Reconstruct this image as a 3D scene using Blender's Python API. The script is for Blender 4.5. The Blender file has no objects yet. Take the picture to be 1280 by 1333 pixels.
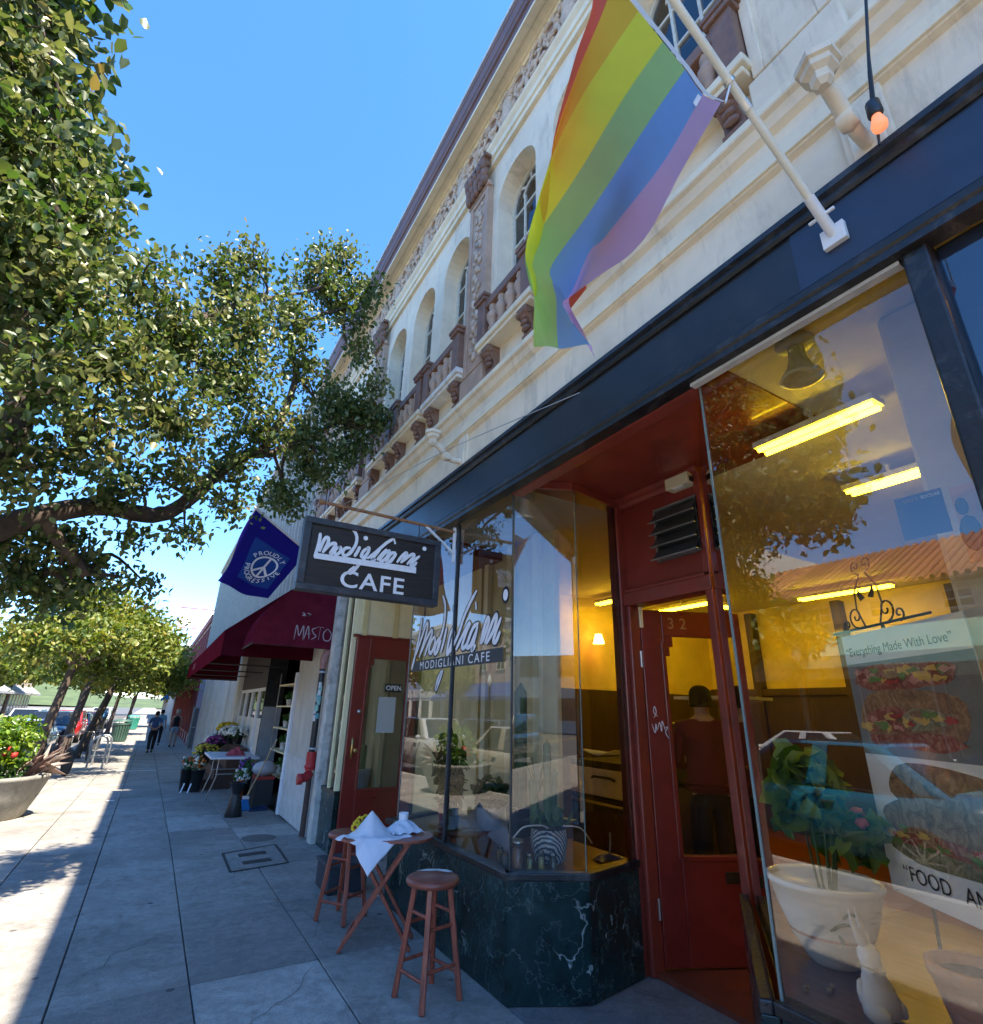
import bpy, bmesh, math, random
import numpy as np
from mathutils import Vector, Matrix
random.seed(7)
SC = bpy.context.scene
COL = SC.collection
rad = math.radians
# ------------------------------------------------------------------ camera, sky, sun, exposure
cam_data = bpy.data.cameras.new('camera')
cam = bpy.data.objects.new('camera', cam_data); COL.objects.link(cam); SC.camera = cam
RIGHT = Vector((0.856, -0.516, 0.024)); FWD = Vector((0.476, 0.806, 0.353)).normalized()
RIGHT = (RIGHT - FWD * RIGHT.dot(FWD)).normalized(); UP = RIGHT.cross(FWD)
M4 = Matrix((RIGHT, UP, -FWD)).transposed().to_4x4(); M4.translation = (0, 0, 1.55)
cam.matrix_world = M4
cam_data.sensor_fit = 'HORIZONTAL'; cam_data.sensor_width = 36; cam_data.lens = 36 * 691.6 / 1280
cam_data.clip_start = 0.02; cam_data.clip_end = 3000
world = bpy.data.worlds.new('World'); SC.world = world; world.use_nodes = True
SUN = Vector((0.241, -0.5, 1.0)).normalized()
wn = world.node_tree.nodes; wl = world.node_tree.links
sky = wn.new('ShaderNodeTexSky'); sky.sky_type = 'NISHITA'; sky.sun_disc = False
sky.sun_elevation = math.asin(SUN.z); sky.sun_rotation = math.atan2(SUN.x, SUN.y)
sky.air_density = 0.9; sky.dust_density = 0.0; sky.ozone_density = 1.0; sky.altitude = 3000
hsv = wn.new('ShaderNodeHueSaturation'); hsv.inputs['Saturation'].default_value = 1.24
wl.new(sky.outputs[0], hsv.inputs['Color']); wl.new(hsv.outputs[0], wn['Background'].inputs[0]); wn['Background'].inputs[1].default_value = 0.108
sd = bpy.data.lights.new('sun', 'SUN'); sd.energy = 2.5; sd.angle = rad(0.53); sd.color = (1.0, 0.90, 0.74)
so = bpy.data.objects.new('sun', sd); COL.objects.link(so)
so.rotation_euler = SUN.to_track_quat('Z', 'Y').to_euler(); so.location = (4, -8, 30)
vs = SC.view_settings; vs.view_transform = 'Standard'; vs.look = 'None'; vs.gamma = 1.0; vs.use_curve_mapping = False
vs.exposure = 2.72
SC.cycles.use_denoising = True; SC.cycles.max_bounces = 8; SC.cycles.transparent_max_bounces = 16
SC.cycles.sample_clamp_indirect = 6.0

# ------------------------------------------------------------------ helpers
ORIG = {}
def tag(o, label=None, cat=None, group=None, kind=None):
    if label: o['label'] = label
    if cat: o['category'] = cat
    if group: o['group'] = group
    if kind: o['kind'] = kind
    return o
def thing(name, label, cat, loc=(0, 0, 0), group=None):
    o = bpy.data.objects.new(name, None); COL.objects.link(o); o.location = loc; o.empty_display_size = 0.1
    ORIG[o.name] = Vector(loc)
    return tag(o, label, cat, group)
def local(name, label, cat, group=None):
    return thing(name, label, cat, (0, 0, 0), group)
def place(o, loc, rz=0, s=1):
    o.location = loc; o.rotation_euler = (0, 0, rz); o.scale = (s, s, s); return o
def kids(o): return [c for c in bpy.data.objects if c.parent == o]
CHILD = {}
def copy_tree(o, parent=None):
    c = o.copy(); COL.objects.link(c)
    if parent is not None: c.parent = parent
    for ch in CHILD.get(o.name, []): 
        k = copy_tree(ch, c); CHILD.setdefault(c.name, []).append(k)
    return c
def adopt(o, parent):
    o.parent = parent; CHILD.setdefault(parent.name, []).append(o)
def V(*a): return Vector(a)
def catmull(pts, n=6):
    P = [Vector(p) for p in pts]
    if len(P) < 3: return P
    Q = [P[0] * 2 - P[1]] + P + [P[-1] * 2 - P[-2]]; out = []
    for i in range(1, len(Q) - 2):
        a, b, c, d = Q[i-1], Q[i], Q[i+1], Q[i+2]
        for k in range(n):
            t = k / n
            out.append(0.5 * ((2*b) + (c-a)*t + (2*a-5*b+4*c-d)*t*t + (3*b-a-3*c+d)*t**3))
    out.append(P[-1]); return out
class MB:
    def __init__(s): s.v = []; s.f = []; s.m = []; s.s = []
    def add(s, vs, fs, mi=0, sm=False):
        b = len(s.v); s.v += [tuple(v) for v in vs]
        for f in fs: s.f.append([b + i for i in f]); s.m.append(mi); s.s.append(sm)
        return s
    def box(s, x0, y0, z0, x1, y1, z1, mi=0):
        x0, x1 = min(x0, x1), max(x0, x1); y0, y1 = min(y0, y1), max(y0, y1); z0, z1 = min(z0, z1), max(z0, z1)
        v = [(x, y, z) for z in (z0, z1) for y in (y0, y1) for x in (x0, x1)]
        return s.add(v, [(0,2,3,1),(4,5,7,6),(0,1,5,4),(2,6,7,3),(0,4,6,2),(1,3,7,5)], mi)
    def hexa(s, v, mi=0):  # 8 verts: bottom 4 ccw, top 4 ccw
        return s.add(v, [(3,2,1,0),(4,5,6,7),(0,1,5,4),(1,2,6,5),(2,3,7,6),(3,0,4,7)], mi)
    def bar(s, p0, p1, w, h=None, mi=0, up=(0,0,1), w1=None, h1=None):
        p0, p1 = Vector(p0), Vector(p1); h = h or w; w1 = w1 or w; h1 = h1 or h
        d = (p1 - p0).normalized(); up = Vector(up)
        if abs(d.dot(up)) > 0.97: up = Vector((1, 0, 0)) if abs(d.x) < 0.9 else Vector((0, 1, 0))
        a = d.cross(up).normalized(); b = a.cross(d)
        q = [p0-a*w/2-b*h/2, p0+a*w/2-b*h/2, p0+a*w/2+b*h/2, p0-a*w/2+b*h/2,
             p1-a*w1/2-b*h1/2, p1+a*w1/2-b*h1/2, p1+a*w1/2+b*h1/2, p1-a*w1/2+b*h1/2]
        return s.hexa(q, mi)
    def tube(s, pts, r, n=8, mi=0, sm=True, cap=True):
        P = [Vector(p) for p in pts]
        R = r if isinstance(r, (list, tuple)) else [r] * len(P)
        if len(R) != len(P): R = [R[0] + (R[-1]-R[0]) * i/(len(P)-1) for i in range(len(P))]
        vs = []; fs = []; a = None
        for i, p in enumerate(P):
            d = (P[min(i+1, len(P)-1)] - P[max(i-1, 0)])
            d = d.normalized() if d.length > 1e-9 else Vector((0,0,1))
            if a is None:
                a = d.cross(Vector((0,0,1)) if abs(d.z) < 0.95 else Vector((1,0,0))).normalized()
            else:
                a = (a - d * a.dot(d))
                a = a.normalized() if a.length > 1e-6 else d.orthogonal().normalized()
            b = d.cross(a)
            for k in range(n):
                t = 2*math.pi*k/n; vs.append(p + (a*math.cos(t) + b*math.sin(t))*R[i])
        for i in range(len(P)-1):
            for k in range(n):
                fs.append((i*n+k, i*n+(k+1)%n, (i+1)*n+(k+1)%n, (i+1)*n+k))
        s.add(vs, fs, mi, sm)
        if cap:
            s.add(vs[:n], [tuple(range(n-1, -1, -1))], mi); s.add(vs[-n:], [tuple(range(n))], mi)
        return s
    def lathe(s, prof, c=(0,0,0), n=20, mi=0, sm=True, ax='z', cap=True):
        vs = []; fs = []; c = Vector(c)
        for r, z in prof:
            for k in range(n):
                t = 2*math.pi*k/n; x, y = r*math.cos(t), r*math.sin(t)
                vs.append(c + (Vector((x, y, z)) if ax == 'z' else Vector((z, x, y)) if ax == 'x' else Vector((y, z, x))))
        for i in range(len(prof)-1):
            for k in range(n): fs.append((i*n+k, i*n+(k+1)%n, (i+1)*n+(k+1)%n, (i+1)*n+k))
        s.add(vs, fs, mi, sm)
        if cap:
            if prof[0][0] > 1e-4: s.add(vs[:n], [tuple(range(n-1, -1, -1))], mi)
            if prof[-1][0] > 1e-4: s.add(vs[-n:], [tuple(range(n))], mi)
        return s
    def prism(s, poly, ax, a0, a1, mi=0):
        # polygon extruded along an axis; poly coords are the two other axes in xyz order
        def pt(p, a): return {'x': (a, p[0], p[1]), 'y': (p[0], a, p[1]), 'z': (p[0], p[1], a)}[ax]
        n = len(poly); vs = [pt(p, a0) for p in poly] + [pt(p, a1) for p in poly]
        fs = [tuple(range(n-1, -1, -1)), tuple(range(n, 2*n))] + [(i, (i+1)%n, n+(i+1)%n, n+i) for i in range(n)]
        return s.add(vs, fs, mi)
    def ell(s, c, r, n=8, mi=0, jit=0.0):
        c = Vector(c); r = (r, r, r) if not isinstance(r, (tuple, list)) else r
        m = max(3, n//2); vs = [c + Vector((0,0,r[2]))]; fs = []
        for i in range(1, m):
            ph = math.pi*i/m
            for k in range(n):
                t = 2*math.pi*k/n; q = 1 + random.uniform(-jit, jit)
                vs.append(c + Vector((r[0]*math.sin(ph)*math.cos(t)*q, r[1]*math.sin(ph)*math.sin(t)*q, r[2]*math.cos(ph)*q)))
        vs.append(c - Vector((0,0,r[2]))); L = len(vs)-1
        for k in range(n): fs.append((0, 1+k, 1+(k+1)%n)); fs.append((L, L-n+(k+1)%n, L-n+k))
        for i in range(m-2):
            for k in range(n): fs.append((1+i*n+k, 1+(i+1)*n+k, 1+(i+1)*n+(k+1)%n, 1+i*n+(k+1)%n))
        return s.add(vs, fs, mi, True)
    def grid(s, fn, nu, nv, mi=0, sm=True, mfn=None):
        vs = [fn(i/nu, j/nv) for j in range(nv+1) for i in range(nu+1)]
        b = len(s.v); s.v += [tuple(v) for v in vs]
        for j in range(nv):
            for i in range(nu):
                k = b + j*(nu+1)+i; s.f.append([k, k+1, k+nu+2, k+nu+1])
                s.m.append(mfn((i+.5)/nu, (j+.5)/nv) if mfn else mi); s.s.append(sm)
        return s
    def xf(s, fn): s.v = [tuple(fn(Vector(v))) for v in s.v]; return s
    def join(s, o, fn=None):
        b = len(s.v); s.v += [tuple(fn(Vector(v))) if fn else v for v in o.v]
        s.f += [[b+i for i in f] for f in o.f]; s.m += o.m; s.s += o.s; return s
    def build(s, name, mats, parent=None, bevel=0, label=None, cat=None, group=None, kind=None, origin=None, seg=2, solid=0):
        me = bpy.data.meshes.new(name)
        og = Vector(origin) if origin is not None else (ORIG.get(parent.name, Vector()) if parent else Vector())
        me.from_pydata([tuple(Vector(v) - og) for v in s.v], [], s.f)
        for m in (mats if isinstance(mats, (list, tuple)) else [mats]): me.materials.append(m)
        me.polygons.foreach_set('material_index', s.m); me.polygons.foreach_set('use_smooth', s.s)
        me.update()
        o = bpy.data.objects.new(name, me); COL.objects.link(o)
        if origin is not None and parent is None: o.location = origin
        if parent is not None: adopt(o, parent)
        ORIG[o.name] = og
        if solid:
            md = o.modifiers.new('solid', 'SOLIDIFY'); md.thickness = solid; md.offset = 0
        if bevel:
            md = o.modifiers.new('bevel', 'BEVEL'); md.width = bevel; md.segments = seg; md.limit_method = 'ANGLE'; md.angle_limit = rad(40)
        return tag(o, label, cat, group, kind)
def B(x0, y0, z0, x1, y1, z1): return MB().box(x0, y0, z0, x1, y1, z1)

# text as flat polygons (verts2d, faces)
_tc = {}
def text2d(txt, bold=0.0, spacing=1.0):
    key = (txt, bold, spacing)
    if key in _tc: return _tc[key]
    cu = bpy.data.curves.new('txt', 'FONT'); cu.body = txt; cu.size = 1; cu.offset = bold; cu.space_character = spacing
    cu.resolution_u = 4; cu.fill_mode = 'FRONT'
    ob = bpy.data.objects.new('txt', cu); COL.objects.link(ob)
    dg = bpy.context.evaluated_depsgraph_get(); me = bpy.data.meshes.new_from_object(ob.evaluated_get(dg))
    v = [(p.co.x, p.co.y) for p in me.vertices]; f = [list(p.vertices) for p in me.polygons]
    bpy.data.objects.remove(ob); bpy.data.curves.remove(cu); bpy.data.meshes.remove(me)
    _tc[key] = (v, f); return v, f
def textw(txt, bold=0.0, spacing=1.0):
    v, _ = text2d(txt, bold, spacing); xs = [p[0] for p in v]; return min(xs), max(xs)
def put_text(mb, txt, fn, size, bold=0.0, spacing=1.0, center=True, mi=0):
    v, f = text2d(txt, bold, spacing); a, b = textw(txt, bold, spacing); o = (a+b)/2 if center else a
    mb.add([fn((p[0]-o)*size, p[1]*size) for p in v], f, mi); return mb
def ribbon(mb, pts, w, fn, lift=0, mi=0, n=7, taper=0.35):
    P = catmull([(p[0], p[1], 0) for p in pts], n); L = len(P); left = []; right = []
    for i, p in enumerate(P):
        d = (P[min(i+1, L-1)] - P[max(i-1, 0)]); d = d.normalized() if d.length > 1e-9 else Vector((1,0,0))
        k = min(1, taper + (1-taper)*min(i, L-1-i)/max(1, L*0.12)); a = Vector((-d.y, d.x, 0)) * w*k/2
        left.append(p + a); right.append(p - a)
    vs = [fn(p.x, p.y, lift) for p in left] + [fn(p.x, p.y, lift) for p in right]
    mb.add(vs, [(i, i+1, L+i+1, L+i) for i in range(L-1)], mi); return mb

# ------------------------------------------------------------------ materials
def nodes(name):
    m = bpy.data.materials.new(name); m.use_nodes = True
    nt = m.node_tree; return m, nt.nodes, nt.links, nt.nodes['Principled BSDF']
def rgba(c): return (c[0], c[1], c[2], 1)
def noise(N, L, scale, detail=5, rough=.6, coord=None, dist=0):
    t = N.new('ShaderNodeTexNoise'); t.inputs['Scale'].default_value = scale; t.inputs['Detail'].default_value = detail
    t.inputs['Roughness'].default_value = rough; t.inputs['Distortion'].default_value = dist
    if coord is not None: L.new(coord, t.inputs['Vector'])
    return t
def ramp(N, L, src, stops):
    r = N.new('ShaderNodeValToRGB'); e = r.color_ramp.elements
    while len(e) < len(stops): e.new(0.5)
    for i, (p, c) in enumerate(stops): e[i].position = p; e[i].color = rgba(c)
    L.new(src, r.inputs[0]); return r
def mixc(N, L, fac, a, b, mode='MIX'):
    x = N.new('ShaderNodeMix'); x.data_type = 'RGBA'; x.blend_type = mode
    if isinstance(fac, (int, float)): x.inputs[0].default_value = fac
    else: L.new(fac, x.inputs[0])
    for v, i in ((a, 6), (b, 7)):
        if isinstance(v, tuple): x.inputs[i].default_value = rgba(v)
        else: L.new(v, x.inputs[i])
    return x.outputs[2]
def bump(N, L, bs, h, strength=.3, dist=.01):
    b = N.new('ShaderNodeBump'); b.inputs['Strength'].default_value = strength; b.inputs['Distance'].default_value = dist
    L.new(h, b.inputs['Height']); L.new(b.outputs[0], bs.inputs['Normal'])
def geo(N): return N.new('ShaderNodeNewGeometry').outputs['Position']
def mat(name, col, rough=.6, var=.18, scale=5, bmp=.15, bscale=60, metal=0, dirt=None, dirt_amt=.5, dscale=2.5, spec=.5, coat=0, objvar=0):
    m, N, L, bs = nodes(name); g = geo(N)
    n1 = noise(N, L, scale, 6, .65, g)
    lo = tuple(c*(1-var) for c in col); hi = tuple(min(1, c*(1+var)) for c in col)
    c = ramp(N, L, n1.outputs[0], [(.3, lo), (.7, hi)]).outputs[0]
    if dirt:
        n2 = noise(N, L, dscale, 9, .72, g, .4); f = ramp(N, L, n2.outputs[0], [(.52, (0,0,0)), (.72, (dirt_amt,)*3)])
        c = mixc(N, L, f.outputs[0], c, dirt)
    if objvar:
        oi = N.new('ShaderNodeObjectInfo'); r = ramp(N, L, oi.outputs['Random'], [(0, (1-objvar,)*3), (1, (1+objvar,)*3)])
        c = mixc(N, L, 1.0, c, r.outputs[0], 'MULTIPLY')
    L.new(c, bs.inputs['Base Color'])
    rr = ramp(N, L, n1.outputs[0], [(.25, (max(0, rough-.08),)*3), (.75, (min(1, rough+.08),)*3)]); L.new(rr.outputs[0], bs.inputs['Roughness'])
    bs.inputs['Metallic'].default_value = metal; bs.inputs['Specular IOR Level'].default_value = spec
    bs.inputs['Coat Weight'].default_value = coat
    if bmp: bump(N, L, bs, noise(N, L, bscale, 4, .6, g).outputs[0], bmp)
    return m
def m_emit(name, col, s):
    m, N, L, bs = nodes(name); bs.inputs['Base Color'].default_value = rgba(col)
    bs.inputs['Emission Color'].default_value = rgba(col); bs.inputs['Emission Strength'].default_value = s; return m
def m_glass(name, ior=1.9, tint=(.97, .98, .96), rough=0.0):
    m, N, L, bs = nodes(name); N.remove(bs); out = [n for n in N if n.type == 'OUTPUT_MATERIAL'][0]
    t = N.new('ShaderNodeBsdfTransparent'); t.inputs[0].default_value = rgba(tint)
    gl = N.new('ShaderNodeBsdfGlossy'); gl.inputs['Roughness'].default_value = rough
    fr = N.new('ShaderNodeFresnel'); fr.inputs[0].default_value = ior
    mx = N.new('ShaderNodeMixShader'); L.new(fr.outputs[0], mx.inputs[0]); L.new(t.outputs[0], mx.inputs[1]); L.new(gl.outputs[0], mx.inputs[2])
    # faint wobble of old plate glass
    bp = N.new('ShaderNodeBump'); bp.inputs['Strength'].default_value = .025; bp.inputs['Distance'].default_value = .02
    L.new(noise(N, L, 1.3, 1, .4, geo(N)).outputs[0], bp.inputs['Height']); L.new(bp.outputs[0], gl.inputs['Normal'])
    L.new(mx.outputs[0], out.inputs[0]); return m
def m_cloth(name, col, trans=.5, var=.06, scale=3, weave=900):
    m, N, L, bs = nodes(name); N.remove(bs); out = [n for n in N if n.type == 'OUTPUT_MATERIAL'][0]
    g = geo(N); n1 = noise(N, L, scale, 4, .6, g)
    c = ramp(N, L, n1.outputs[0], [(.3, tuple(x*(1-var) for x in col)), (.7, tuple(min(1, x*(1+var)) for x in col))]).outputs[0]
    d = N.new('ShaderNodeBsdfDiffuse'); t = N.new('ShaderNodeBsdfTranslucent'); mx = N.new('ShaderNodeMixShader'); mx.inputs[0].default_value = trans
    L.new(c, d.inputs[0]); L.new(c, t.inputs[0]); L.new(d.outputs[0], mx.inputs[1]); L.new(t.outputs[0], mx.inputs[2]); L.new(mx.outputs[0], out.inputs[0])
    return m
def m_leaf(name, cols, trans=.3, rough=.38):
    m, N, L, bs = nodes(name); out = [n for n in N if n.type == 'OUTPUT_MATERIAL'][0]
    at = N.new('ShaderNodeAttribute'); at.attribute_name = 'lv'
    k = len(cols); c = ramp(N, L, at.outputs['Fac'], [(i/(k-1), cc) for i, cc in enumerate(cols)]).outputs[0]
    L.new(c, bs.inputs['Base Color']); bs.inputs['Roughness'].default_value = rough
    t = N.new('ShaderNodeBsdfTranslucent'); hs = N.new('ShaderNodeHueSaturation'); hs.inputs['Value'].default_value = 1.5; hs.inputs['Saturation'].default_value = 1.15
    L.new(c, hs.inputs['Color']); L.new(hs.outputs[0], t.inputs[0])
    mx = N.new('ShaderNodeMixShader'); mx.inputs[0].default_value = trans
    L.new(bs.outputs[0], mx.inputs[1]); L.new(t.outputs[0], mx.inputs[2]); L.new(mx.outputs[0], out.inputs[0]); return m
def m_marble(name):
    m, N, L, bs = nodes(name); g = geo(N)
    base = ramp(N, L, noise(N, L, 5, 8, .7, g, .5).outputs[0], [(.3, (.004,.010,.010)), (.55, (.012,.032,.030)), (.75, (.035,.075,.066))]).outputs[0]
    def vein(sc, w, d):
        n = noise(N, L, sc, 5, .62, g, d); s = N.new('ShaderNodeMath'); s.operation = 'SUBTRACT'; s.inputs[1].default_value = .5; L.new(n.outputs[0], s.inputs[0])
        a = N.new('ShaderNodeMath'); a.operation = 'ABSOLUTE'; L.new(s.outputs[0], a.inputs[0])
        return ramp(N, L, a.outputs[0], [(0, (1,1,1)), (w, (0,0,0))]).outputs[0]
    brk = ramp(N, L, noise(N, L, 2.2, 3, .5, g).outputs[0], [(.5, (0,0,0)), (.64, (1,1,1))]).outputs[0]
    v1 = mixc(N, L, 1.0, vein(1.25, .0055, .22), brk, 'MULTIPLY'); v2 = mixc(N, L, 1.0, vein(3.4, .007, .35), (.22,.22,.22), 'MULTIPLY')
    c = mixc(N, L, v1, base, (.36, .43, .40)); c = mixc(N, L, v2, c, (.28, .36, .33)); L.new(c, bs.inputs['Base Color'])
    bs.inputs['Roughness'].default_value = .16; L.new(ramp(N, L, noise(N, L, 9, 6, .7, g).outputs[0], [(.3, (.1,)*3), (.8, (.35,)*3)]).outputs[0], bs.inputs['Roughness']); return m
def m_concrete(name, col, objvar=.05):
    m, N, L, bs = nodes(name); g = geo(N)
    a = ramp(N, L, noise(N, L, 1.1, 8, .7, g, .3).outputs[0], [(.3, tuple(c*.72 for c in col)), (.7, tuple(c*1.22 for c in col))]).outputs[0]
    sp = ramp(N, L, noise(N, L, 130, 3, .6, g).outputs[0], [(.35, (.78,)*3), (.65, (1.16,)*3)]).outputs[0]
    c = mixc(N, L, 1.0, a, sp, 'MULTIPLY')
    md = ramp(N, L, noise(N, L, 14, 6, .75, g, .4).outputs[0], [(.3, (.74,)*3), (.7, (1.2,)*3)]).outputs[0]; c = mixc(N, L, 1.0, c, md, 'MULTIPLY')
    st = ramp(N, L, noise(N, L, 2.3, 10, .78, g, .8).outputs[0], [(.52, (0,0,0)), (.66, (.8,)*3)]).outputs[0]
    c = mixc(N, L, st, c, tuple(x*.45 for x in col))
    lt = ramp(N, L, noise(N, L, 1.7, 9, .75, g, 1.5).outputs[0], [(.56, (0,0,0)), (.70, (.6,)*3)]).outputs[0]
    c = mixc(N, L, lt, c, tuple(min(.6, x*1.6) for x in col))
    vo = N.new('ShaderNodeTexVoronoi'); vo.inputs['Scale'].default_value = 2.6; L.new(g, vo.inputs['Vector'])
    bigs = ramp(N, L, noise(N, L, .55, 9, .74, g, 1.2).outputs[0], [(.48, (0,0,0)), (.62, (.55,)*3)]).outputs[0]
    c = mixc(N, L, bigs, c, tuple(x*.55 for x in col))
    gum = ramp(N, L, vo.outputs['Distance'], [(.05, (.8,)*3), (.075, (0,0,0))]).outputs[0]
    c = mixc(N, L, gum, c, (.045, .045, .045))
    oi = N.new('ShaderNodeObjectInfo'); r = ramp(N, L, oi.outputs['Random'], [(0, (1-objvar,)*3), (1, (1+objvar,)*3)])
    c = mixc(N, L, 1.0, c, r.outputs[0], 'MULTIPLY'); L.new(c, bs.inputs['Base Color']); bs.inputs['Roughness'].default_value = .85
    bump(N, L, bs, noise(N, L, 70, 5, .7, g).outputs[0], .25, .006); return m
def m_stucco(name, col, stain=(.2,.18,.15), amt=.5):
    m, N, L, bs = nodes(name); g = geo(N); mp = N.new('ShaderNodeMapping'); mp.inputs['Scale'].default_value = (1, 3.2, .55); L.new(g, mp.inputs[0])
    c = ramp(N, L, noise(N, L, 2.2, 7, .65, g).outputs[0], [(.3, tuple(x*.84 for x in col)), (.7, tuple(min(1, x*1.1) for x in col))]).outputs[0]
    s = ramp(N, L, noise(N, L, 1.6, 10, .72, mp.outputs[0], .6).outputs[0], [(.54, (0,0,0)), (.74, (amt,)*3)]).outputs[0]; c = mixc(N, L, s, c, stain)
    ch = ramp(N, L, noise(N, L, 6.5, 6, .75, g, .3).outputs[0], [(.69, (0,0,0)), (.72, (.6,)*3)]).outputs[0]; c = mixc(N, L, ch, c, tuple(x*.5 for x in col))
    L.new(c, bs.inputs['Base Color']); bs.inputs['Roughness'].default_value = .85; bump(N, L, bs, noise(N, L, 45, 6, .7, g).outputs[0], .3, .006); return m
def m_wood(name, col, rough=.45, axis=2, var=.35, coat=.15):
    m, N, L, bs = nodes(name); g = N.new('ShaderNodeTexCoord').outputs['Object']; mp = N.new('ShaderNodeMapping')
    sc = [22, 22, 22]; sc[axis] = 1.6; mp.inputs['Scale'].default_value = sc; L.new(g, mp.inputs[0])
    n = noise(N, L, 2, 7, .65, mp.outputs[0], .5); c = ramp(N, L, n.outputs[0], [(.28, tuple(x*(1-var) for x in col)), (.72, tuple(x*(1+var) for x in col))]).outputs[0]
    w = ramp(N, L, noise(N, L, 14, 6, .75, g).outputs[0], [(.66, (0,0,0)), (.74, (.55,)*3)]).outputs[0]; c = mixc(N, L, w, c, tuple(min(1, x*1.9+.02) for x in col))
    L.new(c, bs.inputs['Base Color']); bs.inputs['Roughness'].default_value = rough; bs.inputs['Coat Weight'].default_value = coat
    bump(N, L, bs, n.outputs[0], .12, .003); return m
MAT = {}
cream = MAT['cream'] = m_stucco('cream_stucco', (.78, .67, .50))
cream2 = m_stucco('cream_trim', (.80, .70, .51), amt=.35)
brownp = mat('brown_painted_trim', (.20, .105, .068), .6, .3, 9, .2, dirt=(.3,.22,.17), dirt_amt=.4)
purplep = mat('purple_brown_fascia', (.15, .082, .074), .55, .2)
friezem = mat('frieze_rose', (.30, .185, .14), .75, .3, 14, .4, dirt=(.6,.5,.38), dirt_amt=.6, dscale=9)
reliefm = mat('relief_plaster', (.50, .385, .29), .75, .35, 12, .3, dirt=(.62,.5,.36), dirt_amt=.7, dscale=14)
rosep = mat('rose_pilaster', (.42, .285, .20), .75, .2, 6, .2, dirt=(.55,.45,.33), dirt_amt=.4)
navy = mat('dark_navy_paint', (.017, .019, .024), .38, .3, 4, .1, dirt=(.05,.05,.05), dirt_amt=.5)
navy2 = mat('navy_patch_paint', (.020, .034, .066), .42, .2)
blackp = mat('black_worn_trim', (.012, .012, .013), .35, .4, 12, .3, dirt=(.09,.085,.08), dirt_amt=.7, dscale=7)
redp = mat('oxblood_paint', (.23, .036, .022), .40, .18, 4, .12, dirt=(.05,.012,.01), dirt_amt=.5, coat=.2)
redd = mat('oxblood_door', (.19, .020, .013), .34, .16, 4, .1, dirt=(.06,.012,.01), dirt_amt=.5, coat=.25)
marble = m_marble('green_marble')
conc = m_concrete('sidewalk_concrete', (.30, .277, .247))
conc_l = m_concrete('pale_concrete', (.40, .375, .34), .05)
joint = mat('joint_dirt', (.075, .072, .068), .95)
glass = m_glass('shop_glass', 2.1)
glass_w = m_glass('upper_window_glass', 1.7, (.8, .84, .9))
white = mat('white_paint', (.75, .74, .72), .5, .08)
ochre = mat('ochre_wall', (.70, .55, .25), .8, .12, 3)
ochre2 = mat('pale_ochre', (.84, .72, .42), .8, .1, 3)
stoolw = m_wood('red_brown_wood', (.29, .066, .034), .42, 2, .5)
darkwood = m_wood('dark_brown_wood', (.06, .032, .02), .5)
floorw = m_wood('window_board_wood', (.14, .055, .028), .3, 1)
steel = mat('brushed_steel', (.55, .56, .56), .32, .1, metal=1)
galv = mat('galvanised_steel', (.45, .47, .48), .42, .15, metal=.9)
brass = mat('brass', (.65, .45, .16), .3, .1, metal=1)
blackpl = mat('black_plastic', (.014, .015, .016), .4, .2)
asphalt = mat('asphalt', (.095, .094, .092), .9, .25, 3, .4, 160, dirt=(.09,.088,.085), dirt_amt=.5)
awn = m_cloth('maroon_canvas', (.085, .009, .018), .12, .12)
def gz(y): return -0.022 * min(max(y - 8, 0), 20)
# ------------------------------------------------------------------ the setting
def sheet(x0, x1, dz, ys, zf=gz):
    mb = MB()
    for a, b in zip(ys[:-1], ys[1:]):
        mb.add([(x0, a, zf(a)+dz), (x1, a, zf(a)+dz), (x1, b, zf(b)+dz), (x0, b, zf(b)+dz)], [(0,1,2,3)])
    return mb
MB().add([(-1500,-1500,-.95),(1500,-1500,-.95),(1500,1500,-.95),(-1500,1500,-.95)], [(0,1,2,3)]).build('ground', mat('ground_earth', (.16,.15,.13), .95), kind='structure')
sheet(-14.0, -2.75, -.13, [-60, 8, 28, 900]).build('road', asphalt, kind='structure')
YS = [1.6, 2.95, 4.27, 5.55, 6.8, 8.15, 9.05, 10.35, 11.65, 12.95, 14.25, 15.55, 16.8]
XS = [-2.6, -2.17, -1.5, -.83, -.15, .53, 1.285, 2.06]
sw = sheet(-2.6, 2.1, 0, [-60, 1.6]); sw.join(sheet(-2.6, 2.1, 0, [16.8, 28, 400]))
sw.join(sheet(-2.6, 2.1, -.02, YS)); sw.m = [0, 0, 0] + [1]*(len(YS)-1)
sidewalk = sw.build('sidewalk', [conc, joint], kind='structure')
conc_d = m_concrete('dark_worn_concrete', (.26, .24, .215), .04)
for i, (a, b) in enumerate(zip(XS[:-1], XS[1:])):
    for j, (c, d) in enumerate(zip(YS[:-1], YS[1:])):
        g = .0045; q = random.uniform(-.002, .002)
        z = lambda y: gz(y) + q
        mb = MB().hexa([(a+g, c+g, gz(c)-.06), (b-g, c+g, gz(c)-.06), (b-g, d-g, gz(d)-.06), (a+g, d-g, gz(d)-.06),
                        (a+g, c+g, z(c)), (b-g, c+g, z(c)), (b-g, d-g, z(d)), (a+g, d-g, z(d))])
        m_ = conc_l if (i == 5 and j in (1, 6)) or (i == 6 and j in (5,)) else conc_d if random.random() < .2 else conc
        mb.build('slab', m_, sidewalk, bevel=.004, seg=1)
for x in (-.83, -.15, .53, 1.285):
    sheet(x-.008, x+.008, .003, [16.8, 28, 60]).build('joint_line', joint, sidewalk)
for y in np.arange(18.1, 46, 1.3):
    sheet(-2.6, 2.0, .0035, [y, y+.02]).build('joint_line', joint, sidewalk)
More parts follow.
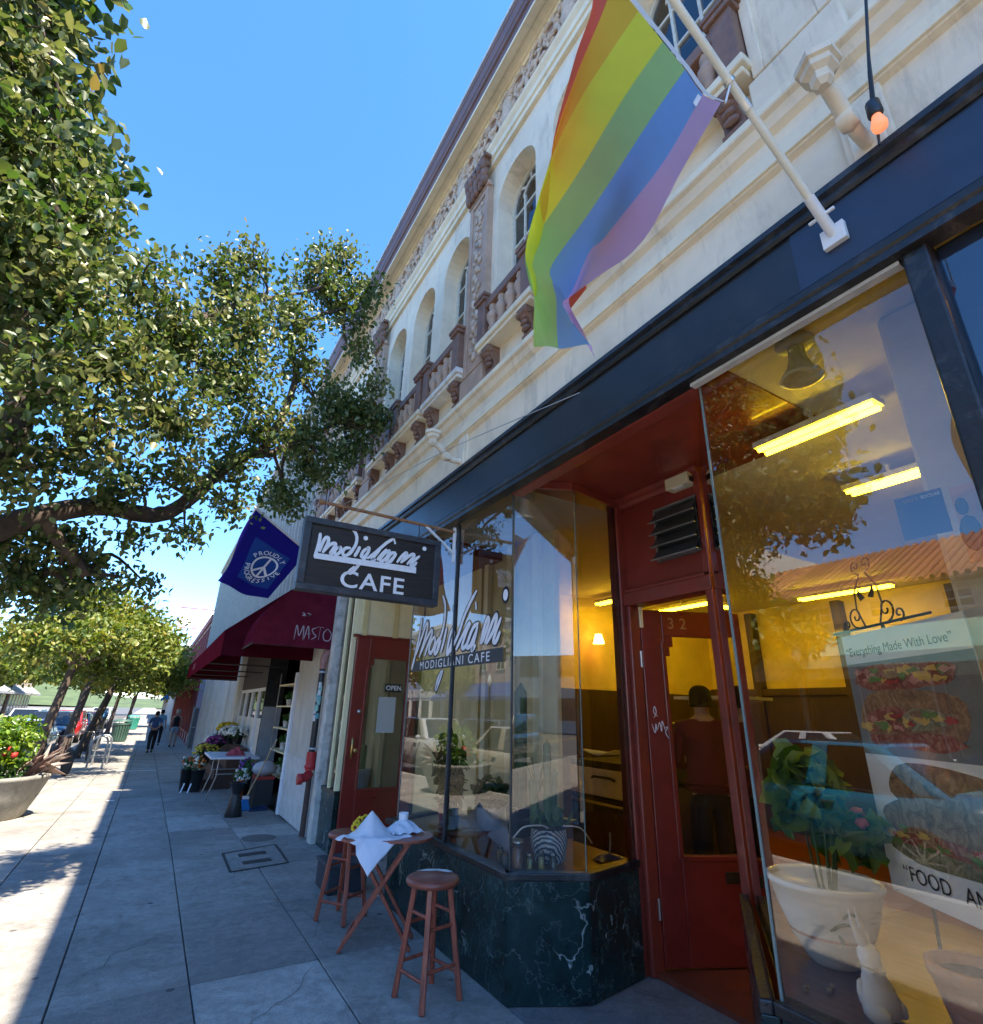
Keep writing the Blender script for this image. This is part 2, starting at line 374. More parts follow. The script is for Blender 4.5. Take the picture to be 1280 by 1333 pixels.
kb = MB()
for a, b in zip([-60, 8, 28], [8, 28, 400]):
    kb.hexa([(-2.75, a, gz(a)-.3), (-2.6, a, gz(a)-.3), (-2.6, b, gz(b)-.3), (-2.75, b, gz(b)-.3), (-2.75, a, gz(a)+.004), (-2.598, a, gz(a)+.004), (-2.598, b, gz(b)+.004), (-2.75, b, gz(b)+.004)])
kb.build('kerb', conc_l, kind='structure')
kb2 = MB()
for a, b in zip([-60, 8, 28], [8, 28, 400]):
    kb2.hexa([(-19, a, gz(a)-.3), (-14, a, gz(a)-.3), (-14, b, gz(b)-.3), (-19, b, gz(b)-.3), (-19, a, gz(a)), (-14, a, gz(a)), (-14, b, gz(b)), (-19, b, gz(b))])
kb2.build('pavement', conc_l, kind='structure')
wl_ = mat('road_paint', (.62, .61, .58), .7, .2, 6)
yl_ = mat('yellow_road_paint', (.6, .38, .05), .7, .2, 6)
rm = MB()
for x, w in ((-8.25, .1), (-8.0, .1)): rm.join(sheet(x, x+w, -.126, [-40, 8, 28, 200]))
rm.m = [1]*len(rm.m)
for y in range(-30, 90, 6): rm.join(sheet(-4.95, -2.9, -.126, [y, y+.1]))
rm.build('road_marking', [wl_, yl_], kind='structure')
for cr in ([(-.1,4.6),(.05,4.75),(.12,4.95),(.3,5.05),(.5,5.3)], [(.56,3.3),(.75,3.45),(.8,3.7),(1.0,3.85),(1.25,4.2)], [(.6,6.0),(.7,6.3),(.95,6.4),(1.1,6.7)], [(1.3,4.6),(1.45,4.9),(1.4,5.3)]):
    q_ = []
    for a_, b_ in zip(cr[:-1], cr[1:]): q_ += [(a_[0]+(b_[0]-a_[0])*t_+random.gauss(0,.012), a_[1]+(b_[1]-a_[1])*t_+random.gauss(0,.012)) for t_ in (0, .33, .66)]
    ribbon(MB(), q_ + [cr[-1]], .0035, lambda a, b, l=0: (a, b, .0032), n=3).build('crack', joint, sidewalk)
# utility covers in the pavement
uc = thing('utility_cover', 'concrete utility box lid with two iron handle slots set in the pavement', 'utility cover', (1.3, 7.1, 0))
MB().hexa([(1.03, 6.66, -.01), (1.57, 6.78, -.01), (1.6, 7.62, -.01), (1.04, 7.42, -.01), (1.03, 6.66, .004), (1.57, 6.78, .004), (1.6, 7.62, .004), (1.04, 7.42, .004)]).build('lid', conc, uc, bevel=.003)
iron = mat('cast_iron', (.035, .03, .028), .7, .3, 20, .3)
for yy in (6.86, 7.2): MB().hexa([(1.16, yy, .0), (1.45, yy+.04, .0), (1.45, yy+.16, .0), (1.16, yy+.12, .0), (1.16, yy, .009), (1.45, yy+.04, .009), (1.45, yy+.16, .009), (1.16, yy+.12, .009)]).build('slot_plate', iron, uc)
fr = MB()
for p, q in (((1.01, 6.64), (1.59, 6.76)), ((1.59, 6.76), (1.62, 7.64)), ((1.62, 7.64), (1.02, 7.44)), ((1.02, 7.44), (1.01, 6.64))): fr.bar((*p, 0), (*q, 0), .022, .012)
fr.build('frame', iron, uc)
rc = MB().lathe([(.001, .008), (.19, .008), (.21, .003)], (1.5, 8.1, gz(8.1)), 28); rc.build('manhole_cover', mat('worn_iron', (.12, .115, .10), .8, .3, 15, .4), origin=(1.5, 8.1, gz(8.1)), label='small round iron cover in the pale pavement slab by the plastered pier', cat='manhole cover')
for lx, ly, ll, la, lb in ((.05, 19.4, .9, 0, 'long flat white strip lying across the shaded pavement'), (-.28, 12.7, .12, .2, 'small white scrap of litter on the shaded pavement')):
    MB().box(-ll/2, -.04, 0, ll/2, .04, .006).xf(lambda v: Vector((lx + v.x*math.cos(la)-v.y*math.sin(la), ly + v.x*math.sin(la)+v.y*math.cos(la), gz(ly)+.006+v.z + .01*abs(v.x)))).build('litter', white, label=lb, cat='litter', origin=(lx, ly, gz(ly)))

# ------------------------------------------------------------------ the cafe building
cb = thing('cafe_building', 'two storey cream stucco cafe building with arched windows and navy shop fascia', 'building', (2.03, 3.5, 0))
Y0, Y1 = -3.2, 10.15
WC = [c + d for c in (-.9, 2.2, 5.3, 8.4) for d in (-.93, 0, .93)]
HW, ZB, ZSILL, ZS, ZT = .33, 4.31, 4.72, 6.42, 7.1
mb = MB(); cur = Y0
for yc in WC:
    mb.add([(2.03, cur, ZB), (2.03, yc-HW, ZB), (2.03, yc-HW, ZT), (2.03, cur, ZT)], [(3,2,1,0)])
    mb.add([(2.03, yc-HW, ZB), (2.03, yc+HW, ZB), (2.03, yc+HW, ZSILL), (2.03, yc-HW, ZSILL)], [(3,2,1,0)])
    n = 14; arc = [(yc+HW*math.cos(math.pi*k/n), ZS+HW*math.sin(math.pi*k/n)) for k in range(n+1)]
    for k in range(n):
        (a, b), (c, d) = arc[k], arc[k+1]
        mb.add([(2.03, a, b), (2.03, c, d), (2.03, c, ZT), (2.03, a, ZT)], [(0,1,2,3)])
        mb.add([(2.03, a, b), (2.03, c, d), (2.3, c, d), (2.3, a, b)], [(3,2,1,0)], sm=True)
    for s_ in (-1, 1):
        y = yc + s_*HW; mb.add([(2.03, y, ZSILL), (2.3, y, ZSILL), (2.3, y, ZS), (2.03, y, ZS)], [(0,1,2,3)])
    mb.add([(2.03, yc-HW, ZSILL), (2.03, yc+HW, ZSILL), (2.3, yc+HW, ZSILL), (2.3, yc-HW, ZSILL)], [(0,1,2,3)])
    cur = yc + HW
mb.add([(2.03, cur, ZB), (2.03, Y1, ZB), (2.03, Y1, ZT), (2.03, cur, ZT)], [(3,2,1,0)])
mb.build('upper_wall', cream, cb)
MB().box(2.9, Y0, 4.3, 14, Y1, 8.3).box(2.3, Y0, 7.0, 2.9, Y1, 8.3).build('building_core', cream, cb)
MB().box(2.12, Y0, 3.34, 14, Y1, 4.3).build('floor_slab', cream, cb)
MB().box(13.8, Y0, 0, 14, Y1, 3.34).box(2.3, Y1-.2, 0, 13.8, Y1, 3.34).box(2.3, Y0, 0, 13.8, Y0+.2, 3.34).box(2.05, Y1-.3, 3.3, 3.0, Y1-.02, 8.3).build('rear_wall', cream, cb)
# arched windows
frame_m = mat('window_frame_paint', (.62, .58, .47), .6, .15, 20)
blind_m = mat('pale_blind', (.60, .66, .74), .8, .2, 3)
pane_me = {}
def arch_window(yc):
    f = MB(); x0, x1 = 2.2, 2.25
    for s_ in (-1, 1): f.box(x0, yc+s_*HW, ZSILL, x1, yc+s_*(HW-.045), ZS)
    f.box(x0, yc-HW+.04, ZSILL, x1, yc+HW-.04, ZSILL+.06)
    n = 12
    for k in range(n):
        t0, t1 = math.pi*k/n, math.pi*(k+1)/n; r0, r1 = HW-.045, HW
        P = [(x, yc+r*math.cos(t), ZS+r*math.sin(t)) for x in (x0, x1) for r, t in ((r0, t0), (r1, t0), (r1, t1), (r0, t1))]
        f.hexa(P)
    for s_ in (-1, 1): f.box(x0+.006, yc+s_*.105-.011, ZSILL+.05, x1-.006, yc+s_*.105+.011, ZS+.05)
    for z in (5.12, 5.52, 5.92, 6.32): f.box(x0+.009, yc-HW+.03, z-.012, x1-.009, yc+HW-.03, z+.012)
    r = .13
    for k in range(8):
        t0, t1 = math.pi*k/8, math.pi*(k+1)/8
        f.bar((2.225, yc+r*math.cos(t0), ZS+.05+r*math.sin(t0)), (2.225, yc+r*math.cos(t1), ZS+.05+r*math.sin(t1)), .022, .028)
    for a in (50, 90, 130): f.bar((2.225, yc+r*math.cos(rad(a)), ZS+.05+r*math.sin(rad(a))), (2.225, yc+.3*math.cos(rad(a)), ZS+.3*math.sin(rad(a))), .02, .026)
    w = f.build('arched_window', frame_m, cb)
    zs = [ZSILL+.06, 5.12, 5.52, 5.92, 6.32]
    for i, y in enumerate((yc-.19, yc, yc+.19)):
        for j in range(4):
            o = MB().box(2.222, y-.085, zs[j]+.005, 2.228, y+.085, zs[j+1]-.005)
            o.xf(lambda v: Vector((v.x + (v.z-5.5)*.004*((i*3+j) % 3-1) , v.y, v.z))).build('pane', glass_w, w)
    n = 12; a = [(yc+(HW-.04)*math.cos(math.pi*k/n), ZS+(HW-.04)*math.sin(math.pi*k/n)) for k in range(n+1)]
    MB().prism([(yc+HW-.04, 6.33)] + a + [(yc-HW+.04, 6.33)], 'x', 2.222, 2.228).build('arched_pane', glass_w, w)
    bl = MB()
    if abs(yc-1.27) < .02 or abs(yc-2.2) < .02:
        for z in np.arange(ZSILL, 6.8, .028): bl.box(2.34, yc-.32, z, 2.355, yc+.32, z+.022)
        bl.build('blind', mat('blue_blind', (.30, .42, .62), .5), w)
    else:
        bl.box(2.36, yc-.34, 4.6, 2.37, yc+.34, 6.9); bl.build('curtain', blind_m, w)
for yc in WC: arch_window(yc)
# entablature, architrave, frieze, cornice
MB().prism([(2.3,3.6),(2.03,3.6),(2.03,3.965),(2.0,3.975),(1.985,4.02),(1.985,4.07),(2.01,4.10),(2.01,4.17),(1.975,4.19),(1.955,4.24),(1.93,4.25),(1.93,4.305),(2.3,4.315)], 'y', Y0, Y1).build('entablature', cream, cb)
for z0, z1, x in ((3.985, 4.06, 1.982), (4.255, 4.30, 1.927)): MB().box(x, Y0, z0, x+.02, Y1, z1).build('moulding', cream2, cb, bevel=.004)
MB().prism([(2.3,7.1),(1.99,7.1),(1.99,7.17),(1.97,7.18),(1.97,7.26),(1.94,7.30),(1.93,7.33),(2.02,7.345),(2.3,7.345)], 'y', Y0, Y1).build('architrave', cream2, cb)
frz = MB().box(2.02, Y0, 7.34, 2.3, Y1, 7.93).build('frieze', friezem, cb)
MB().prism([(2.3,7.91),(2.0,7.91),(1.985,7.94),(1.965,7.94),(1.95,7.975),(1.90,7.995),(1.88,7.96),(1.86,7.955),(1.80,7.955),(1.80,8.02),(2.3,8.02)], 'y', Y0, Y1).build('cornice_cove', cream2, cb)
MB().prism([(1.802,7.96),(1.795,8.09),(1.775,8.10),(1.77,8.16),(1.76,8.17),(1.755,8.31),(1.745,8.32),(1.745,8.39),(2.3,8.39),(2.3,8.03),(1.802,8.03)], 'y', Y0, Y1).build('cornice_fascia', purplep, cb)
MB().box(1.735, Y0, 8.39, 1.78, Y1, 8.45).box(1.78, Y0, 8.39, 14, Y1, 8.42).build('roof_edge', mat('pale_metal_flashing', (.5,.52,.5), .5), cb)
# frieze relief: scrolls and cartouches
def scroll_motif(kind):
    m = MB()
    if kind == 0:
        for s_ in (-1, 1):
            pts = []; rr = []
            for k in range(22):
                t = k/21; a = s_*(.3 + t*8.2); r = .20*(1-t)+.02
                pts.append((-.012-.02*t, s_*.03 + r*math.cos(a)*.75, s_*.08 + r*math.sin(a)*.95)); rr.append(.026-.012*t)
            m.tube(pts, rr, 6)
            for k in range(7):
                a = s_*k*.7; m.ell((-.015, s_*.03+.19*math.cos(a)*.75, s_*.08+.2*math.sin(a)), (.03, .045, .03), 7, 0, .15)
        m.ell((-.03, 0, 0), (.03, .05, .05), 8)
    else:
        m.ell((-.005, 0, 0), (.045, .11, .21), 12); m.lathe([(.13, -.01), (.15, .0), (.15, .02), (.12, .03)], (0,0,0), 18, ax='x')
        m.xf(lambda v: Vector((v.x, v.y, v.z*(1.55 if abs(v.z) > .0 and math.hypot(v.y, v.z) > .115 else 1))))
        for s_ in (-1, 1):
            for z in (-.2, .2): m.ell((-.02, s_*.09, z), (.035, .05, .06), 7, 0, .2)
        m.ell((-.03, 0, .25), (.03, .08, .035), 8, 0, .2); m.ell((-.03, 0, -.25), (.03, .06, .03), 8, 0, .2)
    return m
mot = [scroll_motif(0), scroll_motif(1)]; mo = []
for k in range(2):
    me = bpy.data.meshes.new('frieze_relief'); me.from_pydata([tuple(v) for v in mot[k].v], [], mot[k].f); me.materials.append(reliefm)
    me.polygons.foreach_set('use_smooth', [True]*len(me.polygons)); mo.append(me)
i = 0; y = Y0 + .2
while y < Y1-.1:
    o = bpy.data.objects.new('frieze_relief', mo[1] if i % 4 == 0 else mo[0]); COL.objects.link(o); o.location = Vector((2.02, y, 7.635)) - ORIG[cb.name]
    o.scale = (1, 1 if i % 2 else -1, 1.0); adopt(o, frz); y += .262; i += 1
# pilasters
cap = MB()
for k in range(5):
    for r in range(3):
        cap.ell((1.93-.012*r, -.17+.085*k, .04+.1*r), (.05, .05, .075), 7, 0, .2)
for s_ in (-1, 1): cap.lathe([(.02, -.02), (.06, -.03), (.065, .0), (.06, .03), (.02, .02)], (1.92, s_*.17, .30), 12, ax='y')
cap.box(1.89, -.23, .34, 2.02, .23, .38)
for yp in (-2.45, .65, 3.75, 6.85, 9.9):
    p = MB().box(1.97, yp-.19, ZB, 2.05, yp+.19, 6.82).build('pilaster', rosep if yp > 1 else cream, cb, bevel=.006)
    pf = MB()
    for s_ in (-1, 1): pf.box(1.955, yp+s_*.19, ZB+.25, 1.972, yp+s_*.13, 6.80)
    pf.box(1.955, yp-.13, ZB+.25, 1.972, yp+.13, ZB+.31).box(1.955, yp-.13, 6.73, 1.972, yp+.13, 6.80)
    pf.box(1.945, yp-.215, ZB, 2.0, yp+.215, ZB+.22).box(1.945, yp-.215, 6.80, 2.0, yp+.215, 6.86)
    pf.build('panel_frame', rosep if yp > 1 else cream, p, bevel=.006)
    if yp > 1:
        om = MB()
        for k in range(24):
            z = 4.72 + k*.083; om.ell((1.965, yp+.05*math.sin(k*1.7), z), (.02, .045, .05), 6, 0, .25); om.ell((1.965, yp-.06*math.sin(k*1.7), z+.03), (.016, .03, .03), 6, 0, .25)
        om.build('ornament', reliefm, p)
    c = MB().join(cap, lambda v: Vector((v.x, v.y+yp, v.z+6.84))); c.build('capital', brownp, p)
# balconettes
def balconette(yc):
    s = MB().box(1.90, yc-.42, 4.60, 2.04, yc+.42, 4.64).box(1.88, yc-.44, 4.64, 2.04, yc+.44, 4.70).build('balconette', cream2 if abs(yc-4.37) > .1 else mat('chipped_white', (.7,.67,.6), .8, .2, 12, .5, 30), cb, bevel=.008)
    for e in (-1, 1):
        a = yc + e*.36
        MB().box(1.89, a-.065, 4.70, 2.03, a+.065, 5.12).box(1.87, a-.085, 5.12, 2.035, a+.085, 5.16).box(1.86, a-.10, 5.16, 2.035, a+.10, 5.195).build('post', brownp, s, bevel=.006)
    MB().box(1.90, yc-.30, 5.03, 1.99, yc+.30, 5.12).build('rail', brownp, s, bevel=.008)
    MB().box(1.91, yc-.30, 4.70, 1.98, yc+.30, 4.75).build('lower_rail', brownp, s)
    MB().box(1.975, yc-.30, 4.75, 1.985, yc+.30, 5.03).build('back_panel', friezem, s)
    for k in range(4):
        y = yc - .225 + .15*k
        MB().lathe([(.03, 4.75), (.045, 4.77), (.03, 4.80), (.058, 4.87), (.06, 4.91), (.03, 4.97), (.042, 5.0), (.035, 5.03)], (1.945, y, 0), 10).build('baluster', rosep, s)
    for e in (-1, 1):
        a = yc + e*.29
        b = MB().prism([(2.03,4.33),(1.99,4.33),(1.97,4.38),(1.975,4.44),(1.94,4.50),(1.91,4.55),(1.90,4.60),(2.03,4.60)], 'y', a-.06, a+.06)
        b.lathe([(.02,-.07),(.03,-.072),(.03,.072),(.02,.07)], (1.925, a, 4.555), 12, ax='y'); b.lathe([(.02,-.068),(.026,-.07),(.026,.07),(.02,.068)], (1.985, a, 4.37), 12, ax='y')
        for q in range(3): b.ell((1.95-.01*q, a, 4.42+.05*q), (.03, .05, .03), 6, 0, .2)
        b.build('bracket', brownp, s, bevel=.004)
for yc in WC[3:]: balconette(yc)
# old lamp brackets on the entablature
for yp in (.5, 3.95):
    pl = MB().box(2.0, yp-.085, 3.60, 2.03, yp+.085, 3.97).box(1.985, yp-.06, 3.64, 2.0, yp+.06, 3.93).build('lamp_bracket', cream, cb, bevel=.006)
    arm = MB().tube([(1.98, yp, 3.70), (1.9, yp, 3.69), (1.83, yp, 3.72), (1.77, yp, 3.79), (1.72, yp, 3.80)], [.03, .026, .028, .03, .024], 8)
    arm.lathe([(.034, -.03), (.046, 0), (.034, .03)], (1.84, yp, 3.71), 10, ax='y'); arm.build('arm', cream, pl)
    MB().lathe([(.02, 3.78), (.04, 3.80), (.04, 3.84), (.065, 3.855), (.065, 3.885), (.08, 3.89), (.08, 3.92), (.03, 3.93)], (1.70, yp, 0), 6, sm=False).build('lamp_base', cream, pl)
# navy shop fascia
MB().box(2.0, -.9, 3.2, 2.12, 7.72, 3.6).build('shop_fascia', navy, cb)
MB().box(1.996, -.9, 3.235, 2.01, .86, 3.545).build('fascia_patch', navy2, cb)
MB().prism([(2.05,3.545),(1.985,3.545),(1.975,3.56),(1.975,3.585),(1.955,3.595),(1.955,3.625),(2.05,3.63)], 'y', -.9, 7.72).build('fascia_moulding', blackp, cb)
MB().prism([(2.05,3.235),(1.985,3.235),(1.975,3.22),(1.975,3.19),(1.985,3.18),(1.985,3.165),(1.97,3.16),(1.97,3.135),(2.05,3.13)], 'y', -.9, 7.72).build('fascia_moulding', blackp, cb)
MB().box(2.01, .53, 3.114, 2.05, 1.46, 3.13).build('head_trim', mat('grey_white_trim', (.5,.48,.45), .6, .2, 10), cb)
# soffit and recess
MB().box(2.05, 1.4, 3.26, 3.3, 3.3, 3.34).build('soffit', redp, cb)
MB().box(2.05, 4.9, 3.14, 3.3, 7.0, 3.34).build('soffit', redp, cb)
for q in (MB().box(2.06, 1.42, 3.13, 2.16, 3.2, 3.26), MB().prism([(3.1,3.26),(3.02,3.26),(3.03,3.23),(3.06,3.21),(3.08,3.18),(3.1,3.18)], 'y', 2.25, 3.1)): q.build('soffit_moulding', redp, cb, bevel=.006)
MB().bar((2.1, 3.2, 3.225), (2.5, 2.99, 3.225), .05, .07).bar((2.5, 2.99, 3.225), (3.04, 3.08, 3.225), .05, .07).build('window_head', redp, cb, bevel=.006)
MB().box(3.1, 2.25, 2.46, 3.2, 3.1, 3.26).build('transom_panel', mat('red_panel', (.20,.026,.016), .5, .15, 3, .1, dirt=(.1,.02,.015), dirt_amt=.4), cb)
MB().box(3.05, 2.25, 2.36, 3.2, 3.1, 2.46).box(3.06, 2.25, 2.46, 3.1, 3.1, 2.49).build('transom_bar', redp, cb, bevel=.008)
jm = MB().box(3.02, 3.06, 0, 3.16, 3.17, 3.26).box(3.06, 3.02, 0, 3.17, 3.06, 2.36); jm.build('door_jamb', redp, cb, bevel=.012, seg=3)
MB().box(3.0, 3.075, .62, 3.02, 3.15, 3.26).build('jamb_bead', redp, cb, bevel=.006)
MB().box(3.06, 2.25, 0, 3.2, 2.31, 3.26).build('door_jamb', redp, cb, bevel=.01)
# ventilation louvre
vn = MB().box(3.06, 2.29, 2.645, 3.1, 2.70, 2.66).box(3.06, 2.29, 3.045, 3.1, 2.70, 3.06).box(3.06, 2.29, 2.66, 3.1, 2.305, 3.045).box(3.06, 2.685, 2.66, 3.1, 2.70, 3.045).build('vent_louvre', mat('grey_metal', (.28,.29,.29), .4, .2, metal=.6), cb)
B(3.085, 2.305, 2.66, 3.098, 2.685, 3.045).build('vent_back', mat('vent_dark', (.03,.03,.03), .7), vn)
slm = mat('vent_slat', (.06,.062,.062), .45, .2, metal=.3)
for k in range(4):
    z = 3.04 - k*.097
    s_ = MB().hexa([(3.0, 2.30, z-.102), (3.0, 2.69, z-.102), (3.008, 2.69, z-.095), (3.008, 2.30, z-.095), (3.075, 2.30, z-.005), (3.075, 2.69, z-.005), (3.083, 2.69, z+.002), (3.083, 2.30, z+.002)]).build('slat', slm, vn)
    MB().box(2.995, 2.285, z-.108, 3.01, 2.705, z-.1).build('slat_edge', galv, s_)
lb_ = MB(); put_text(lb_, 'WARNING', lambda a, b: (3.058, 2.52-a, 2.785+b), .03, .01); lb_.build('warning_label', mat('yellow_print', (.55,.4,.04), .6), vn)
al = MB().box(3.0, 2.30, 3.145, 3.1, 2.51, 3.235).build('alarm_box', mat('cream_plastic', (.62,.55,.36), .5, .06), cb, bevel=.008)
B(3.02, 2.297, 3.16, 3.07, 2.302, 3.2).build('grille', blackpl, al); B(3.01, 2.36, 3.139, 3.05, 2.45, 3.146).build('sticker', white, al)
# shop window: marble stall riser, sill, panes
A_, B_, C_ = (2.08, 3.19), (2.5, 2.975), (3.02, 3.075)
def panel(p, q, z0, z1, th, name, m, bevel=.004, gap=.003):
    p, q = Vector((*p, 0)), Vector((*q, 0)); d = (q-p).normalized(); nrm = Vector((d.y, -d.x, 0))
    if nrm.y > 0 or (abs(nrm.y) < .5 and nrm.x > 0): nrm = -nrm
    p, q = p + d*gap, q - d*gap; i_ = -nrm*th
    mb = MB().hexa([(*p.xy, z0), (*q.xy, z0), (*(q+i_).xy, z0), (*(p+i_).xy, z0), (*p.xy, z1), (*q.xy, z1), (*(q+i_).xy, z1), (*(p+i_).xy, z1)])
    return mb.build(name, m, cb, bevel=bevel)
OA, OB, OC = (2.05, 3.175), (2.5, 2.955), (3.03, 3.06)
for p, q in (((2.05, 5.02), (2.05, 4.42)), ((2.05, 4.42), (2.05, 3.80)), ((2.05, 3.80), OA), (OA, OB), (OB, OC), ((2.05, 1.45), (2.05, .98)), ((2.05, .98), (2.05, .5)), ((2.05, 7.5), (2.05, 6.92)), ((2.05, 5.02), (2.75, 5.32))):
    panel(p, q, 0, .60, .06, 'marble_panel', marble)
panel((3.05, 2.24), (2.05, 1.45), 0, .60, .06, 'marble_panel', marble)
for p, q in (((2.035, 5.03), (2.035, 3.17)), ((2.035, 3.17), (2.5, 2.94)), ((2.5, 2.94), (3.03, 3.045)), ((2.035, 1.46), (2.035, .5)), ((2.035, 7.5), (2.035, 6.9)), ((2.035, 5.03), (2.75, 5.33))):
    panel(p, q, .60, .645, .09, 'window_sill', blackp, .008, -.004)
panel((3.04, 2.25), (2.035, 1.46), .60, .645, .045, 'window_sill', blackp, .008)
MB().prism([(2.1, 3.2), (2.5, 3.01), (3.05, 3.11), (3.05, 5.3), (2.75, 5.3), (2.1, 5.0)], 'z', .56, .625).build('display_floor', floorw, cb)
MB().prism([(2.1, .3), (3.6, .3), (3.6, 2.2), (3.1, 2.2), (2.1, 1.45)], 'z', .56, .625).build('display_floor', floorw, cb)
def pane(p, q, z0=.645, z1=3.2):
    p, q = Vector((*p, 0)), Vector((*q, 0)); d = (q-p).normalized(); n_ = Vector((-d.y, d.x, 0))*.004; p, q = p+d*.004, q-d*.004
    return MB().hexa([(*(p-n_).xy, z0), (*(q-n_).xy, z0), (*(q+n_).xy, z0), (*(p+n_).xy, z0), (*(p-n_).xy, z1), (*(q-n_).xy, z1), (*(q+n_).xy, z1), (*(p+n_).xy, z1)])
def mpane(p, q, z0=.645, z1=3.2, m=None):
    # a single clean sheet of plate glass
    return MB().add([(*p, z0), (*q, z0), (*q, z1), (*p, z1)], [(0,1,2,3)]).build('window_pane', m or glass, cb)
mpane((2.07, 5.0), (2.07, 4.075)); mpane((2.07, 4.055), A_); mpane(A_, B_); mpane(B_, C_)
mpane((2.07, 1.44), (2.07, .525), .645, 3.13); mpane((2.07, 1.445), (3.06, 2.24), .645, 3.2); mpane((2.07, 5.0), (2.75, 5.3), .645, 3.14)
mpane((2.07, 7.46), (2.07, 6.93), .645, 3.14)
edge = mat('glass_edge', (.16, .21, .19), .25)
MB().box(2.05, 4.056, .645, 2.085, 4.074, 3.14).build('mullion', mat('dark_bronze', (.05,.055,.06), .4, metal=.5), cb, bevel=.004)
for p, r in ((A_, .006), (B_, .003), ((2.068, 5.003), .004), ((2.066, 1.446), .004)):
    MB().box(p[0]-r, p[1]-r, .645, p[0]+r, p[1]+r, 3.16).build('glass_seam', mat('seam_metal', (.10,.11,.11), .35, metal=.6) if p == A_ else edge, cb)
MB().box(2.0, .44, .3, 2.1, .52, 3.15).build('frame_post', blackp, cb, bevel=.01)
MB().box(2.0, -.85, .3, 2.1, -.78, 3.15).build('frame_post', blackp, cb, bevel=.01)
mpane((2.06, .44), (2.06, -.78), .6, 3.14)
B(2.09, -.78, .3, 2.12, .44, 3.15).build('sky_reflection_board', mat('painted_sky_reflection', (.02,.085,.26), .5, .12), cb)  # blue board paints in the sky reflected by the neighbouring pane
B(2.04, -.9, 0, 2.14, .5, .6).build('stall_riser', marble, cb); B(2.03, -3.2, 0, 2.3, -.9, 3.6).build('wall', cream, cb)
# entrance door standing open
dh = Vector((3.17, 3.03, 0)); dd = Vector((.90, -.42, 0)).normalized(); dn = Vector((dd.y, -dd.x, 0))
def DP(a, z, t): q = dh + dd*a + dn*t; return (q.x, q.y, z)
def dbox(mb, a0, a1, z0, z1, t0=-.022, t1=.022): return mb.hexa([DP(a0,z0,t0), DP(a1,z0,t0), DP(a1,z0,t1), DP(a0,z0,t1), DP(a0,z1,t0), DP(a1,z1,t0), DP(a1,z1,t1), DP(a0,z1,t1)])
d = MB(); dbox(d, 0, .17, .04, 2.34); dbox(d, .67, .82, .04, 2.34); dbox(d, .17, .67, .04, .66); dbox(d, .17, .67, 2.14, 2.34)
door = d.build('entrance_door', redd, cb, bevel=.006)
g = MB(); dbox(g, .17, .67, .66, 2.14, -.003, .003); g.build('door_glass', m_glass('door_glass', 1.4), door)
fr = MB(); dbox(fr, .15, .185, .645, 2.1, -.03, .03); dbox(fr, .655, .69, .645, 2.1, -.03, .03); dbox(fr, .17, .67, .63, .665, -.03, .03)
for s_, a in ((1, .17), (-1, .67)): dbox(fr, min(a, a+s_*.08), max(a, a+s_*.08), 2.06, 2.14); dbox(fr, min(a, a+s_*.05), max(a, a+s_*.05), 1.99, 2.06)
fr.build('glazing_bead', redd, door, bevel=.006)
k = MB(); dbox(k, .47, .61, .50, .57, -.03, .03); k.build('mail_slot', mat('dark_brass', (.06,.045,.025), .4, metal=.6), door, bevel=.004)
for dg, da in (('3', .245), ('2', .345)):
    nb = MB(); put_text(nb, dg, lambda a, b: DP(da+a, 2.20+b, .025), .12); nb.build('door_number', MAT.setdefault('gold', mat('faded_gold', (.35,.22,.12), .5)), door)
gf = MB()
def gfn(a, b, l=0): return DP(.03+a, 1.42+b, .0245)
for st in ([(.0,.08),(.02,.02),(.03,.08),(.035,.03)], [(.04,.04),(.06,.09),(.07,.03),(.08,.1),(.1,.03)], [(.02,.12),(.04,.16),(.03,.2),(.02,.16),(.05,.13)], [(.09,.05),(.12,.06),(.1,.02),(.13,-.03)]): ribbon(gf, st, .006, gfn)
gf.build('graffiti', mat('chalk_white', (.7,.68,.7), .8), door)
hg = MB(); 
for z in (.3, 1.9): hg.tube([DP(-.012, z, .02), DP(-.012, z+.12, .02)], .012, 8)
hg.build('hinge', steel, door)
MB().box(3.16, 3.0, 2.2, 3.185, 3.02, 2.36).build('door_stop', ochre2, cb)
# recess floor and threshold
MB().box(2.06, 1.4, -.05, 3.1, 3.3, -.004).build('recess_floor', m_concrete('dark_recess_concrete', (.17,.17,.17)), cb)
MB().box(2.06, 4.9, -.05, 3.1, 7.0, -.003).build('recess_floor', conc, cb)
MB().box(3.1, -1, -.05, 13.7, 9.5, .028).build('interior_floor', mat('red_tile_floor', (.17,.04,.02), .4, .25, 8), cb)
